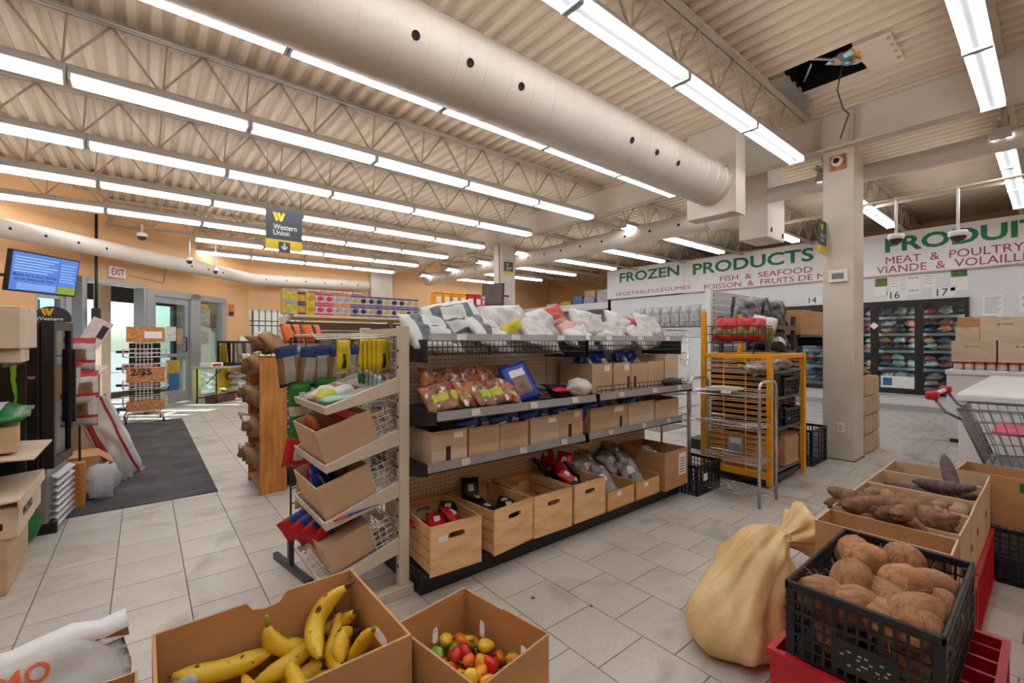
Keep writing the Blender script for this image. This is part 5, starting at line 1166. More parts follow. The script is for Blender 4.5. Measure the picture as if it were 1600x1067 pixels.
plantain('long plantain lying diagonally in the middle front', A3(486, 996, .455), A3(462, 1028, .435), A3(395, 1068, .42), .026)
plantain('plantain right of the spotted one pointing up', A3(527, 958, .50), A3(527, 990, .46), A3(508, 1030, .43), .022)
plantain('plantain behind, tip pointing to the back right', A3(554, 956, .46), A3(530, 975, .435), A3(500, 985, .41), .021)
plantain('rounded plantain between the upright one and the hand hole', A3(552, 985, .47), A3(534, 1000, .465), A3(534, 1036, .44), .024)
plantain('greenish tipped plantain in the right front beside the hand hole', A3(583, 984, .46), A3(562, 1010, .43), A3(545, 1040, .42), .021, M_tipg)
plantain('short plantain at the bottom under the upright one', A3(505, 1040, .41), A3(480, 1052, .40), A3(455, 1075, .395), .023)
plantain('plantain at the very front edge of the carton', A3(530, 1052, .40), A3(505, 1066, .40), A3(470, 1085, .39), .023)
put(blob(.07, .06, .045, 3, film('cloudy_wrap', (200, 200, 206), .9), .15, 2, 14, 10, 'wrap_lump'), 'wrap_lump', 'small cloudy plastic lump at the left front of the plantain carton', 'plastic wrap', A3(292, 1062, .40), (0, 0, 0))
# the pepper carton
HZ = .40
closed_carton('carton', 'closed carton on the floor holding up the pepper carton', (.66, .97, 0), .24, .32, HZ-.0005, rad(8), M_card3)
t = thing('pepper_carton', 'small open brown carton of coloured hot peppers', 'carton', (.655, .965, HZ), rad(8)); w_, d_, h_, th = .25, .325, .165, .006
b = B(); b.box(-w_/2, w_/2, -d_/2, d_/2, 0, th); b.box(-w_/2, -w_/2+th, -d_/2, d_/2, th, h_); b.box(-w_/2+th, w_/2-th, -d_/2, -d_/2+th, th, h_); b.obj('carton_body', M_card4, t)
b = B(); b.M = Matrix.Translation((-w_/2+th, d_/2-th, th)); b.holed(w_-th, h_-th, th, (w_-th)*.52, h_*.42, .012, .022); b.obj('back_panel', M_card4, t)
for k, (y0, y1) in enumerate(((-d_/2+th, -.01), (.0, d_/2-th))):
    b = B(); b.M = Matrix.Translation((w_/2-th, y0, th)) @ Matrix(((0, 1, 0, 0), (1, 0, 0, 0), (0, 0, 1, 0), (0, 0, 0, 1))); b.holed(y1-y0+(.01 if k == 0 else 0), h_-th-.004*k, th, (y1-y0)*.55, h_*.40, .013, .024); b.obj('right_panel', M_card4, t)
mpp = [('red', (206, 34, 34)), ('orange', (240, 118, 30)), ('yellow', (246, 200, 44)), ('green', (120, 168, 52)), ('amber', (240, 160, 40))]
mpm = {n: mat('pepper_'+n, c, .25, 0, .14, 18, .1, 60, (1, 1, 1), .05) for n, c in mpp}; M_stem = mat('pepper_stem', (112, 132, 56), .6, 0, .2, 30)
def pep_mesh(n, seed):
    b = B(); nn = 12; rings = []
    prof = [(.003, .0), (.010, .002), (.0155, .009), (.0175, .018), (.0165, .027), (.0125, .036), (.008, .042), (.002, .046)]
    for r, z in prof:
        rings.append([b.b.verts.new((r*(1+.16*sin(3*2*pi*i/nn+seed)+.12*noise.noise(Vector((i*.7, z*90, seed*3.))))*cos(2*pi*i/nn)+.004*sin(z*60+seed), r*(1+.16*sin(3*2*pi*i/nn+seed))*sin(2*pi*i/nn), -z)) for i in range(nn)])
    for A2, B2 in zip(rings, rings[1:]):
        for i in range(nn): f = b.b.faces.new((A2[i], A2[(i+1)%nn], B2[(i+1)%nn], B2[i])); f.smooth = True
    b.b.faces.new(rings[0]); b.b.faces.new(rings[-1][::-1]); return b.mesh('hot_pepper', mpm[n])
pms = {(n, k): pep_mesh(n, k*2.3) for n, _ in mpp for k in range(2)}
b = B(); b.tube([(0, 0, -.002), (.001, 0, .008), (.006, .002, .018)], [.0035, .0022, .0018], 5); stm = b.mesh('stem', M_stem)
rp = random.Random(5); Rz = Matrix.Rotation(rad(8), 3, 'Z'); rows = (6, 9)
for ly in range(2):
    for i in range(rows[0]-ly):
        for j in range(rows[1]-ly):
            if ly and rp.random() < .25: continue
            x = -.095+.036*(i+.5*ly+.12)+rp.uniform(-.006, .006); y = -.138+.0335*(j+.5*ly)+rp.uniform(-.006, .006)
            n = rp.choice(['orange', 'yellow', 'red', 'amber', 'yellow', 'orange', 'green'])
            o = link('hot_pepper', pms[n, rp.randrange(2)], None, Vector((.655, .965, HZ+.036+.027*ly))+Rz @ Vector((x, y, rp.uniform(0, .008)))); o.rotation_euler = (rp.uniform(.5, 2.4), rp.uniform(-.8, .8), rp.uniform(0, 6.3))
            k_ = rp.uniform(.9, 1.15); o.scale = (k_, k_, k_)
            tag(o, '%s hot pepper, small carton, %s layer, %s row from front, %s from left' % (n, ('lower', 'upper')[ly], ORD[j], ORD[i]), 'hot pepper', 'hot peppers in the small carton'); link('stem', stm, o)
# paper sack on a carton at the lower left
closed_carton('carton', 'brown carton under the crumpled paper sack', (-.30, 1.60, 0), .62, .40, .215, 0, M_card3)
open_carton('low_carton', 'brown open carton corner at the lower left below the paper sack', (-.24, 1.12, 0), .46, .44, .555, 0, M_card4)
M_pap = mat('sack_paper', (206, 202, 198), .7, 0, .16, 6, .5, 14); M_papw = mat('sack_paper_white', (240, 240, 242), .6, 0, .05, 6, .3, 14); M_org = mat('orange_print', (226, 96, 40), .6)
pm_ = pouch('paper_sack', .56, .36, .17, 150, [M_pap, M_papw, mat('sack_inside', (150, 106, 68), .8, 0, .2, 8)], lambda a, q, s: 1 if q > .84 else 0, 26, 22, .55)
o = link('paper_sack', pm_, None, (-.27, 1.47, .235)); o.rotation_euler = (rad(-42), 0, rad(14)); tag(o, 'crumpled grey-white paper sack with orange lettering lying on a carton', 'paper sack')
from mathutils.bvhtree import BVHTree
bv = BVHTree.FromPolygons([v.co[:] for v in pm_.vertices], [p.vertices[:] for p in pm_.polygons])
for s_, x0, z0, wd_, hh in (('E-Z-MO', -.08, .245, .20, .045), ('OVER', -.02, .19, .16, .04)):
    lt = text('lettering', s_, M_org, o, frame((x0, -.5, z0), *FACE_NY), wd_, hh, 0, .01)
    bmx = bmesh.new(); bmx.from_mesh(lt.data); bmesh.ops.subdivide_edges(bmx, edges=[e_ for e_ in bmx.edges if e_.calc_length() > .01], cuts=1)
    for v in bmx.verts:
        h = bv.ray_cast(Vector((v.co.x, -1, v.co.z)), Vector((0, 1, 0)))
        v.co.y = (h[0].y if h[0] else -.05)-.003
    bmx.to_mesh(lt.data); bmx.free()
b = B()
for k in range(3):
    pts = [(-.29+.058*i, -.008-.012*k+.012*sin(i*1.3+k), .338+.012*k+.008*sin(i*2.1+k*2)) for i in range(11)]
    lo = [(x, y-.006, z-.055) for x, y, z in pts]
    A2 = [b.b.verts.new(p) for p in pts]; B2 = [b.b.verts.new(p) for p in lo]
    for i in range(10): f = b.b.faces.new((A2[i], A2[i+1], B2[i+1], B2[i])); f.material_index = k % 2; f.smooth = True
fo = b.obj('folded_layers', [M_papw, bpy.data.materials['sack_inside']], o)
so_ = fo.modifiers.new('thickness', 'SOLIDIFY'); so_.thickness = .003

# ---------------------------------------------------------------- crates
def vent_crate(name, lab, loc, w_, d_, h_, rz=0., m=None, nx=13, ny=8, nz=5, group=None):
    m = m or M_blackp; t = thing(name, lab, 'crate', loc, rz, group); r = .012
    b = B()
    for q in ((-w_/2, w_/2, -d_/2, -d_/2+r), (-w_/2, w_/2, d_/2-r, d_/2), (-w_/2, -w_/2+r, -d_/2, d_/2), (w_/2-r, w_/2, -d_/2, d_/2)): b.bbox(*q, h_-.022, h_, .003, 1)
    b.obj('rim', m, t)
    for sx in (-1, 1):
        for sy in (-1, 1): b = B(); x, y = sx*(w_/2-.014), sy*(d_/2-.014); b.bbox(x-.013, x+.013, y-.013, y+.013, 0, h_-.02, .004, 1); b.obj('corner_post', m, t)
    for side in range(4):
        b = B(); L_, n = (w_, nx) if side < 2 else (d_, ny); s_ = -1 if side % 2 == 0 else 1
        def bar(a0, a1, z0, z1, t_=.004):
            if side < 2: b.box(a0, a1, s_*(d_/2-.006)-t_/2, s_*(d_/2-.006)+t_/2, z0, z1)
            else: b.box(s_*(w_/2-.006)-t_/2, s_*(w_/2-.006)+t_/2, a0, a1, z0, z1)
        for k in range(n+1):
            a = -L_/2+.02+(L_-.04)*k/n; thick = .004 if k % 4 else .007; bar(a-thick, a+thick if k % 4 == 0 else a+.003, .0, h_-.02, .006)
        for k in range(nz+1): z = .006+(h_-.03)*k/nz; bar(-L_/2, L_/2, z-.003, z+.003, .005 if k % 2 else .009)
        b.obj('side_lattice', m, t)
    b = B(); b.box(-w_/2+.008, w_/2-.008, -d_/2+.008, d_/2-.008, 0, .006); b.obj('crate_floor', m, t)
    return t
def red_crate(lab, loc, w_, d_, h_, rz=0.):
    t = thing('red_crate', lab, 'crate', loc, rz); b = B(); walls(b, w_, d_, h_, .012); b.obj('crate_wall', M_red, t)
    b = B()
    for q in ((-w_/2-.006, w_/2+.006, -d_/2-.006, -d_/2), (-w_/2-.006, w_/2+.006, d_/2, d_/2+.006), (-w_/2-.006, -w_/2, -d_/2, d_/2), (w_/2, w_/2+.006, -d_/2, d_/2)):
        b.box(*q, h_-.025, h_); b.box(*q, .02, .04)
    b.obj('rim', M_red, t)
    for k in range(7): b = B(); x = -w_/2+w_*(k+.5)/7; b.box(x-.006, x+.006, -d_/2+.012, d_/2-.012, h_-.07, h_-.02); b.obj('divider', M_red, t)
    b = B()
    for k in range(9): x = -w_/2+w_*(k+.5)/9; b.box(x-.005, x+.005, -d_/2-.005, -d_/2, .04, h_-.025)
    for k in range(6): y = -d_/2+d_*(k+.5)/6; b.box(w_/2, w_/2+.005, y-.005, y+.005, .04, h_-.025)
    stuff(b.obj('ribs', M_red, t)); return t
red_crate('red plastic crate on the floor under the coconut crate', (1.82, .335, 0), .62, .47, .355)
red_crate('red plastic crate on the floor under the yam carton', (2.46, .43, 0), .60, .42, .305)
red_crate('red plastic crate on the floor under the dark root cartons', (3.16, .43, 0), .74, .42, .305)
vt = vent_crate('vented_crate', 'black vented plastic crate of coconuts standing on a red crate', (1.82, .352, .356), .60, .36, .225, 0, None, 20, 12, 6)
b = B(); b.box(-.3015, -.299, -.09, .05, .03, .115); b.obj('blank_plate', M_blackp, vt)
b = B(); rr = random.Random(3)
for k in range(16): y, z = rr.uniform(-.075, .03), .05+.012*(k % 4); b.box(-.3035, -.3015, y, y+.008, z, z+.004)
stuff(b.obj('worn_lettering', mat('worn_white', (170, 172, 176), .8), vt))
M_coco = mat('coconut_husk', (190, 140, 100), .9, 0, .22, 6, .45, 40, (1.6, 10, 10), .16, col2=(134, 90, 58)); M_fib = mat('coconut_fibre', (216, 176, 130), .8)
cm = [blob(.166, .118, .116, 160+k, M_coco, .05, 1.3, 28, 20, 'coconut') for k in range(3)]
for me_ in cm:
    for v in me_.vertices:
        x = v.co.x/.083; an = math.atan2(v.co.z, v.co.y); k = 1-.16*x-.06*x*x+.035*cos(3*an)+.03*noise.noise(Vector((an*5, x*1.2, 3)))
        v.co.y *= k; v.co.z *= k; v.co.x += .008*max(0, x)**3
def fibres(k):
    b = B(); r = random.Random(k)
    for i in range(30):
        an = r.uniform(0, 6.28); x = r.uniform(-.07, .08); rad_ = .057*math.sqrt(max(.05, 1-(x/.081)**2)); p = Vector((x, rad_*cos(an), rad_*.97*sin(an))); n = p.normalized(); tg = Vector((r.uniform(-1, 1), r.uniform(-.6, .6), r.uniform(-.6, .6)))
        b.tube([p, p+tg*.014+n*.005, p+tg*.036+n*r.uniform(-.001, .008)], .0006, 3, False)
    return b.mesh('fibre', M_fib)
fbm = [fibres(k) for k in range(3)]
CO = [(1330, 855, .56, 0, 20), (1358, 868, .57, 1, -25), (1412, 868, .58, 2, 10), (1333, 897, .575, 1, 15), (1416, 903, .585, 0, -20), (1266, 915, .545, 2, 70), (1382, 928, .55, 1, 60), (1476, 915, .555, 2, -30), (1325, 944, .55, 0, 100), (1430, 951, .585, 1, -25), (1380, 958, .55, 2, 45), (1437, 985, .565, 0, 20), (1494, 944, .53, 1, 40)]
for k, (u, v, z, q, r_) in enumerate(CO):
    p = at(u, v, Z=z); p.x = min(max(p.x, 1.60), 2.05); p.y = min(max(p.y, .245), .465)
    p.z = z-.018
    o = link('coconut', cm[q], None, p); o.rotation_euler = (rad(20*(k % 3)), rad((-14, 8, 18)[k % 3]), rad(r_)); tag(o, 'hairy brown coconut in the black crate, %s from the back of the heap' % ORD[k], 'coconut', 'coconuts in the black crate')
    stuff(link('fibre', fbm[(q+k) % 3], o))
for k in range(8):
    o = link('coconut', cm[k % 3], None, (1.63+.125*(k % 4), .27+.16*(k//4), .43)); o.rotation_euler = (0, .2, .8*k); tag(o, 'lower coconut in the black crate, %s from the aisle end, %s row' % (ORD[k % 4], ('near', 'far')[k//4]), 'coconut', 'coconuts in the black crate')
# tan sack with a knotted neck
M_tan = mat('tan_sack', (234, 208, 156), .36, 0, .12, 4, .9, 9, (1.6, 1.6, .6), 0, col2=(214, 178, 116))
def spine_sack():
    b = B(); S = [((1.90, .925, .003), .09), ((1.905, .925, .015), .145), ((1.925, .92, .06), .198), ((1.955, .915, .12), .214), ((1.99, .905, .18), .188), ((2.025, .893, .24), .162), ((2.055, .882, .295), .148), ((2.085, .872, .345), .138), ((2.11, .860, .388), .122), ((2.14, .845, .414), .09), ((2.17, .83, .424), .056), ((2.19, .82, .428), .036), ((2.205, .812, .43), .038), ((2.23, .795, .436), .066), ((2.26, .775, .444), .100), ((2.285, .76, .448), .122), ((2.295, .752, .450), .120)]
    n = 60; rings = []
    for j, (c, r) in enumerate(S):
        c = Vector(c); d = (Vector(S[min(j+1, len(S)-1)][0])-Vector(S[max(j-1, 0)][0])).normalized()
        if j < 6: d = Vector((0, 0, 1)).lerp(d, j/6).normalized()
        X = Vector((0, 1, 0)); X = (X-d*X.dot(d)).normalized(); Y = d.cross(X); fold = max(0, 1-abs(j-11.5)/5.); ring = []
        for i in range(n):
            a = 2*pi*i/n; tw = a+j*.22
            rdg = 1-abs(noise.noise(Vector((cos(tw)*2.6, sin(tw)*2.6, j*.16+4))))*2.2; rdg = max(0, rdg)**2
            k = 1+.26*noise.noise(Vector((cos(a)*1.7, sin(a)*1.7, j*.34)))+.30*(rdg-.35)*(1 if j > 1 else .3)+.05*noise.noise(Vector((cos(a)*5, sin(a)*5, j*.5)))+.03*sin(6*a-j*.8+4*noise.noise(Vector((cos(a)*2, sin(a)*2, j*.25))))+fold*(.15*sin(8*a+j*.3)+.08*sin(15*a))
            p = c+(X*cos(a)+Y*sin(a))*r*k+Vector((.05, -.03, -.01))
            p.z = max(.003, p.z)
            ring.append(b.b.verts.new(p))
        rings.append(ring)
    for A2, B2 in zip(rings, rings[1:]):
        for i in range(n): f = b.b.faces.new((A2[i], A2[(i+1)%n], B2[(i+1)%n], B2[i])); f.smooth = True
    b.b.faces.new(rings[0][::-1]); o = b.obj('tan_sack', M_tan); m = o.modifiers.new('sub', 'SUBSURF'); m.levels = 1; m.render_levels = 1
    m = o.modifiers.new('cloth', 'SOLIDIFY'); m.thickness = .002; return o
ts = tag(spine_sack(), 'full tan plastic-cloth sack with a knotted neck on the floor beside the coconut crates', 'sack')
b = B(); b.tube([(2.243+.012*cos(a*.5), .789+.036*cos(a*.5), .418+.036*sin(a*.5)) for a in range(14)], .006, 5); b.obj('tie', M_tan, ts)
# row of cartons with roots
RZ = .306
BX = [(2.135, 2.325), (2.365, 2.645), (2.655, 2.905), (2.915, 3.235), (3.245, 3.545)]
BL = ['empty open carton just behind the coconut crate', 'open carton of rough brown yams behind the empty one', 'open carton of small round roots behind the yams', 'open carton of long purple-brown roots', 'open carton with a few dark roots near the shopping cart']
M_yam = mat('yam_skin', (150, 116, 88), .9, 0, .28, 9, .9, 30, (3, 1, 1), .08, col2=(96, 68, 48)); M_edd = mat('root_skin', (178, 146, 116), .85, 0, .25, 12, .6, 40, (1, 1, 1), .1, col2=(130, 98, 74)); M_cas = mat('cassava_skin', (112, 90, 88), .7, 0, .3, 10, .6, 30, (4, 1, 1), .08, col2=(70, 54, 54))
for k, (a, c) in enumerate(BX):
    t = open_carton('root_carton', BL[k], ((a+c)/2, .432, RZ), c-a, .405, .275 if k != 0 else .27, rad((1, -.5, .5, -.5, .5)[k]), M_card if k != 0 else M_card4)
    b = B(); wd_ = c-a
    b.box(-wd_/2+.007, -wd_/2+.05, -.2025-.0006, -.2025, .12, .15); b.obj('hand_slot', M_hole, t)
ym = [blob(.24, .085, .08, 170+k, M_yam, .22, 2.4, 16, 18, 'yam', .018*(k-1)) for k in range(3)]
YA = [(1318, 785, .575, 20, 0), (1345, 784, .60, 0, 1), (1352, 800, .60, 35, 2), (1375, 796, .615, 10, 1), (1395, 803, .60, -40, 0), (1420, 800, .61, 75, 2), (1445, 808, .60, 0, 1), (1462, 818, .60, 30, 0), (1478, 826, .60, 12, 2), (1495, 832, .585, 10, 1), (1400, 816, .57, 55, 2)]
for k, (u, v, z, r_, q) in enumerate(YA):
    p = at(u, v, Z=z); p.x = min(max(p.x, 2.42), 2.59); p.y = min(max(p.y, .365), .57); o = link('yam', ym[q], None, p); o.rotation_euler = (rad(10*k), rad((8, -10, 4)[k % 3]), rad(90+r_)); tag(o, 'rough brown yam heaped in the yam carton, %s counted from its left end' % ORD[k], 'yam', 'yams in the carton')
for k in range(6):
    o = link('yam', ym[k % 3], None, (2.455+.10*(k % 2), .375+.055*(k//2), .44+.045*(k//2))); o.rotation_euler = (.3*k, 0, 1.45+.08*k); tag(o, 'brown yam in the lower layer of the yam carton, %s' % ORD[k], 'yam', 'yams in the carton')
em = [blob(.075, .06, .055, 180+k, M_edd, .2, 1.8, 12, 10, 'round_root') for k in range(3)]
re_ = random.Random(2); q = 0
for i in range(3):
    for j in range(6):
        o = link('round_root', em[(i+j) % 3], None, (2.70+.078*i+re_.uniform(-.01, .01), .275+.063*j+re_.uniform(-.008, .008), .548+re_.uniform(-.012, .014))); o.rotation_euler = (re_.uniform(0, 3), re_.uniform(-.4, .4), re_.uniform(0, 3)); tag(o, 'small round root in the third carton of the row, %s from left, %s row' % (ORD[5-j], ('near', 'middle', 'far')[i]), 'root', 'round roots in the carton')
lm = [blob(.34, .06, .058, 190+k, M_cas, .12, 3., 12, 20, 'long_root', .012*k) for k in range(2)]
for k, (x, y, z, rz, ry) in enumerate(((3.00, .46, .53, 92, 4), (3.10, .45, .53, 86, -3), (3.16, .38, .535, 98, 2), (3.06, .36, .59, 60, 10), (3.12, .34, .63, 20, -38))):
    o = link('long_root', lm[k % 2], None, (x, y, z)); o.rotation_euler = (.5*k, rad(ry), rad(rz)); o.scale = (.85, 1, 1)
    tag(o, 'long purple-brown root in the fourth carton of the row, %s' % ('nearest the aisle', 'in the middle', 'at the far side', 'lying across the others', 'sticking up over the rim')[k], 'root', 'long roots in the carton')
for k, (x, y, z) in enumerate(((3.36, .30, .50), (3.44, .31, .52), (3.40, .36, .49))):
    o = link('dark_root', em[k], None, (x, y, z)); o.scale = (1.6, 1.3, 1.3); o.rotation_euler = (0, .4*k, k); tag(o, 'dark knobbly root at the right end of the fifth carton, %s' % ('front', 'upper', 'rear')[k], 'root', 'dark roots in the fifth carton')
for k in range(6):
    o = link('dark_root', em[k % 3], None, (3.32+.14*(k % 2), .32+.09*(k//2), .405)); o.scale = (1.8, 1.4, 1.4); tag(o, 'dark root in the lower layer of the fifth carton, %s' % ORD[k], 'root', 'dark roots in the fifth carton')
vent_crate('vented_crate', 'lower black vented crate on the floor by the shopping cart', (3.84, .10, 0), .50, .56, .15, 0, None, 14, 16, 4)
vent_crate('vented_crate', 'upper black vented crate under the last carton by the shopping cart', (3.84, .10, .152), .50, .56, .15, 0, None, 14, 16, 4)
t = open_carton('end_carton', 'orange-brown carton with a green tape patch at the end of the root row', (3.76, .20, .303), .29, .33, .27, rad(-3), M_card3)
b = B(); b.box(-.1465, -.145, -.165, -.08, .20, .25); b.obj('tape_patch', mat('tape_green', (40, 110, 60), .4), t)
# dark spots on the floor
for k, (u, v, r_) in enumerate(((833, 934, .012), (924, 947, .008))):
    p = at(u, v, Z=.001); b = B(); b.lathe([(.0001, .0), (r_, .0), (r_*.9, .002), (.0001, .0025)], 12); tag(b.obj('bottle_cap', mat('flat_cap', (96, 96, 96), .5, .3), None, p), '%s grey flattened cap on the floor tiles in the aisle' % ('larger', 'smaller')[k], 'bottle cap')
# ---------------------------------------------------------------- wooden bookcase and the second gondola behind
t = thing('bread_bookcase', 'tall narrow pine bookcase of paper bread bags behind the grid stand', 'bookcase', (.76, 4.30, 0))
b = B(); b.bbox(0, .21, 0, .022, 0, 1.17, .002, 1); b.obj('side_panel', M_wood2, t)
b = B(); b.bbox(0, .21, .54, .56, 0, 1.17, .002, 1); b.obj('side_panel', M_wood2, t)
b = B(); b.box(.195, .21, .022, .54, 0, 1.17); b.obj('back_panel', M_wood2, t)
for z in (.10, .37, .64, .91): b = B(); b.M = Matrix.Translation((.195, 0, z)) @ Matrix.Rotation(rad(-14), 4, 'Y'); b.box(-.20, 0, .022, .54, 0, .015); b.obj('shelf', M_wood2, t)
M_kraft = mat('kraft_bag', (176, 138, 100), .7, 0, .25, 8, .5, 24)
kb = [pouch('bread_bag', .20, .30, .12, 200+k, [M_kraft, M_lbl], lambda a, q, s, k=k: 1 if (k == 1 and q > .8) else 0, 9, 10, .8) for k in range(2)]
for i, z in enumerate((.14, .41, .68, .95)):
    for j in range(2): put(kb[(i+j) % 2], 'bread_bag', 'brown paper bread bag poking out of the pine bookcase, %s shelf up, %s' % (ORD[i], ('near', 'far')[j]), 'paper bag', (.88, 4.45+.22*j, z+.045), (-46, 0, 90), 'bread bags in the bookcase')
put(kb[0], 'bread_bag', 'crumpled brown paper bag lying on top of the pine bookcase', 'paper bag', (.97, 4.60, 1.215), (-62, 0, 100), 'bread bags in the bookcase')
put(kb[1], 'bread_bag', 'brown paper bag folded over the front edge of the bookcase top', 'paper bag', (1.0, 4.42, 1.20), (-50, 0, 60), 'bread bags in the bookcase')

g2 = thing('wood_topped_gondola', 'second gondola with a wood-edged top shelf standing behind the pegboard one', 'shelf unit', (0, 0, 0))
M_slat = mat('slat_grey', (176, 172, 168), .5, 0, .05, 2)
S0, S1, SY = 1.02, 4.3, 4.72
b = B(); b.box(S0, S1, 4.40, 5.05, 0, .14); b.obj('kick_plate', M_black, g2)
for k in range(16): b = B(); b.box(S0+.03, S1, SY, SY+.015, .15+.085*k, .15+.085*k+.078); b.obj('back_slat', M_slat, g2)
for x in (S0, S0+1.1, S0+2.2, S1): b = B(); b.box(x-.018, x+.018, SY-.03, SY+.03, .0, 1.53); b.obj('upright', M_white, g2)
b = B()
for k in range(26): b.box(S0-.0195, S0-.018, SY-.008, SY+.008, .2+.05*k, .22+.05*k)
stuff(b.obj('slots', M_hole, g2))
b = B(); b.bbox(S0+.02, S1, 4.36, 5.02, 1.53, 1.556, .003, 1); b.obj('top_shelf', mat('wood_lip', (222, 196, 150), .5, 0, .08, 3), g2)
b = B(); b.M = Matrix.Rotation(pi/2, 4, 'X'); b.M = Matrix.Translation((S0, 0, 0)) @ Matrix(((0, 0, 1, 0), (1, 0, 0, 0), (0, 1, 0, 0), (0, 0, 0, 1))); b.prism([(4.37, 1.53), (SY, 1.53), (SY, 1.44)], -.006, .006); b.obj('end_bracket', M_white, g2)
for z in (.45, .85, 1.2): b = B(); b.box(S0+.03, S1, 4.38, SY, z, z+.02); b.box(S0+.03, S1, 4.37, 4.38, z-.01, z+.03); b.obj('shelf', M_lip, g2)
# small cartons in two rows on the wooden top shelf
mbx = {n: mat('box_'+n, c, .5, 0, .22, 26) for n, c in (('white', (222, 214, 224)), ('purple', (120, 88, 140)), ('lime', (206, 210, 60)), ('pink', (226, 60, 100)), ('yellow', (232, 200, 50)), ('orange', (236, 150, 50)), ('navy', (70, 66, 130)), ('black', (44, 44, 50)), ('grey', (176, 184, 196)))}
def small_box(kind, w_, d_, h_):
    base, band_, pic = kind
    b = B(); b.box(-w_/2, w_/2, -d_/2, d_/2, 0, h_); m1 = b.mesh('carton_body', mbx[base])
    b = B(); b.box(-w_*.49, w_*.49, -d_/2-.0012, -d_/2-.0002, .003, h_*.18); b.box(-w_*.49, w_*.49, -d_/2-.0012, -d_/2-.0002, h_*.80, h_*.985); m2 = b.mesh('printed_band', mbx[band_])
    b = B(); b.M = Matrix.Translation((w_*.06, -d_/2-.0004, h_*.30)) @ Matrix.Rotation(pi/2, 4, 'X'); b.prism([(w_*.36*cos(a*pi/6), h_*.20+h_*.22*sin(a*pi/6)) for a in range(12)], 0, .0012); m3 = b.mesh('printed_picture', mbx[pic])
    return m1, m2, m3
KND = {'a': ('orange', 'navy', 'yellow'), 'b': ('lime', 'yellow', 'orange'), 'c': ('white', 'pink', 'pink'), 'd': ('white', 'orange', 'grey'), 'e': ('white', 'purple', 'lime'), 'f': ('white', 'purple', 'black'), 'g': ('grey', 'purple', 'black')}
KW = {'a': 'orange and navy', 'b': 'lime and yellow', 'c': 'white and pink', 'd': 'white and orange', 'e': 'white and purple lime-pictured', 'f': 'white and purple dark-pictured', 'g': 'grey and purple'}
KM = {k: small_box(v, .079, .06, .104) for k, v in KND.items()}
lay = (list('abccddgfegefefgf'), list('abccddeffgeffee'))
for r in range(2):
    for i, k in enumerate(lay[r]):
        x = 1.115+.0825*i; t = thing('small_carton', '%s small carton on the wood-edged shelf, %s row, %s from the left' % (KW[k], ('lower', 'upper')[r], ORD[i]), 'carton', (x, 4.44, 1.5565+.1045*r), 0, 'small cartons on the wood-edged top shelf')
        for nm, me in zip(('carton_body', 'printed_band', 'printed_picture'), KM[k]): link(nm, me, t)
for i in range(6):
    t = thing('flat_pack', 'pale pink-lidded flat pack on top of the upper small cartons, %s from the left' % ORD[i], 'carton', (1.14+.10*i, 4.46, 1.5565+.2092), 0, 'flat packs on the small cartons')
    b = B(); b.box(-.045, .045, -.05, .05, 0, .03); b.obj('carton_body', mbx['white'], t); b = B(); b.box(-.045, .045, -.0512, -.05, .002, .012); b.obj('printed_band', mbx['pink' if i % 2 else 'orange'], t)
KY = small_box(('yellow', 'grey', 'lime'), .12, .10, .115)
for r in range(2):
    t = thing('yellow_carton', 'yellow and grey carton at the left end of the wood-edged shelf, %s one' % ('lower', 'upper')[r], 'carton', (S0+.0, 4.44, 1.5565+.1155*r), 0)
    for nm, me in zip(('carton_body', 'printed_band', 'printed_picture'), KY): link(nm, me, t)
# orange and red jugs
def jug(m1, m2):
    b = B(); b.bbox(-.05, .05, -.05, .05, 0, .135, .014, 3); a = b.mesh('jug_body', m1); b = B(); b.bbox(-.046, .046, -.046, .046, .1345, .157, .008, 2); c = b.mesh('lid', m1); b = B(); b.box(-.028, .03, -.0512, -.0502, .03, .10); d = b.mesh('paper_label', M_paper); return a, c, d
JO = jug(mat('jug_orange', (248, 168, 30), .35, 0, .08, 6), None); JR = jug(mat('jug_red', (206, 44, 34), .35, 0, .1, 6), None)
for r in range(2):
    for i in range(6):
        red = r == 1 and i > 3; t = thing('plastic_jug', '%s square plastic jug on the wood-edged shelf, %s tier, %s from the left' % (('orange', 'red')[red], ('lower', 'upper')[r], ORD[i]), 'jug', (2.54+.108*i, 4.43, 1.5565+.158*r), 0, 'square jugs on the wood-edged top shelf')
        for nm, me in zip(('jug_body', 'lid', 'paper_label'), (JR if red else JO)): link(nm, me, t)
KR = small_box(('pink', 'white', 'white'), .055, .06, .15)
for r in range(2):
    t = thing('pink_carton', 'slim pink and white carton right of the jugs, %s one' % ('lower', 'upper')[r], 'carton', (3.165, 4.43, 1.5565+.151*r), 0)
    for nm, me in zip(('carton_body', 'printed_band', 'printed_picture'), KR): link(nm, me, t)
KYs = small_box(('yellow', 'lime', 'white'), .10, .08, .072)
for r in range(2):
    for i in range(6):
        t = thing('yellow_packet', 'low yellow carton right of the jugs, %s row, %s from the left' % (('lower', 'upper')[r], ORD[i]), 'carton', (3.26+.105*i, 4.44, 1.5565+.0725*r), 0, 'low yellow cartons on the top shelf')
        for nm, me in zip(('carton_body', 'printed_band', 'printed_picture'), KYs): link(nm, me, t)
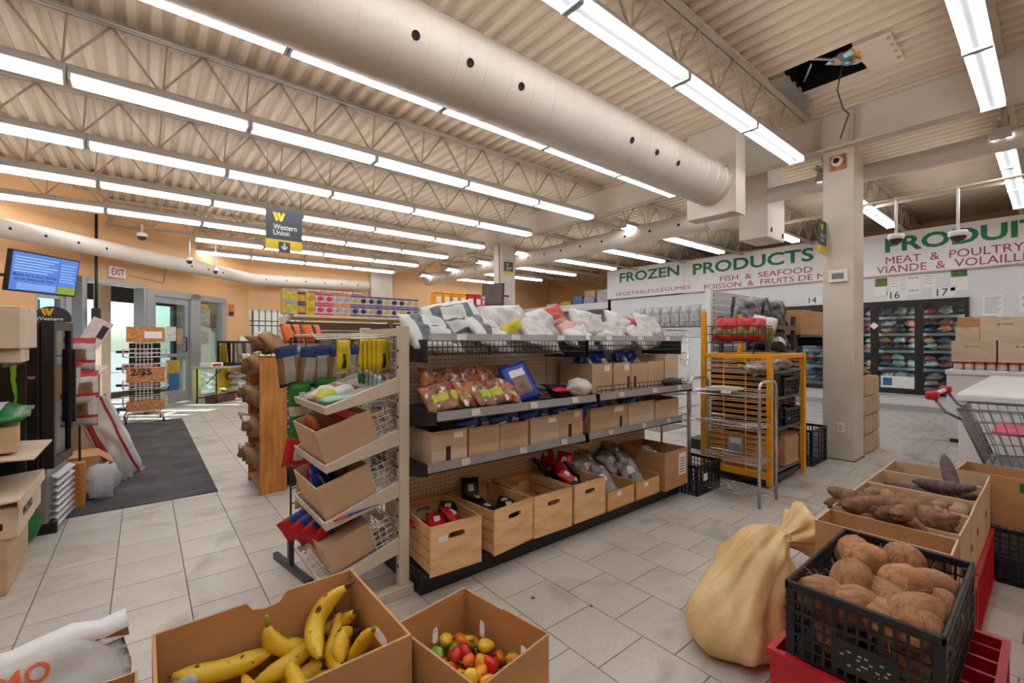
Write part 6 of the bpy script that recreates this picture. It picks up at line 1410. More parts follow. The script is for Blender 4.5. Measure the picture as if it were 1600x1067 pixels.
# packs under the wooden shelf
mpk = [mat('brown_wrap', (120, 70, 40), .4, 0, .35, 18), mat('yellow_wrap', (206, 160, 40), .4, 0, .2, 12), mat('purple_wrap', (70, 44, 70), .4, 0, .2, 10)]
pkm = pouch('shelf_pack', .16, .15, .07, 210, mpk, lambda a, q, s: 1 if abs(q) < .3 else 2 if q > .7 else 0, 7, 8, .4)
for i in range(10): put(pkm, 'shelf_pack', 'brown and yellow pack under the wood-edged shelf, %s from the left' % ORD[i], 'pack', (1.55+.17*i, 4.55, 1.222), (-6, (4, -5, 8)[i % 3], (6, -8, 3)[i % 3]), 'packs under the wood-edged shelf')
for lv, z in ((0, .47), (1, .87)):
    for i in range(8): put(pkm, 'shelf_pack', 'brown and yellow pack on the %s shelf of the second gondola, %s from the left' % (('lowest', 'middle')[lv], ORD[i]), 'pack', (1.15+.18*i, 4.55, z), (-6, 3, (6, -8, 3)[i % 3]), 'packs on the second gondola')

# ---------------------------------------------------------------- third aisle and refrigerated cases far behind
g3 = thing('far_gondola', 'far low gondola topped with small brown jars behind the white bags', 'shelf unit', (0, 0, 0))
b = B(); b.box(4.9, 8.6, 6.75, 7.35, .0, 1.50); b.obj('cabinet', mat('far_shelf', (190, 186, 182), .5), g3); b = B(); b.box(4.86, 8.64, 6.70, 7.38, 1.50, 1.53); b.obj('top_shelf', M_white, g3)
b = B(); b.box(4.9, 8.6, 6.70, 6.74, 1.40, 1.46); b.obj('red_strip', M_redp, g3)
b = B(); b.lathe([(.0001, 0), (.045, 0), (.045, .12), (.03, .14)], 10); j1 = b.mesh('jar_body', mat('jar_brown', (150, 92, 60), .25, 0, .3, 14)); b = B(); b.lathe([(.034, .14), (.034, .17), (.0001, .17)], 10); j2 = b.mesh('lid', M_white)
for i in range(20):
    t = thing('spice_jar', 'small brown jar with a white lid on the far gondola, %s from the left' % ORD[i], 'jar', (5.05+.115*i, 6.82, 1.53), 0, 'jars on the far gondola'); link('jar_body', j1, t); link('lid', j2, t)
t = thing('weighing_scale', 'silver machine with a dark top tray standing on the far gondola', 'machine', (4.95, 7.05, 1.53), rad(20))
b = B(); b.bbox(-.10, .10, -.10, .10, 0, .26, .01, 2); b.obj('housing', M_alu, t); b = B(); b.box(-.16, .16, -.14, .14, .262, .29); b.obj('tray', M_black, t); b = B(); b.box(-.05, .05, -.102, -.1, .08, .18); b.obj('display', M_lbl, t)
t = thing('refrigerated_case', 'long white refrigerated case running to the back wall, boxes stored on top', 'refrigerator case', (0, 0, 0))
b = B(); b.box(11.25, 12.95, 8.95, 13.0, 2.35, 2.56); b.obj('canopy', M_white, t); b = B(); b.box(12.2, 12.95, 8.95, 13.0, .0, 2.35); b.obj('back_body', M_panel, t); b = B(); b.box(11.25, 12.2, 8.95, 13.0, 0, .75); b.obj('base', M_panel, t)
for z in (1.1, 1.5, 1.95): b = B(); b.box(11.6, 12.2, 8.97, 12.98, z, z+.025); b.obj('shelf', M_alu, t)
t = thing('white_cooler', 'white upright cooler with a dark top against the orange back wall', 'cooler', (9.2, 12.9, 0)); b = B(); b.bbox(-.9, .9, -.4, .4, 0, 2.25, .02, 2); b.obj('cabinet', M_white, t); b = B(); b.box(-.7, .8, -.38, .3, 2.252, 2.38); b.obj('dark_tray', M_black, t)
for k in range(2): b = B(); b.box(-.85+.87*k, -.02+.87*k, -.405, -.4, .2, 1.95); b.obj('door', M_glass if False else mat('cooler_door', (206, 212, 216), .2), t)
for k, (y, w_, h_, m, lab) in enumerate(((9.25, .5, .42, mat('print_blue_box', (206, 210, 230), .5, 0, .2, 6), 'white and blue printed carton on top of the far refrigerated case'), (9.85, .45, .20, mbx['grey'], 'low pale carton left of the printed carton on the far case'), (10.35, .42, .28, mat('blue_crate', (70, 120, 180), .4), 'blue carton on top of the far refrigerated case'), (10.9, .5, .14, mbx['lime'], 'flat lime carton at the left on the far case'), (11.6, .5, .10, M_white, 'flat white carton furthest left on the far case'))):
    closed_carton('stored_carton', lab, (11.6, y, 2.5605), .45, w_, h_, 0, m, False, (), 'cartons on the far refrigerated case')
closed_carton('stored_carton', 'tan carton stacked on the low pale carton of the far case', (11.62, 9.85, 2.761), .42, .42, .24, rad(5), M_card, True)
# hanging bags and shelf by the freezer wall (seen above the gondola end)
t = thing('bag_rail', 'white rail of clear hanging bags in front of the freezer wall', 'rail', (9.6, 5.75, 0))
b = B(); b.box(-.02, .02, -1.0, 1.0, 2.14, 2.18); b.obj('rail', M_white, t)
for s_ in (-.95, .95): b = B(); b.rod((0, s_, 0), (0, s_, 2.14), .02, 7); b.box(-.2, .2, s_-.03, s_+.03, 0, .03); b.obj('stand', M_white, t)
hb = pouch('hanging_bag', .24, .50, .10, 220, [mat('bag_greyclear', (206, 205, 208), .3, 0, .3, 12, .5, 24)], None, 8, 12, .8)
for i in range(8): put(hb, 'hanging_bag', 'clear grey bag hanging on the white rail before the freezer wall, %s from the left' % ORD[i], 'bag', (9.55, 6.6-.24*i, 1.63), (0, 0, -90+(8, -6, 12)[i % 3]), 'clear bags on the white rail')
t = thing('white_island_case', 'long low white freezer case with glass top in the back aisle', 'freezer', (8.0, 5.2, 0)); b = B(); b.bbox(-1.2, 1.2, -.5, .5, 0, 1.38, .02, 2); b.obj('cabinet', M_white, t); b = B(); b.box(-1.15, 1.15, -.46, .46, 1.385, 1.40); b.obj('glass_lid', mat('lid_glass', (140, 150, 150), .1), t)

# ---------------------------------------------------------------- slatted gondola, racks and the yellow cage
t = thing('slat_gondola', 'tall pale slatted gondola behind the yellow cage rack', 'shelf unit', (0, 0, 0))
for k in range(22): b = B(); b.box(5.22, 7.40, 2.62, 2.636, .12+.082*k, .12+.082*k+.074); b.obj('back_slat', mat('slat_pale', (196, 198, 198), .45, 0, .04, 2), t)
for x in (5.20, 6.3, 7.42): b = B(); b.box(x-.03, x+.03, 2.60, 2.66, 0, 1.95); b.obj('upright', M_white, t)
b = B()
for k in range(34): b.box(5.234, 5.238, 2.594, 2.6, .2+.05*k, .222+.05*k)
stuff(b.obj('slots', M_hole, t)); b = B(); b.box(6.4, 7.4, 2.06, 2.61, 1.37, 1.395); b.box(6.4, 6.42, 2.1, 2.61, 1.25, 1.37); b.box(7.38, 7.4, 2.1, 2.61, 1.25, 1.37); b.obj('shelf', M_black, t)
b = B(); b.box(5.2, 7.4, 2.50, 2.90, 0, .12); b.obj('kick_plate', M_black, t)
closed_carton('carton', 'long brown carton on the shelf of the slatted gondola left of the near pillar', (6.90, 2.28, 1.396), .84, .40, .32, 0, M_card3)
Y0, Y1, YX0, YX1 = 1.60, 2.20, 4.24, 5.04
yr = thing('cage_rack', 'yellow steel cage rack with wire sides standing between gondola and pillar', 'rack', (0, 0, 0))
def ybar(nm, *q): b = B(); b.bbox(*q, .004, 1); return b.obj(nm, M_yel, yr)
for x in (YX0, YX1):
    ybar('post', x-.022, x+.022, Y1-.022, Y1+.022, .05, 1.60); ybar('post', x-.022, x+.022, Y0-.022, Y0+.022, .02 if x > 5 else .04, 1.20)
    ybar('rail', x-.02, x+.02, Y0+.022, Y1-.022, 1.155, 1.195); ybar('rail', x-.02, x+.02, Y0+.022, Y1-.022, .09, .15)
for y in (Y0, Y1): ybar('rail', YX0+.022, YX1-.022, y-.02, y+.02, 1.155, 1.195)
M_ywire = mat('orange_wire', (240, 178, 104), .4)
for x in (YX0-.005, YX1):
    b = B()
    for k in range(19): z = .19+.052*k; b.rod((x, Y0+.02, z), (x, Y1-.02, z), .0052, 4); b.rod((x, Y0+.02, z+.017), (x, Y1-.02, z+.017), .0042, 4)
    for y in (1.80, 2.0): b.rod((x-.006, y, .15), (x-.006, y, 1.16), .0055, 4)
    b.obj('wire_side', M_ywire, yr)
for z in (.12, .50, .78, 1.02):
    b = B(); b.box(YX0+.02, YX1-.02, Y0+.01, Y1-.01, z, z+.018); b.obj('shelf', mat('rack_shelf', (96, 98, 102), .4, .2), yr)
b = B(); b.box(YX0+.01, YX1-.01, Y0+.01, Y1-.01, .05, .10); b.obj('base_plate', M_black, yr)
b = B(); b.box(YX0-.018, YX0-.014, 1.82, 1.955, .26, .44); b.obj('notice_card', mat('card_grey', (168, 176, 188), .5, 0, .2, 12), yr); b = B(); b.box(YX0-.021, YX0-.018, 1.84, 1.935, .37, .42); b.obj('notice_header', M_white, yr)
t = closed_carton('carton', 'orange-brown carton low in the yellow cage rack', (4.82, 1.76, .1385), .34, .28, .26, 0, M_card3)
t = closed_carton('carton', 'wide brown carton against the wires low in the yellow cage rack', (4.42, 1.95, .1385), .30, .44, .30, 0, M_card3)
vent_crate('vented_crate', 'black vented crate on the second shelf of the yellow cage rack', (4.82, 1.82, .7985), .38, .40, .17, 0, None, 9, 9, 4)
vent_crate('vented_crate', 'black vented crate on the lowest cartons of the yellow cage rack', (4.82, 1.76, .519), .38, .30, .16, 0, None, 9, 8, 4)
for i in range(4):  # black trays added to darken the gaps behind the wires
    t = thing('dark_filler_tray', 'black filler tray darkening the gaps behind the yellow cage wires, %s from the bottom' % ORD[i], 'tray', (4.46, 1.90, (.52, .63, .80, .91)[i])); b = B(); walls(b, .34, .50, .105, .006); b.obj('tray_body', M_blackp, t); b = B(); b.box(-.172, .172, -.252, .252, .09, .098); b.obj('rim', M_blackp, t)
for i in range(4): put(dkp[i % 2], 'dark_pack', 'dark flat pack in the yellow cage rack, %s from the front' % ORD[i], 'flat pack', (4.70+.05*i, 1.72+.10*i, 1.042+.01*i), (-76, 0, 60-20*i), 'dark packs in the yellow cage rack')
for i in range(6): put(cbg[i % 2], 'clear_bag', 'crinkled clear packet on the top shelf of the yellow cage, %s from the front' % ORD[i], 'bag', (4.34+.12*i, 1.66+.03*(i % 3), 1.045+.01*i), (-82, 0, (70, 100, 85)[i % 3]), 'clear packets in the yellow cage rack')
# wire basket with red bags on the cage top
t = thing('wire_basket', 'black wire basket of red and clear bags on top of the yellow cage', 'basket', (4.56, 1.96, 1.30))
b = B(); x0, x1, y0, y1, h = -.26, .30, -.20, .24, .16
for hh in (0, h*.5, h):
    for q in (((x0, y0), (x1, y0)), ((x1, y0), (x1, y1)), ((x1, y1), (x0, y1)), ((x0, y1), (x0, y0))): b.rod((*q[0], hh), (*q[1], hh), .004, 4)
for k in range(11): xx = x0+(x1-x0)*k/10; b.rod((xx, y0, 0), (xx, y0, h), .003, 4); b.rod((xx, y0, 0), (xx, y1, 0), .003, 4); b.rod((xx, y1, 0), (xx, y1, h), .003, 4)
for k in range(10): yy = y0+(y1-y0)*k/9; b.rod((x0, yy, 0), (x0, yy, h), .003, 4); b.rod((x1, yy, 0), (x1, yy, h), .003, 4); b.rod((x0, yy, 0), (x1, yy, 0), .003, 4)
for q in ((x0, y0), (x1, y0), (x0, y1), (x1, y1)): b.rod((*q, -.105), (*q, 0), .006, 5)
b.obj('wire_body', M_black, t)
mrb = [mat('red_bag_film', (216, 40, 56), .3, 0, .2, 8, .5, 24), mat('bag_veg', (170, 160, 70), .4, 0, .35, 16), mat('bag_whitefilm', (226, 216, 206), .3, 0, .15, 8)]
rbm = pouch('produce_bag', .17, .24, .12, 230, mrb, lambda a, q, s: 1 if -.6 < q < -.05 and abs(a) < .7 else 0, 9, 10, .7); rb2 = pouch('produce_bag', .22, .28, .14, 231, mrb, lambda a, q, s: 1 if q < 0 else 2, 9, 10, .6)
for i in range(4): put(rbm, 'produce_bag', 'red bag in the wire basket above the yellow cage, %s from the left' % ORD[i], 'bag', (4.38+.04*i, 2.10-.085*i, 1.31), (-14, (8, -10, 5)[i % 3], -80+6*i), 'red bags in the wire basket')
put(rb2, 'produce_bag', 'white-topped net bag at the right end of the wire basket', 'bag', (4.66, 1.84, 1.31), (-24, 14, -60))
# black shelf rack behind with dark bags
t = thing('black_shelf_rack', 'black shelf rack of dark bags and crates between the yellow cage and the pillar', 'rack', (0, 0, 0))
for x in (5.14, 5.86):
    for y in (1.96, 2.46): b = B(); b.box(x-.02, x+.02, y-.02, y+.02, 0, 1.60); b.obj('post', mat('dark_post', (66, 62, 62), .5), t)
for z in (.12, .48, .82, 1.18, 1.46): b = B(); b.box(5.12, 5.88, 1.94, 2.48, z, z+.02); b.box(5.12, 5.88, 1.935, 1.94, z-.02, z+.03); b.obj('shelf', mat('rack_shelf', (96, 98, 102)), t)
mdb = [mat('bag_dark', (40, 42, 52), .35, 0, .4, 10, .5, 24), mat('bag_navyprint', (40, 74, 130), .4, 0, .2, 8), M_lbl, mat('bag_silverprint', (150, 148, 156), .3, 0, .5, 12, .6, 26)]
dbm = pouch('dark_bag', .40, .30, .16, 240, mdb, lambda a, q, s: 2 if (a > .1 and -.35 < q < .05) else 1 if q > .35 and a < .2 else 0, 12, 10, .6)
sbm = pouch('silver_bag', .34, .34, .14, 241, mdb, lambda a, q, s: 3 if abs(a) < .8 else 0, 12, 12, .9)
for i in range(2): put(dbm, 'dark_bag', 'dark bag with a pale label on the black rack above the cage top, %s' % ('left one', 'right one')[i], 'bag', (5.30+.34*i, 2.02+.04*i, 1.205), (-30, 6, -50+20*i), 'dark bags on the black rack')
for i in range(3): put(sbm, 'silver_bag', 'silver and black crinkled bag high on the black rack, %s from the left' % ORD[i], 'bag', (5.26+.25*i, 2.24-.06*i, 1.485), (-18, (8, -8, 4)[i], -60+14*i), 'silver bags on the black rack')
put(sbm, 'silver_bag', 'striped silver bag sticking out toward the pillar from the black rack', 'bag', (5.80, 2.0, 1.22), (-62, 0, -10))
for i in range(3):
    for j, z in enumerate((.141, .501, .841)):
        vent_crate('vented_crate', 'dark crate on the black rack, %s shelf, %s from the left' % (ORD[j], ORD[i]), (5.26+.24*i, 2.18, z), .22, .40, .22 if j else .24, 0, None, 5, 9, 4, 'dark crates on the black rack')
vent_crate('vented_crate', 'black crate standing on its own on the floor between rack and pillar', (5.62, 1.76, 0), .46, .28, .38, 0, None, 10, 8, 6)
# chrome wire rack in front
cr = thing('chrome_rack', 'low chrome wire rack on thin round legs in front of the yellow cage', 'rack', (0, 0, 0))
for y in (1.48, 2.06):
    b = B(); b.tube([(3.72, y, 0), (3.72, y, .92), (3.735, y, .965), (3.775, y, .985), (3.99, y, .985), (4.035, y, .965), (4.05, y, .92), (4.05, y, 0)], .0125, 7); b.obj('leg_loop', M_chrome, cr)
for z in (.07, .335, .62, .87):
    b = B()
    for k in range(22): y = 1.49+.56*k/21; b.rod((3.72, y, z), (4.05, y, z), .0022, 4)
    for x in (3.72, 3.83, 3.94, 4.05): b.rod((x, 1.48, z-.004), (x, 2.06, z-.004), .0035, 4)
    if z > .5:
        for x in (3.72, 4.05): b.rod((x, 1.48, z+.03), (x, 2.06, z+.03), .003, 4)
    b.obj('wire_shelf', M_chrome, cr)
put(pouch('yellow_leaflet', .30, .26, .03, 250, [mat('leaflet', (232, 214, 150), .5, 0, .3, 14), mat('leaflet_b', (150, 150, 176), .5, 0, .2, 10)], lambda a, q, s: 1 if q < -.4 else 0, 8, 8, .5), 'leaflet_pile', 'yellow and grey packets lying on the top of the chrome rack', 'packets', (3.76, 1.84, .895), (-86, 0, -88))
b = B(); b.box(3.715, 3.72, 1.70, 1.78, .88, .91); tag(b.obj('price_ticket', M_paper), 'small white price ticket clipped to the chrome rack', 'ticket')
put(cbg[1], 'clear_bag', 'small clear scrap on the bottom shelf of the chrome rack', 'scrap', (3.80, 1.70, .085), (-86, 0, 20)).scale = (.4, .35, .4)
# wire tower at the gondola end
wt = thing('wire_tower', 'grey wire basket tower between the pegboard gondola and the yellow cage', 'rack', (0, 0, 0))
for x in (3.66, 4.12):
    for y in (2.30, 2.80): b = B(); b.rod((x, y, 0), (x, y, 1.42), .010, 6); b.obj('post', M_chrome, wt)
for z in (.14, .48, .80, 1.08, 1.30):
    b = B()
    for hh in (0, .06, .12):
        for q in (((3.66, 2.30), (4.12, 2.30)), ((4.12, 2.30), (4.12, 2.80)), ((4.12, 2.80), (3.66, 2.80)), ((3.66, 2.80), (3.66, 2.30))): b.rod((*q[0], z+hh), (*q[1], z+hh), .004, 4)
    for k in range(14): x = 3.66+.46*k/13; b.rod((x, 2.30, z), (x, 2.30, z+.12), .0025, 4); b.rod((x, 2.30, z), (x, 2.80, z), .0025, 4)
    for k in range(12): y = 2.30+.5*k/11; b.rod((3.66, y, z), (3.66, y, z+.12), .0025, 4)
    b.obj('wire_basket', M_chrome if z > .4 else M_black, wt)
for i, z in enumerate((.50, .82, 1.10)):
    for j in range(3): put(snk[j] if i == 0 else dkp[j % 2] if i == 2 else rbm, 'tower_pack', 'packet in the wire tower, %s basket up, %s from the left' % (ORD[i+1], ORD[j]), 'packet', (3.76+.13*j, 2.42+.04*j, z), (-40, 8, 10-20*j), 'packets in the wire tower')
vent_crate('vented_crate', 'black vented crate with a white tag at the foot of the wire tower', (3.80, 2.10, 0), .40, .36, .26, 0, None, 12, 10, 6)
b = B(); b.box(-.03, .03, -.004, 0, 0, .06); tag(b.obj('price_tag', M_paper, None, (3.72, 1.917, .12)), 'white tag on the black crate at the foot of the wire tower', 'tag')

# ---------------------------------------------------------------- pillar fittings
t = thing('thermostat', 'white thermostat with a grey display on the near pillar', 'thermostat', (5.949, 1.54, 1.965)); b = B(); b.bbox(-.03, 0, -.09, .09, 0, .135, .01, 3); b.obj('case', M_white, t); b = B(); b.box(-.032, -.0302, -.055, .055, .035, .10); b.obj('display', mat('lcd_grey', (120, 126, 124), .3), t)
t = thing('outlet', 'white wall outlet plate low on the near pillar', 'outlet', (5.949, 1.52, .30)); b = B(); b.bbox(-.008, 0, -.036, .036, 0, .115, .003, 1); b.obj('plate', M_white, t)
for z in (.03, .068): b = B(); b.box(-.0095, -.008, -.016, .016, z, z+.024); b.obj('socket_face', mat('outlet_grey', (196, 200, 210), .4), t)
t = thing('pillar_camera', 'round security camera on a small wooden plate at the pillar top', 'security camera', (5.949, 1.545, 3.30)); b = B(); b.box(-.015, 0, -.075, .075, -.09, .075); b.obj('wooden_plate', M_wood2, t)
b = B(); b.M = Matrix.Translation((-.015, 0, 0)) @ Matrix.Rotation(-pi/2, 4, 'Y'); b.lathe([(.055, 0), (.055, .03), (.04, .05), (.0001, .05)], 16); b.obj('housing', M_white, t)
b = B(); b.M = Matrix.Translation((-.066, 0, 0)) @ Matrix.Rotation(-pi/2, 4, 'Y'); b.lathe([(.03, 0), (.024, .018), (.0001, .024)], 14); b.obj('lens', M_black, t)
def hang_sign(lab, loc, w_, h_, wires=None, arrow=True):
    t = thing('hanging_sign', lab, 'sign', loc); b = B(); b.box(0, w_, -.006, .006, h_*.24, h_); b.obj('sign_board', M_sign, t)
    b = B(); b.box(0, w_, -.006, .006, 0, h_*.24); b.obj('yellow_panel', M_ygreen, t)
    if arrow:
        b = B(); b.box(w_*.34, w_*.66, -.008, -.0062, -h_*.06, h_*.19); b.obj('arrow_panel', M_sign, t)
        b = B(); b.M = Matrix.Translation((w_*.5, -.0085, h_*.06)) @ Matrix.Rotation(pi/2, 4, 'X'); s = w_*.12; b.prism([(-.2*s, 1*s), (.2*s, 1*s), (.2*s, -.1*s), (.7*s, .4*s), (.7*s, -.05*s), (0, -.75*s), (-.7*s, -.05*s), (-.7*s, .4*s), (-.2*s, -.1*s)], 0, .0015); b.obj('arrow', M_white, t)
    logo(t, frame((w_*.18, -.0065, h_*.68), *FACE_NY), h_*.21, M_ygreen)
    text('lettering', 'Western', M_white, t, frame((w_*.20, -.0065, h_*.485), *FACE_NY), w_*.64, h_*.13, .001, .01); text('lettering', 'Union', M_white, t, frame((w_*.20, -.0065, h_*.345), *FACE_NY), w_*.44, h_*.13, .001, .01)
    if wires: 
        for x in (.05, .95): b = B(); b.rod((w_*x, 0, h_), (w_*x, 0, h_+wires), .003, 4); b.obj('hanger_wire', M_black, t)
    return t
p = at(415, 385, Y=6.66); w1 = at(472, 385, Y=6.66).x-p.x; hang_sign('charcoal and yellow hanging sign with an arrow over the middle aisle', (p.x, 6.66, p.z-.02), w1, at(415, 322, Y=6.66).z-p.z+.02, 3.86-at(415, 322, Y=6.66).z)
p = at(788, 428, Y=7.588); hang_sign('charcoal hanging sign mounted beside the far pillar', (p.x, 7.588, p.z), .24, .27, None, False)
hang_sign('charcoal sign with yellow edge fixed to the near pillar corner', (5.70, 1.66, 2.29), .245, .36, None, False)
b = B(); b.bbox(5.78, 5.94, 7.50, 7.56, 2.30, 2.62, .01, 1); tag(b.obj('speaker_box', M_white), 'small white box on the far pillar above the monitor', 'box') if False else b.b.free()
t = thing('monitor', 'black monitor on a bracket beside the far pillar', 'monitor', (5.60, 7.46, 2.06), (rad(-8), 0, rad(-58))); b = B(); b.bbox(-.24, .24, -.03, .03, 0, .46, .008, 1); b.obj('bezel', M_black, t); b = B(); b.box(-.22, .22, -.0325, -.0305, .03, .44); b.obj('screen', mat('dim_screen', (96, 84, 78), .25), t)
b = B(); b.tube([(0, .03, .23), (.1, .15, .25), (.26, .26, .25)], .018, 6); b.obj('bracket', M_black, t)
b = B(); b.tube([(5.93, 7.66, 3.42), (5.935, 7.65, 3.0), (5.925, 7.64, 2.5), (5.93, 7.6, 2.2)], .009, 5); tag(b.obj('cable', M_black), 'dark cable running down the far pillar to the monitor', 'cable')
# stack of kraft sacks behind the pillar
M_ksk = mat('sack_kraft', (206, 174, 138), .7, 0, .14, 6, .3, 20)
for r in range(4):
    for k in range(2):
        b = B(); b.bbox(-.165, .165, -.15, .15, 0, .222, .028, 3)
        for v in b.b.verts: v.co += Vector((noise.noise(v.co*9+Vector((r, k, 0))), noise.noise(v.co*9+Vector((0, r, k+5))), 0))*.012
        o = b.obj('kraft_sack', M_ksk, None, (6.54+.335*k, 1.545, .001+.2235*r))
        tag(o, 'tan kraft sack behind the near pillar, %s layer up, %s' % (ORD[r], ('nearer the pillar', 'further from the pillar')[k]), 'sack', 'kraft sacks behind the pillar')
o = put(kb[0], 'paper_scrap', 'crumpled brown paper on top of the kraft sacks behind the pillar', 'paper', (6.72, 1.42, .93), (-80, 0, 20)); o.scale = (.7, .6, .7)

# ---------------------------------------------------------------- chest freezers, cartons, shopping cart
def chest(lab, x0, x1, y0, y1, h):
    t = thing('chest_freezer', lab, 'freezer', (0, 0, 0)); b = B(); b.bbox(x0, x1, y0, y1, .05, h-.07, .012, 2); b.obj('cabinet', M_white, t); b = B(); b.bbox(x0-.015, x1+.01, y0-.01, y1+.015, h-.065, h, .014, 2); b.obj('lid', M_white, t); b = B(); b.box(x0+.03, x1-.03, y0+.03, y1-.03, 0, .05); b.obj('plinth', M_black, t)
    b = B(); b.box(x0-.035, x0-.013, (y0+y1)/2-.03, (y0+y1)/2+.03, h-.10, h-.02); b.obj('latch', M_chrome, t); return t
chest('near long white chest freezer beside the shopping cart', 5.0, 7.9, -.35, .50, .90)
chest('far white chest freezer under the stacked tan cartons', 8.10, 9.9, -.60, .92, .945)
b = B(); b.lathe([(.0001, 0), (.045, 0), (.045, .065), (.038, .075)], 12); c1 = b.mesh('jar_body', mat('jar_white', (226, 214, 206), .4, 0, .1, 9)); b = B(); b.lathe([(.043, .075), (.043, .105), (.0001, .105)], 12); c2 = b.mesh('lid', mat('lid_orange', (226, 104, 50), .4)); 
for i in range(12):
    t = thing('lidded_jar', 'small jar with an orange lid under the tan cartons, %s from the left' % ORD[i], 'jar', (8.22, .82-.097*i, .9455), 0, 'orange-lidded jars on the far freezer'); link('jar_body', c1, t); link('lid', c2, t)
    t = thing('lidded_jar', 'small orange-lidded jar in the back row under the tan cartons, %s from left' % ORD[i], 'jar', (8.50, .82-.097*i, .9455), 0, 'orange-lidded jars on the far freezer'); link('jar_body', c1, t); link('lid', c2, t)
def stamp(t, w_, d_, h_): b = B(); b.M = Matrix.Translation((-w_/2-.0008, .06, h_*.72)) @ Matrix.Rotation(pi/2, 4, 'Y'); b.lathe([(.0001, 0), (.016, 0), (.016, .0008), (.0001, .0008)], 10); b.obj('printed_stamp', M_card3, t); b = B(); b.box(-w_/2-.0012, -w_/2, -.06, .03, h_*.69, h_*.75); b.obj('printed_line', M_card3, t)
t = closed_carton('stacked_carton', 'tan carton resting on the jars, left of the lower pair', (8.40, .68, 1.051), .50, .40, .27, 0, M_card2); stamp(t, .5, .6, .27)
t = closed_carton('stacked_carton', 'tan carton resting on the jars, right of the lower pair', (8.40, .245, 1.051), .50, .44, .27, 0, M_card2); stamp(t, .5, .6, .27)
t = closed_carton('stacked_carton', 'big tan carton on top of the two lower cartons', (8.42, .40, 1.322), .50, .44, .29, 0, M_card2); stamp(t, .5, .44, .28)
t = closed_carton('stacked_carton', 'lower tan carton at the right end of the jar row', (8.40, -.22, 1.051), .50, .46, .27, 0, M_card2); stamp(t, .5, .46, .27)
t = closed_carton('stacked_carton', 'upper tan carton at the right beside the big one', (8.42, -.06, 1.322), .50, .44, .29, 0, M_card2); stamp(t, .5, .44, .28)
t = closed_carton('stacked_carton', 'small plain tan carton at the left on the lower pair', (8.40, .735, 1.322), .40, .22, .17, 0, M_card2)
t = closed_carton('stacked_carton', 'orange-brown carton peeking behind the small plain one', (8.90, .70, .946), .36, .36, .70, 0, M_card3)
sc_ = thing('shopping_cart', 'grey wire shopping cart with red handle ends by the root cartons', 'shopping cart', (4.42, 0, 0))
M_cart = mat('cart_wire', (128, 134, 142), .35, .5, .08, 6)
CW = .28
def rim(y, z, w_): return [(-w_, y, z), (w_, y, z)]
b = B()
T = {'bl': (-CW, .42, .865), 'br': (CW, .42, .865), 'fl': (-CW*.82, -.52, .90), 'fr': (CW*.82, -.52, .90), 'Bl': (-CW*.86, .29, .50), 'Br': (CW*.86, .29, .50), 'Fl': (-CW*.72, -.46, .60), 'Fr': (CW*.72, -.46, .60)}
T = {k: Vector(v) for k, v in T.items()}
for a, c in (('bl', 'fl'), ('br', 'fr'), ('fl', 'fr'), ('bl', 'Bl'), ('br', 'Br'), ('fl', 'Fl'), ('fr', 'Fr'), ('Bl', 'Fl'), ('Br', 'Fr'), ('Bl', 'Br'), ('Fl', 'Fr')): b.rod(T[a], T[c], .008, 6)
b.obj('basket_frame', M_cart, sc_)
def grid_face(a, b_, c, d, nu, nv, r1=.0028):
    b = B()
    for i in range(1, nu): s = i/nu; b.rod(a.lerp(b_, s), d.lerp(c, s), r1, 4)
    for j in range(1, nv): s = j/nv; b.rod(a.lerp(d, s), b_.lerp(c, s), r1*1.2, 4)
    b.obj('basket_wires', M_cart, sc_)
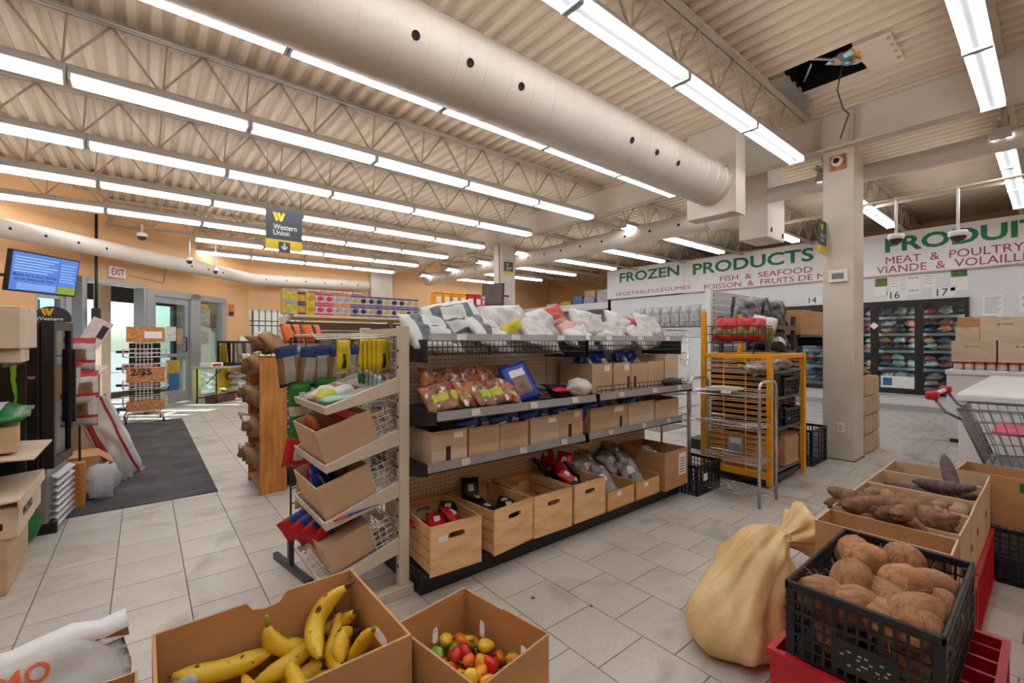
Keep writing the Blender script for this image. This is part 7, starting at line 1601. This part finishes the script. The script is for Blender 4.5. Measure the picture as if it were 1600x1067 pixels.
grid_face(T['bl'], T['fl'], T['Fl'], T['Bl'], 20, 5); grid_face(T['br'], T['fr'], T['Fr'], T['Br'], 20, 5); grid_face(T['Bl'], T['Br'], T['Fr'], T['Fl'], 10, 14); grid_face(T['fl'], T['fr'], T['Fr'], T['Fl'], 10, 5); grid_face(T['bl'], T['br'], T['Br'], T['Bl'], 10, 3)
b = B(); b.tube([(-CW-.005, .40, .80), (-CW-.01, .47, .84), (-CW-.01, .535, .935)], .010, 6); b.tube([(CW+.005, .40, .80), (CW+.01, .47, .84), (CW+.01, .535, .935)], .010, 6); b.obj('handle_arm', M_cart, sc_)
b = B(); b.rod((-CW, .54, .945), (CW, .54, .945), .014, 10); b.obj('handle_bar', M_white, sc_)
for s_ in (-1, 1): b = B(); b.bbox(s_*CW-.045, s_*CW+.045, .505, .575, .915, .975, .02, 3); b.obj('handle_end', M_red, sc_)
b = B(); b.bbox(-.22, .22, .10, .27, .715, .735, .006, 2); b.obj('seat_flap', mat('seat_pink', (214, 62, 96), .5, 0, .1, 5), sc_)
b = B()
for k in range(9): x = -.22+.055*k; b.rod((x, .12, .58), (x, -.04, .93), .004, 4)
for z_ in (0, .5, 1): b.rod((-.22, .12-.16*z_, .58+.35*z_), (.22, .12-.16*z_, .58+.35*z_), .005, 4)
b.obj('seat_back', M_cart, sc_)
b = B(); b.bbox(-.24, .24, .27, .31, .48, .52, .01, 2); b.obj('rear_bumper', mat('cart_plastic', (120, 132, 146), .4), sc_)
b = B()
for s_ in (-1, 1): b.tube([(s_*.24, .29, .50), (s_*.27, .33, .25), (s_*.27, .30, .16), (s_*.20, -.42, .15)], .012, 6); b.rod((s_*.22, -.38, .60), (s_*.20, -.42, .15), .010, 6)
b.rod((-.27, .31, .18), (.27, .31, .18), .010, 6); b.rod((-.2, -.42, .15), (.2, -.42, .15), .010, 6); b.obj('chassis', M_cart, sc_)
for s_ in (-1, 1):
    for y, x in ((.29, .27), (-.40, .20)): b = B(); b.rod((s_*x-.013, y, .062), (s_*x+.013, y, .062), .062, 14); b.box(s_*x-.02, s_*x+.02, y-.012, y+.012, .06, .16); b.obj('caster_wheel', M_black, sc_)
